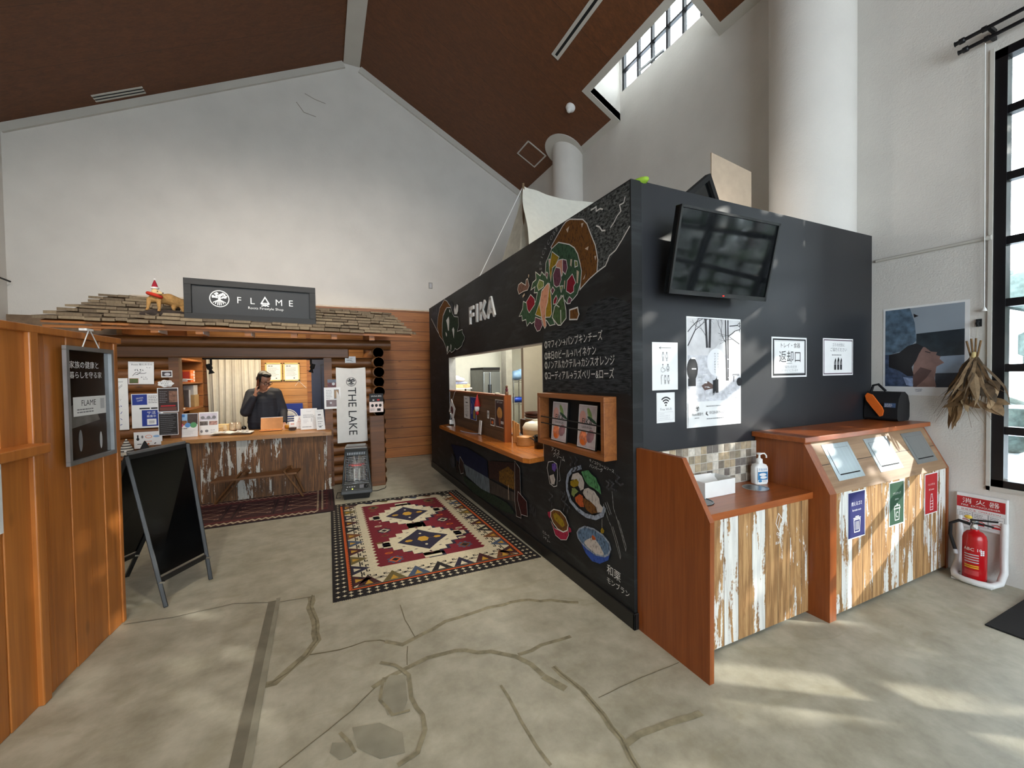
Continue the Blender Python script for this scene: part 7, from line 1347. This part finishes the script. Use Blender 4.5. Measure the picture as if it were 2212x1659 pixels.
for i, (x0, x1) in enumerate(((2.957, 3.26), (3.455, 3.764), (3.97, 4.28))):
    g = G(); a0, a1 = .068, .305
    g.prism([fs_.at(x0, a0), fs_.at(x1, a0), fs_.at(x1, a1), fs_.at(x0, a1)], fs_.n*.003, 'steel'); fl_ = g.build('flap_frame', bc, bevel=.002)
    g = G(); m0, m1 = x0+.035, x1-.03; g.prism([fs_.at(m0, a0+.04, .003), fs_.at(m1, a0+.04, .003), fs_.at(m1, a1-.03, .003), fs_.at(m0, a1-.03, .003)], fs_.n*.002, 'steel'); fp_ = g.build('flap', fl_)
    g = G(); g.prism([fs_.at(m0+.01, a0+.032, .003), fs_.at(m1-.002, a0+.032, .003), fs_.at(m1-.002, a0+.04, .003), fs_.at(m0+.01, a0+.04, .003)], fs_.n*.0015, 'matblack'); g.stroke(Fr(fs_.o+fs_.n*.0045, fs_.u, fs_.v), [(m0, a0+.06), (m0, a1-.03), (m1, a1-.03), (m1, a0+.06)], .002, 'grey'); g.build('flap_gap', fl_)
def bin_icon(g, fr, u, v, k):
    if k == 0: g.stroke(fr, [(u-.03, v-.045), (u+.03, v-.045), (u+.036, v+.035), (u-.036, v+.035)], .006, 'white', True); g.stroke(fr, [(u-.042, v+.045), (u+.042, v+.045)], .007, 'white'); g.stroke(fr, [(u-.02, v+.055), (u+.02, v+.055)], .006, 'white'); [g.stroke(fr, [(u+q, v-.032), (u+q, v+.024)], .005, 'white') for q in (-.014, 0, .014)]
    if k == 1: g.stroke(fr, [(u-.026, v-.05), (u+.026, v-.05), (u+.034, v+.03), (u-.034, v+.03)], .006, 'white', True); g.stroke(fr, [(u-.04, v+.03), (u-.032, v+.05), (u+.032, v+.05), (u+.04, v+.03)], .006, 'white', True); g.stroke(fr, [(u-.006, v+.05), (u-.006, v+.062), (u+.006, v+.062), (u+.006, v+.05)], .005, 'white'); g.ring(fr, u, v-.012, .014, .018, .005, 'white', 16, .5, 5.5)
    if k == 2: g.stroke(fr, [(u-.022, v-.055), (u+.022, v-.055), (u+.022, v+.02), (u+.01, v+.045), (u+.01, v+.062), (u-.01, v+.062), (u-.01, v+.045), (u-.022, v+.02)], .005, 'white', True); [g.stroke(fr, [(u-.02, v+q), (u+.02, v+q)], .004, 'white') for q in (-.035, -.01, .01)]
for k, (x0, w_, face, t1, t2, lab) in enumerate(((3.012, .205, 'navy', '燃えるゴミ', 'Burnable trash', 'navy burnable trash label on the bin cabinet front'), (3.517, .203, 'green', 'プラスチック', 'plastics', 'green plastics label on the bin cabinet front'), (4.022, .201, 'red', 'ペットボトル', 'PET bottles', 'red bottle label on the bin cabinet front'))):
    pinned('bin_label', lab, 'label', x0, .464, w_, .306, lambda g, fr, w, h, k=k, face=face, t1=t1, t2=t2: (g.frect(fr, .007, .007, w-.007, h-.007, face), g.text(fr, t1, w/2, h*.70, .028 if k == 0 else .02, 'white', xs=.9), g.text(fr, t2, w/2, h*.58, .017, 'white'), bin_icon(g, fr, w*.52, .085, k)), y=1.4605)
tb = thing('tool_bag', 'black rounded carry bag with an orange end on the bin cabinet', 'bag', (4.29, 1.80, 1.126)); g = G(); BY0, BY1 = 1.69, 1.915
prof = [(4.205, 1.13), (4.37, 1.13), (4.385, 1.16), (4.385, 1.27), (4.36, 1.335), (4.31, 1.365), (4.25, 1.36), (4.21, 1.31), (4.19, 1.22), (4.19, 1.15)]
g.prism([(x, BY0, z) for x, z in prof], (0, BY1-BY0, 0), PM('nylon', (14, 14, 17), rough=.75)); g.build('bag_body', tb, bevel=.02)
fr = XF(4.186, 1.90, 1.14); g = G(); g.prism([fr.at(.0, .19), fr.at(.015, .215), fr.at(.05, .20), (fr.at(.115, .10)), fr.at(.125, .07), fr.at(.118, .03), fr.at(.10, .022), fr.at(.05, .09), fr.at(.01, .15)], (-.012, 0, 0), PM('orangecloth', (232, 108, 24), rough=.7)); g.build('orange_panel', tb, bevel=.005)
fr = Fr((4.184, 1.775, 1.24), (0, -1, 0), (.18, 0, 1)); g = G(); g.prism([fr.at(0, 0), fr.at(.075, 0), fr.at(.075, .035), fr.at(0, .035)], fr.n*.003, PM('bag_label', (60, 84, 120))); fr.o = fr.o+fr.n*.003; g.lines(fr, .005, .07, .026, 3, .01, .005, 'lgrey', 4); g.build('label', tb)
G().tube([(4.27, 1.90, 1.36), (4.27, 1.885, 1.415), (4.27, 1.85, 1.425), (4.27, 1.80, 1.37)], .010, 'nylon', 8).build('handle', tb)

# ================================================================ right wall
ph = XF(XR-.002, 1.873, 1.335); g = G(); g.prism([ph.at(0, 0), ph.at(.52, 0), ph.at(.52, .73), ph.at(0, .73)], (.0018, 0, 0), 'paper')
IU = lambda x: .015+(x-262)/706*.48; IV = lambda x, y: .071+.643*(1-(y-(298-80*(x-262)/706))/(672+92*(x-262)/706))
def ip(pts, c_, **kw): g.fpoly(ph, [(IU(x), IV(x, y)) for x, y in pts], PM('ph_'+c_[0], c_[1], rough=.35, **kw))
ip([(262, 298), (968, 218), (968, 982), (262, 970)], ('sky', (146, 156, 166)), var=.05, scale=4); ip([(262, 298), (500, 270), (545, 400), (560, 560), (480, 640), (262, 700)], ('rock', (84, 104, 122)), var=.5, scale=22); ip([(560, 500), (968, 455), (968, 700), (560, 740)], ('hill', (34, 44, 52)), var=.4, scale=16); ip([(740, 705), (968, 690), (968, 850), (740, 860)], ('table', (136, 150, 168)), var=.1); ip([(730, 855), (968, 850), (968, 982), (730, 982)], ('lower', (36, 44, 56)), var=.3); ip([(262, 690), (400, 690), (540, 900), (540, 975), (262, 970)], ('shirt', (60, 74, 100)), var=.5, scale=30); ip([(440, 890), (545, 900), (530, 975), (470, 960)], ('cloth', (140, 156, 190)), var=.4, scale=40)
ip([(600, 620), (640, 620), (690, 660), (745, 665), (735, 690), (775, 705), (765, 725), (805, 760), (740, 795), (725, 900), (740, 978), (540, 978), (530, 850), (540, 760), (560, 690)], ('skin', (134, 104, 96)), var=.2, scale=12); ip([(300, 690), (400, 670), (480, 610), (560, 585), (625, 615), (585, 680), (560, 740), (520, 800), (540, 880), (480, 880), (400, 830), (300, 800)], ('hair', (24, 22, 26))); ip([(530, 880), (600, 800), (700, 830), (650, 900), (560, 978), (535, 978)], ('neckshade', (88, 66, 62)), var=.2)
g.fell(ph, IU(580), IV(580, 775), .028, .018, MT['ph_skin'], 12, rot=-.3); ip([(640, 655), (690, 668), (685, 675), (640, 662)], ('hair', 0)); ip([(535, 320), (580, 340), (540, 355)], ('hair', 0)); g.text(ph, 'SAUNA', .235, .044, .014, 'navy', rot=.1); g.text(ph, 'CAMP', .235, .03, .014, 'navy', rot=.1)
tag(g.build('photo_print'), 'large unframed photo of a head in profile on the right wall', 'photo')
dfb = thing('dried_flowers', 'dried brown plant bunch hanging upside down beside the tall window', 'dried flowers', (4.32, 1.31, 1.1)); rr = random.Random(31)
DL = [plain('dry%d' % i, c_, .85, var=.3, scale=30) for i, c_ in enumerate(((128, 104, 76), (98, 80, 60), (150, 126, 96), (112, 84, 52), (74, 62, 48)))]
def blade(g, p, d, l, w_, mat, droop=.3, curl=0):
    p = V(p); d = V(d).normalized(); sd = d.cross(V((-1, rr.uniform(-.5, .5), .2))).normalized(); n = 6; vs = []
    for i in range(n+1):
        t_ = i/n; ww = w_*math.sin(math.pi*min(1, .12+t_*.88))*.9+.0008; vs += [p+sd*ww, p-sd*ww]; d = (d+V((rr.uniform(-.1, .1)*curl, rr.uniform(-.16, .16)*(1+curl), -droop*.25))).normalized(); p = p+d*l/n
    g.add(vs, [(2*i, 2*i+1, 2*i+3, 2*i+2) for i in range(n)], mat, True)
g = G(); K = V((4.34, 1.31, 1.648))
for i in range(70): a = rr.uniform(-1, 1); blade(g, K+V((rr.uniform(-.012, .01), rr.uniform(-.015, .015), -.01)), (-.25+rr.uniform(-.25, .18), a*.42, -1), rr.uniform(.22, .40), rr.uniform(.006, .022), rr.choice(DL), .3, .8)
for i in range(26): blade(g, K+V((rr.uniform(-.07, 0), rr.uniform(-.10, .07), -rr.uniform(.18, .34))), (rr.uniform(-.4, .3), rr.uniform(-1, 1), -rr.uniform(.2, 1)), rr.uniform(.06, .16), rr.uniform(.018, .036), rr.choice(DL), .2, 1.5)
for i in range(5): blade(g, K+V((-.04, .06+.01*i, -.28)), (-.1, .25-.05*i, -1), rr.uniform(.2, .3), .026, DL[3], .2, .3)
g.build('leaves', dfb)['kind'] = 'stuff'
g = G()
for i in range(16): p = K+V((-.03, rr.uniform(-.06, .1), -rr.uniform(.2, .38))); d = V((rr.uniform(-.1, .05), rr.uniform(-.7, 1), -rr.uniform(.1, .8))).normalized(); L_ = rr.uniform(.12, .26); g.tube([p, p+d*L_*.5+V((0, 0, .02)), p+d*L_+V((0, 0, -.04))], [.0016, .0012, .0007], rr.choice(DL), 5)
g.build('stray_stalks', dfb)['kind'] = 'stuff'
for i in range(4): G().tube([K+V((.005*i-.01, .012*i-.018, -.02)), K+V((.01-.008*i, -.03+.022*i, .11+rr.uniform(-.03, .01)))], .006, DL[3]).build('stem', dfb)
G().lathe([(.014, 0), (.018, .015), (.016, .04), (.012, .05)], K-V((0, 0, .03)), PM('raffia', (206, 186, 130), rough=.8), 14).build('tie', dfb); G().tube([K+V((0, 0, .02)), (4.38, 1.305, 1.87)], .0015, 'beige_wall', 5).build('string', dfb)
hk = G().tube([(4.40, 1.304, 1.89), (4.375, 1.304, 1.895), (4.362, 1.304, 1.875), (4.378, 1.304, 1.86)], .008, 'matblack'); hk.box(4.392, 4.4, 1.29, 1.318, 1.855, 1.91, 'matblack'); tag(hk.build('wall_hook'), 'small black hook on the right wall above the dried bunch', 'hook')
t_ = thing('pull_cord', 'thin white pull cord hanging beside the tall window', 'cord', (4.38, 1.27, 1.96)); G().tube([(4.34, 1.27, 3.86), (4.375, 1.272, 1.99)], .0028, 'white', 6).build('cord', t_); G().lathe([(.016, 0), (.012, .014), (.004, .03), (0, .032)], (4.375, 1.272, 1.962), 'white', 14).build('bell', t_)
t_ = thing('conduit', 'thin pale conduit running level along the right wall', 'conduit', (4.38, 1.6, 2.48)); G().tube([(4.386, 1.245, 2.487), (4.386, 1.92, 2.49)], .012, 'trim').build('pipe', t_); G().lathe([(.018, -.012), (.018, .012)], (4.386, 1.255, 2.487), 'trim', 14, (0, 1, 0)).build('clip', t_)
for i, (x, z, y1) in enumerate(((4.29, 3.935, 1.405), (4.335, 3.885, 1.40))):
    t_ = thing('curtain_rod', ['upper black curtain rod above the tall window', 'lower black curtain rod close to the right wall'][i], 'curtain rod', (x, .2, z)); G().tube([(x, -1.9, z), (x, y1, z)], .013, 'iron', 10).build('rod', t_)
    G().lathe([(.013, 0), (.02, .004), (.02, .03), (.014, .035), (.014, .05), (.018, .055), (0, .06)], (x, y1-.05, z), 'iron', 14, (0, 1, 0)).build('finial', t_); G().lathe([(.019, -.012), (.019, .012)], (x, 1.26, z), 'iron', 14, (0, 1, 0)).bar((x, 1.24, z), (XR-.002, 1.24, z), .02, .025, 'iron').build('bracket', t_)
es = thing('extinguisher_stand', 'white moulded stand with a red fire extinguisher notice', 'stand', (4.29, 1.27, 0))
WP = PM('stand_white', (226, 226, 226), rough=.35, var=.02); g = G(); g.box(4.375, XR-.003, 1.148, 1.408, .355, .612, WP); g.build('notice_board', es, bevel=.006)
g = G(); pth = [(4.385, 1.39, .44), (4.38, 1.392, .2), (4.36, 1.392, .09), (4.28, 1.385, .035), (4.20, 1.355, .026), (4.178, 1.30, .025), (4.178, 1.23, .025), (4.20, 1.175, .026), (4.28, 1.155, .035), (4.36, 1.158, .09), (4.38, 1.165, .2), (4.385, 1.165, .44)]
g.tube(pth, .021, WP, 12); g.box(4.19, 4.39, 1.17, 1.375, .001, .014, WP); g.build('base_loop', es, bevel=.004)
fr = XF(4.3735, 1.404, .372); g = G(); g.frect(fr, 0, .135, .245, .215, 'red'); g.text(fr, '消 火 器', .122, .17, .042, 'white', width=.19); g.text(fr, 'FIRE  EXTINGUISHER', .122, .145, .018, 'white', width=.2); g.frect(fr, 0, 0, .245, .135, 'paper'); g.text(fr, '使用方法  OPERATION', .122, .112, .017, 'red', width=.2)
for k in range(3): g.stroke(fr, [(.004+.08*k, .006), (.082+.08*k, .006), (.082+.08*k, .105), (.004+.08*k, .105)], .0015, 'grey', True); g.lines(fr, .012+.08*k, .075+.08*k, .092, 3, .011, .004, 'grey', k+2); g.fpoly(fr, [(.02+.08*k, .015), (.066+.08*k, .015), (.06+.08*k, .03), (.028+.08*k, .03)], 'red'); g.stroke(fr, [(.02+.08*k, .04), (.05+.08*k, .045), (.066+.08*k, .036)], .005, 'red')
g.build('notice', es)
ex = thing('fire_extinguisher', 'red fire extinguisher with a black hose in the white stand', 'fire extinguisher', (4.262, 1.275, .015)); ec = V((4.262, 1.275, .015)); ER_ = .062
RD = PM('ext_red', (176, 14, 22), rough=.25, var=.03); g = G(); g.lathe([(ER_-.004, 0), (ER_, .008), (ER_, .30), (ER_-.006, .33), (.04, .352), (.022, .36), (.022, .372)], ec, RD, 32); g.build('cylinder', ex)
class FrC(Fr):
    def at(s, u, v, w=0.0): a = math.atan2(-ec.y-.1, -ec.x-.2)+u/ER_; return ec+V((math.cos(a)*(ER_+w), math.sin(a)*(ER_+w), v))
fc = FrC((0, 0, 0), (1, 0, 0), (0, 0, 1)); g = G()
def band(u0, u1, v0, v1, mat):
    w_ = g.lay(fc); n = 8
    for i in range(n): a, b = u0+(u1-u0)*i/n, u0+(u1-u0)*(i+1)/n; g.add([fc.at(a, v0, w_), fc.at(b, v0, w_), fc.at(b, v1, w_), fc.at(a, v1, w_)], [(0, 1, 2, 3)], mat)
g.text(fc, 'ABC 10', -.012, .225, .03, 'white')
for k in range(4): band(-.055, .02, .14+k*.018, .147+k*.018, 'lgrey')
for k in range(2): band(-.055, .02, .10+k*.014, .108+k*.014, PM('ext_yellow', (226, 178, 40)))
band(-.055, .02, .05, .085, PM('ext_pale', (190, 60, 62)))
for k in range(6): band(.028+.012*(k % 2), .038+.012*(k % 2), .20+.013*(k//2), .21+.013*(k//2), 'paper')
g.build('label', ex); G().lathe([(.022, 0), (.024, .01), (.016, .03), (.016, .045), (.02, .05), (.018, .065)], ec+V((0, 0, .372)), 'steel', 18).build('valve', ex); G().lathe([(.012, 0), (.012, .012)], ec+V((-.02, -.01, .40)), 'white', 12, (-1, -.3, 0)).build('gauge', ex)
G().bar(ec+V((-.01, .02, .435)), ec+V((.01, -.11, .452)), .024, .008, 'matblack').bar(ec+V((-.01, .02, .42)), ec+V((.01, -.09, .41)), .02, .008, 'matblack').build('lever', ex); G().ball(ec+V((-.012, .03, .452)), (.014, .022, .014), PM('pin_yellow', (222, 190, 70)), 10).build('safety_pin', ex)
G().tube([ec+V((-.005, .02, .40)), ec+V((-.02, .075, .415)), ec+V((-.03, .115, .385)), ec+V((-.03, .118, .30)), ec+V((-.04, .088, .20))], .0105, 'matblack', 10).build('hose', ex); G().tube([ec+V((-.04, .088, .20)), ec+V((-.042, .082, .17))], .013, 'lgrey', 10).build('nozzle', ex)
g = G(); g.box(3.585, 4.385, .30, 1.028, .0, .010, PM('mat_black', (20, 20, 21), rough=.95, var=.3, scale=90, bump=.6, bscale=300)); tag(g.build('door_mat', bevel=.004), 'black ribbed door mat on the floor at the right', 'mat')
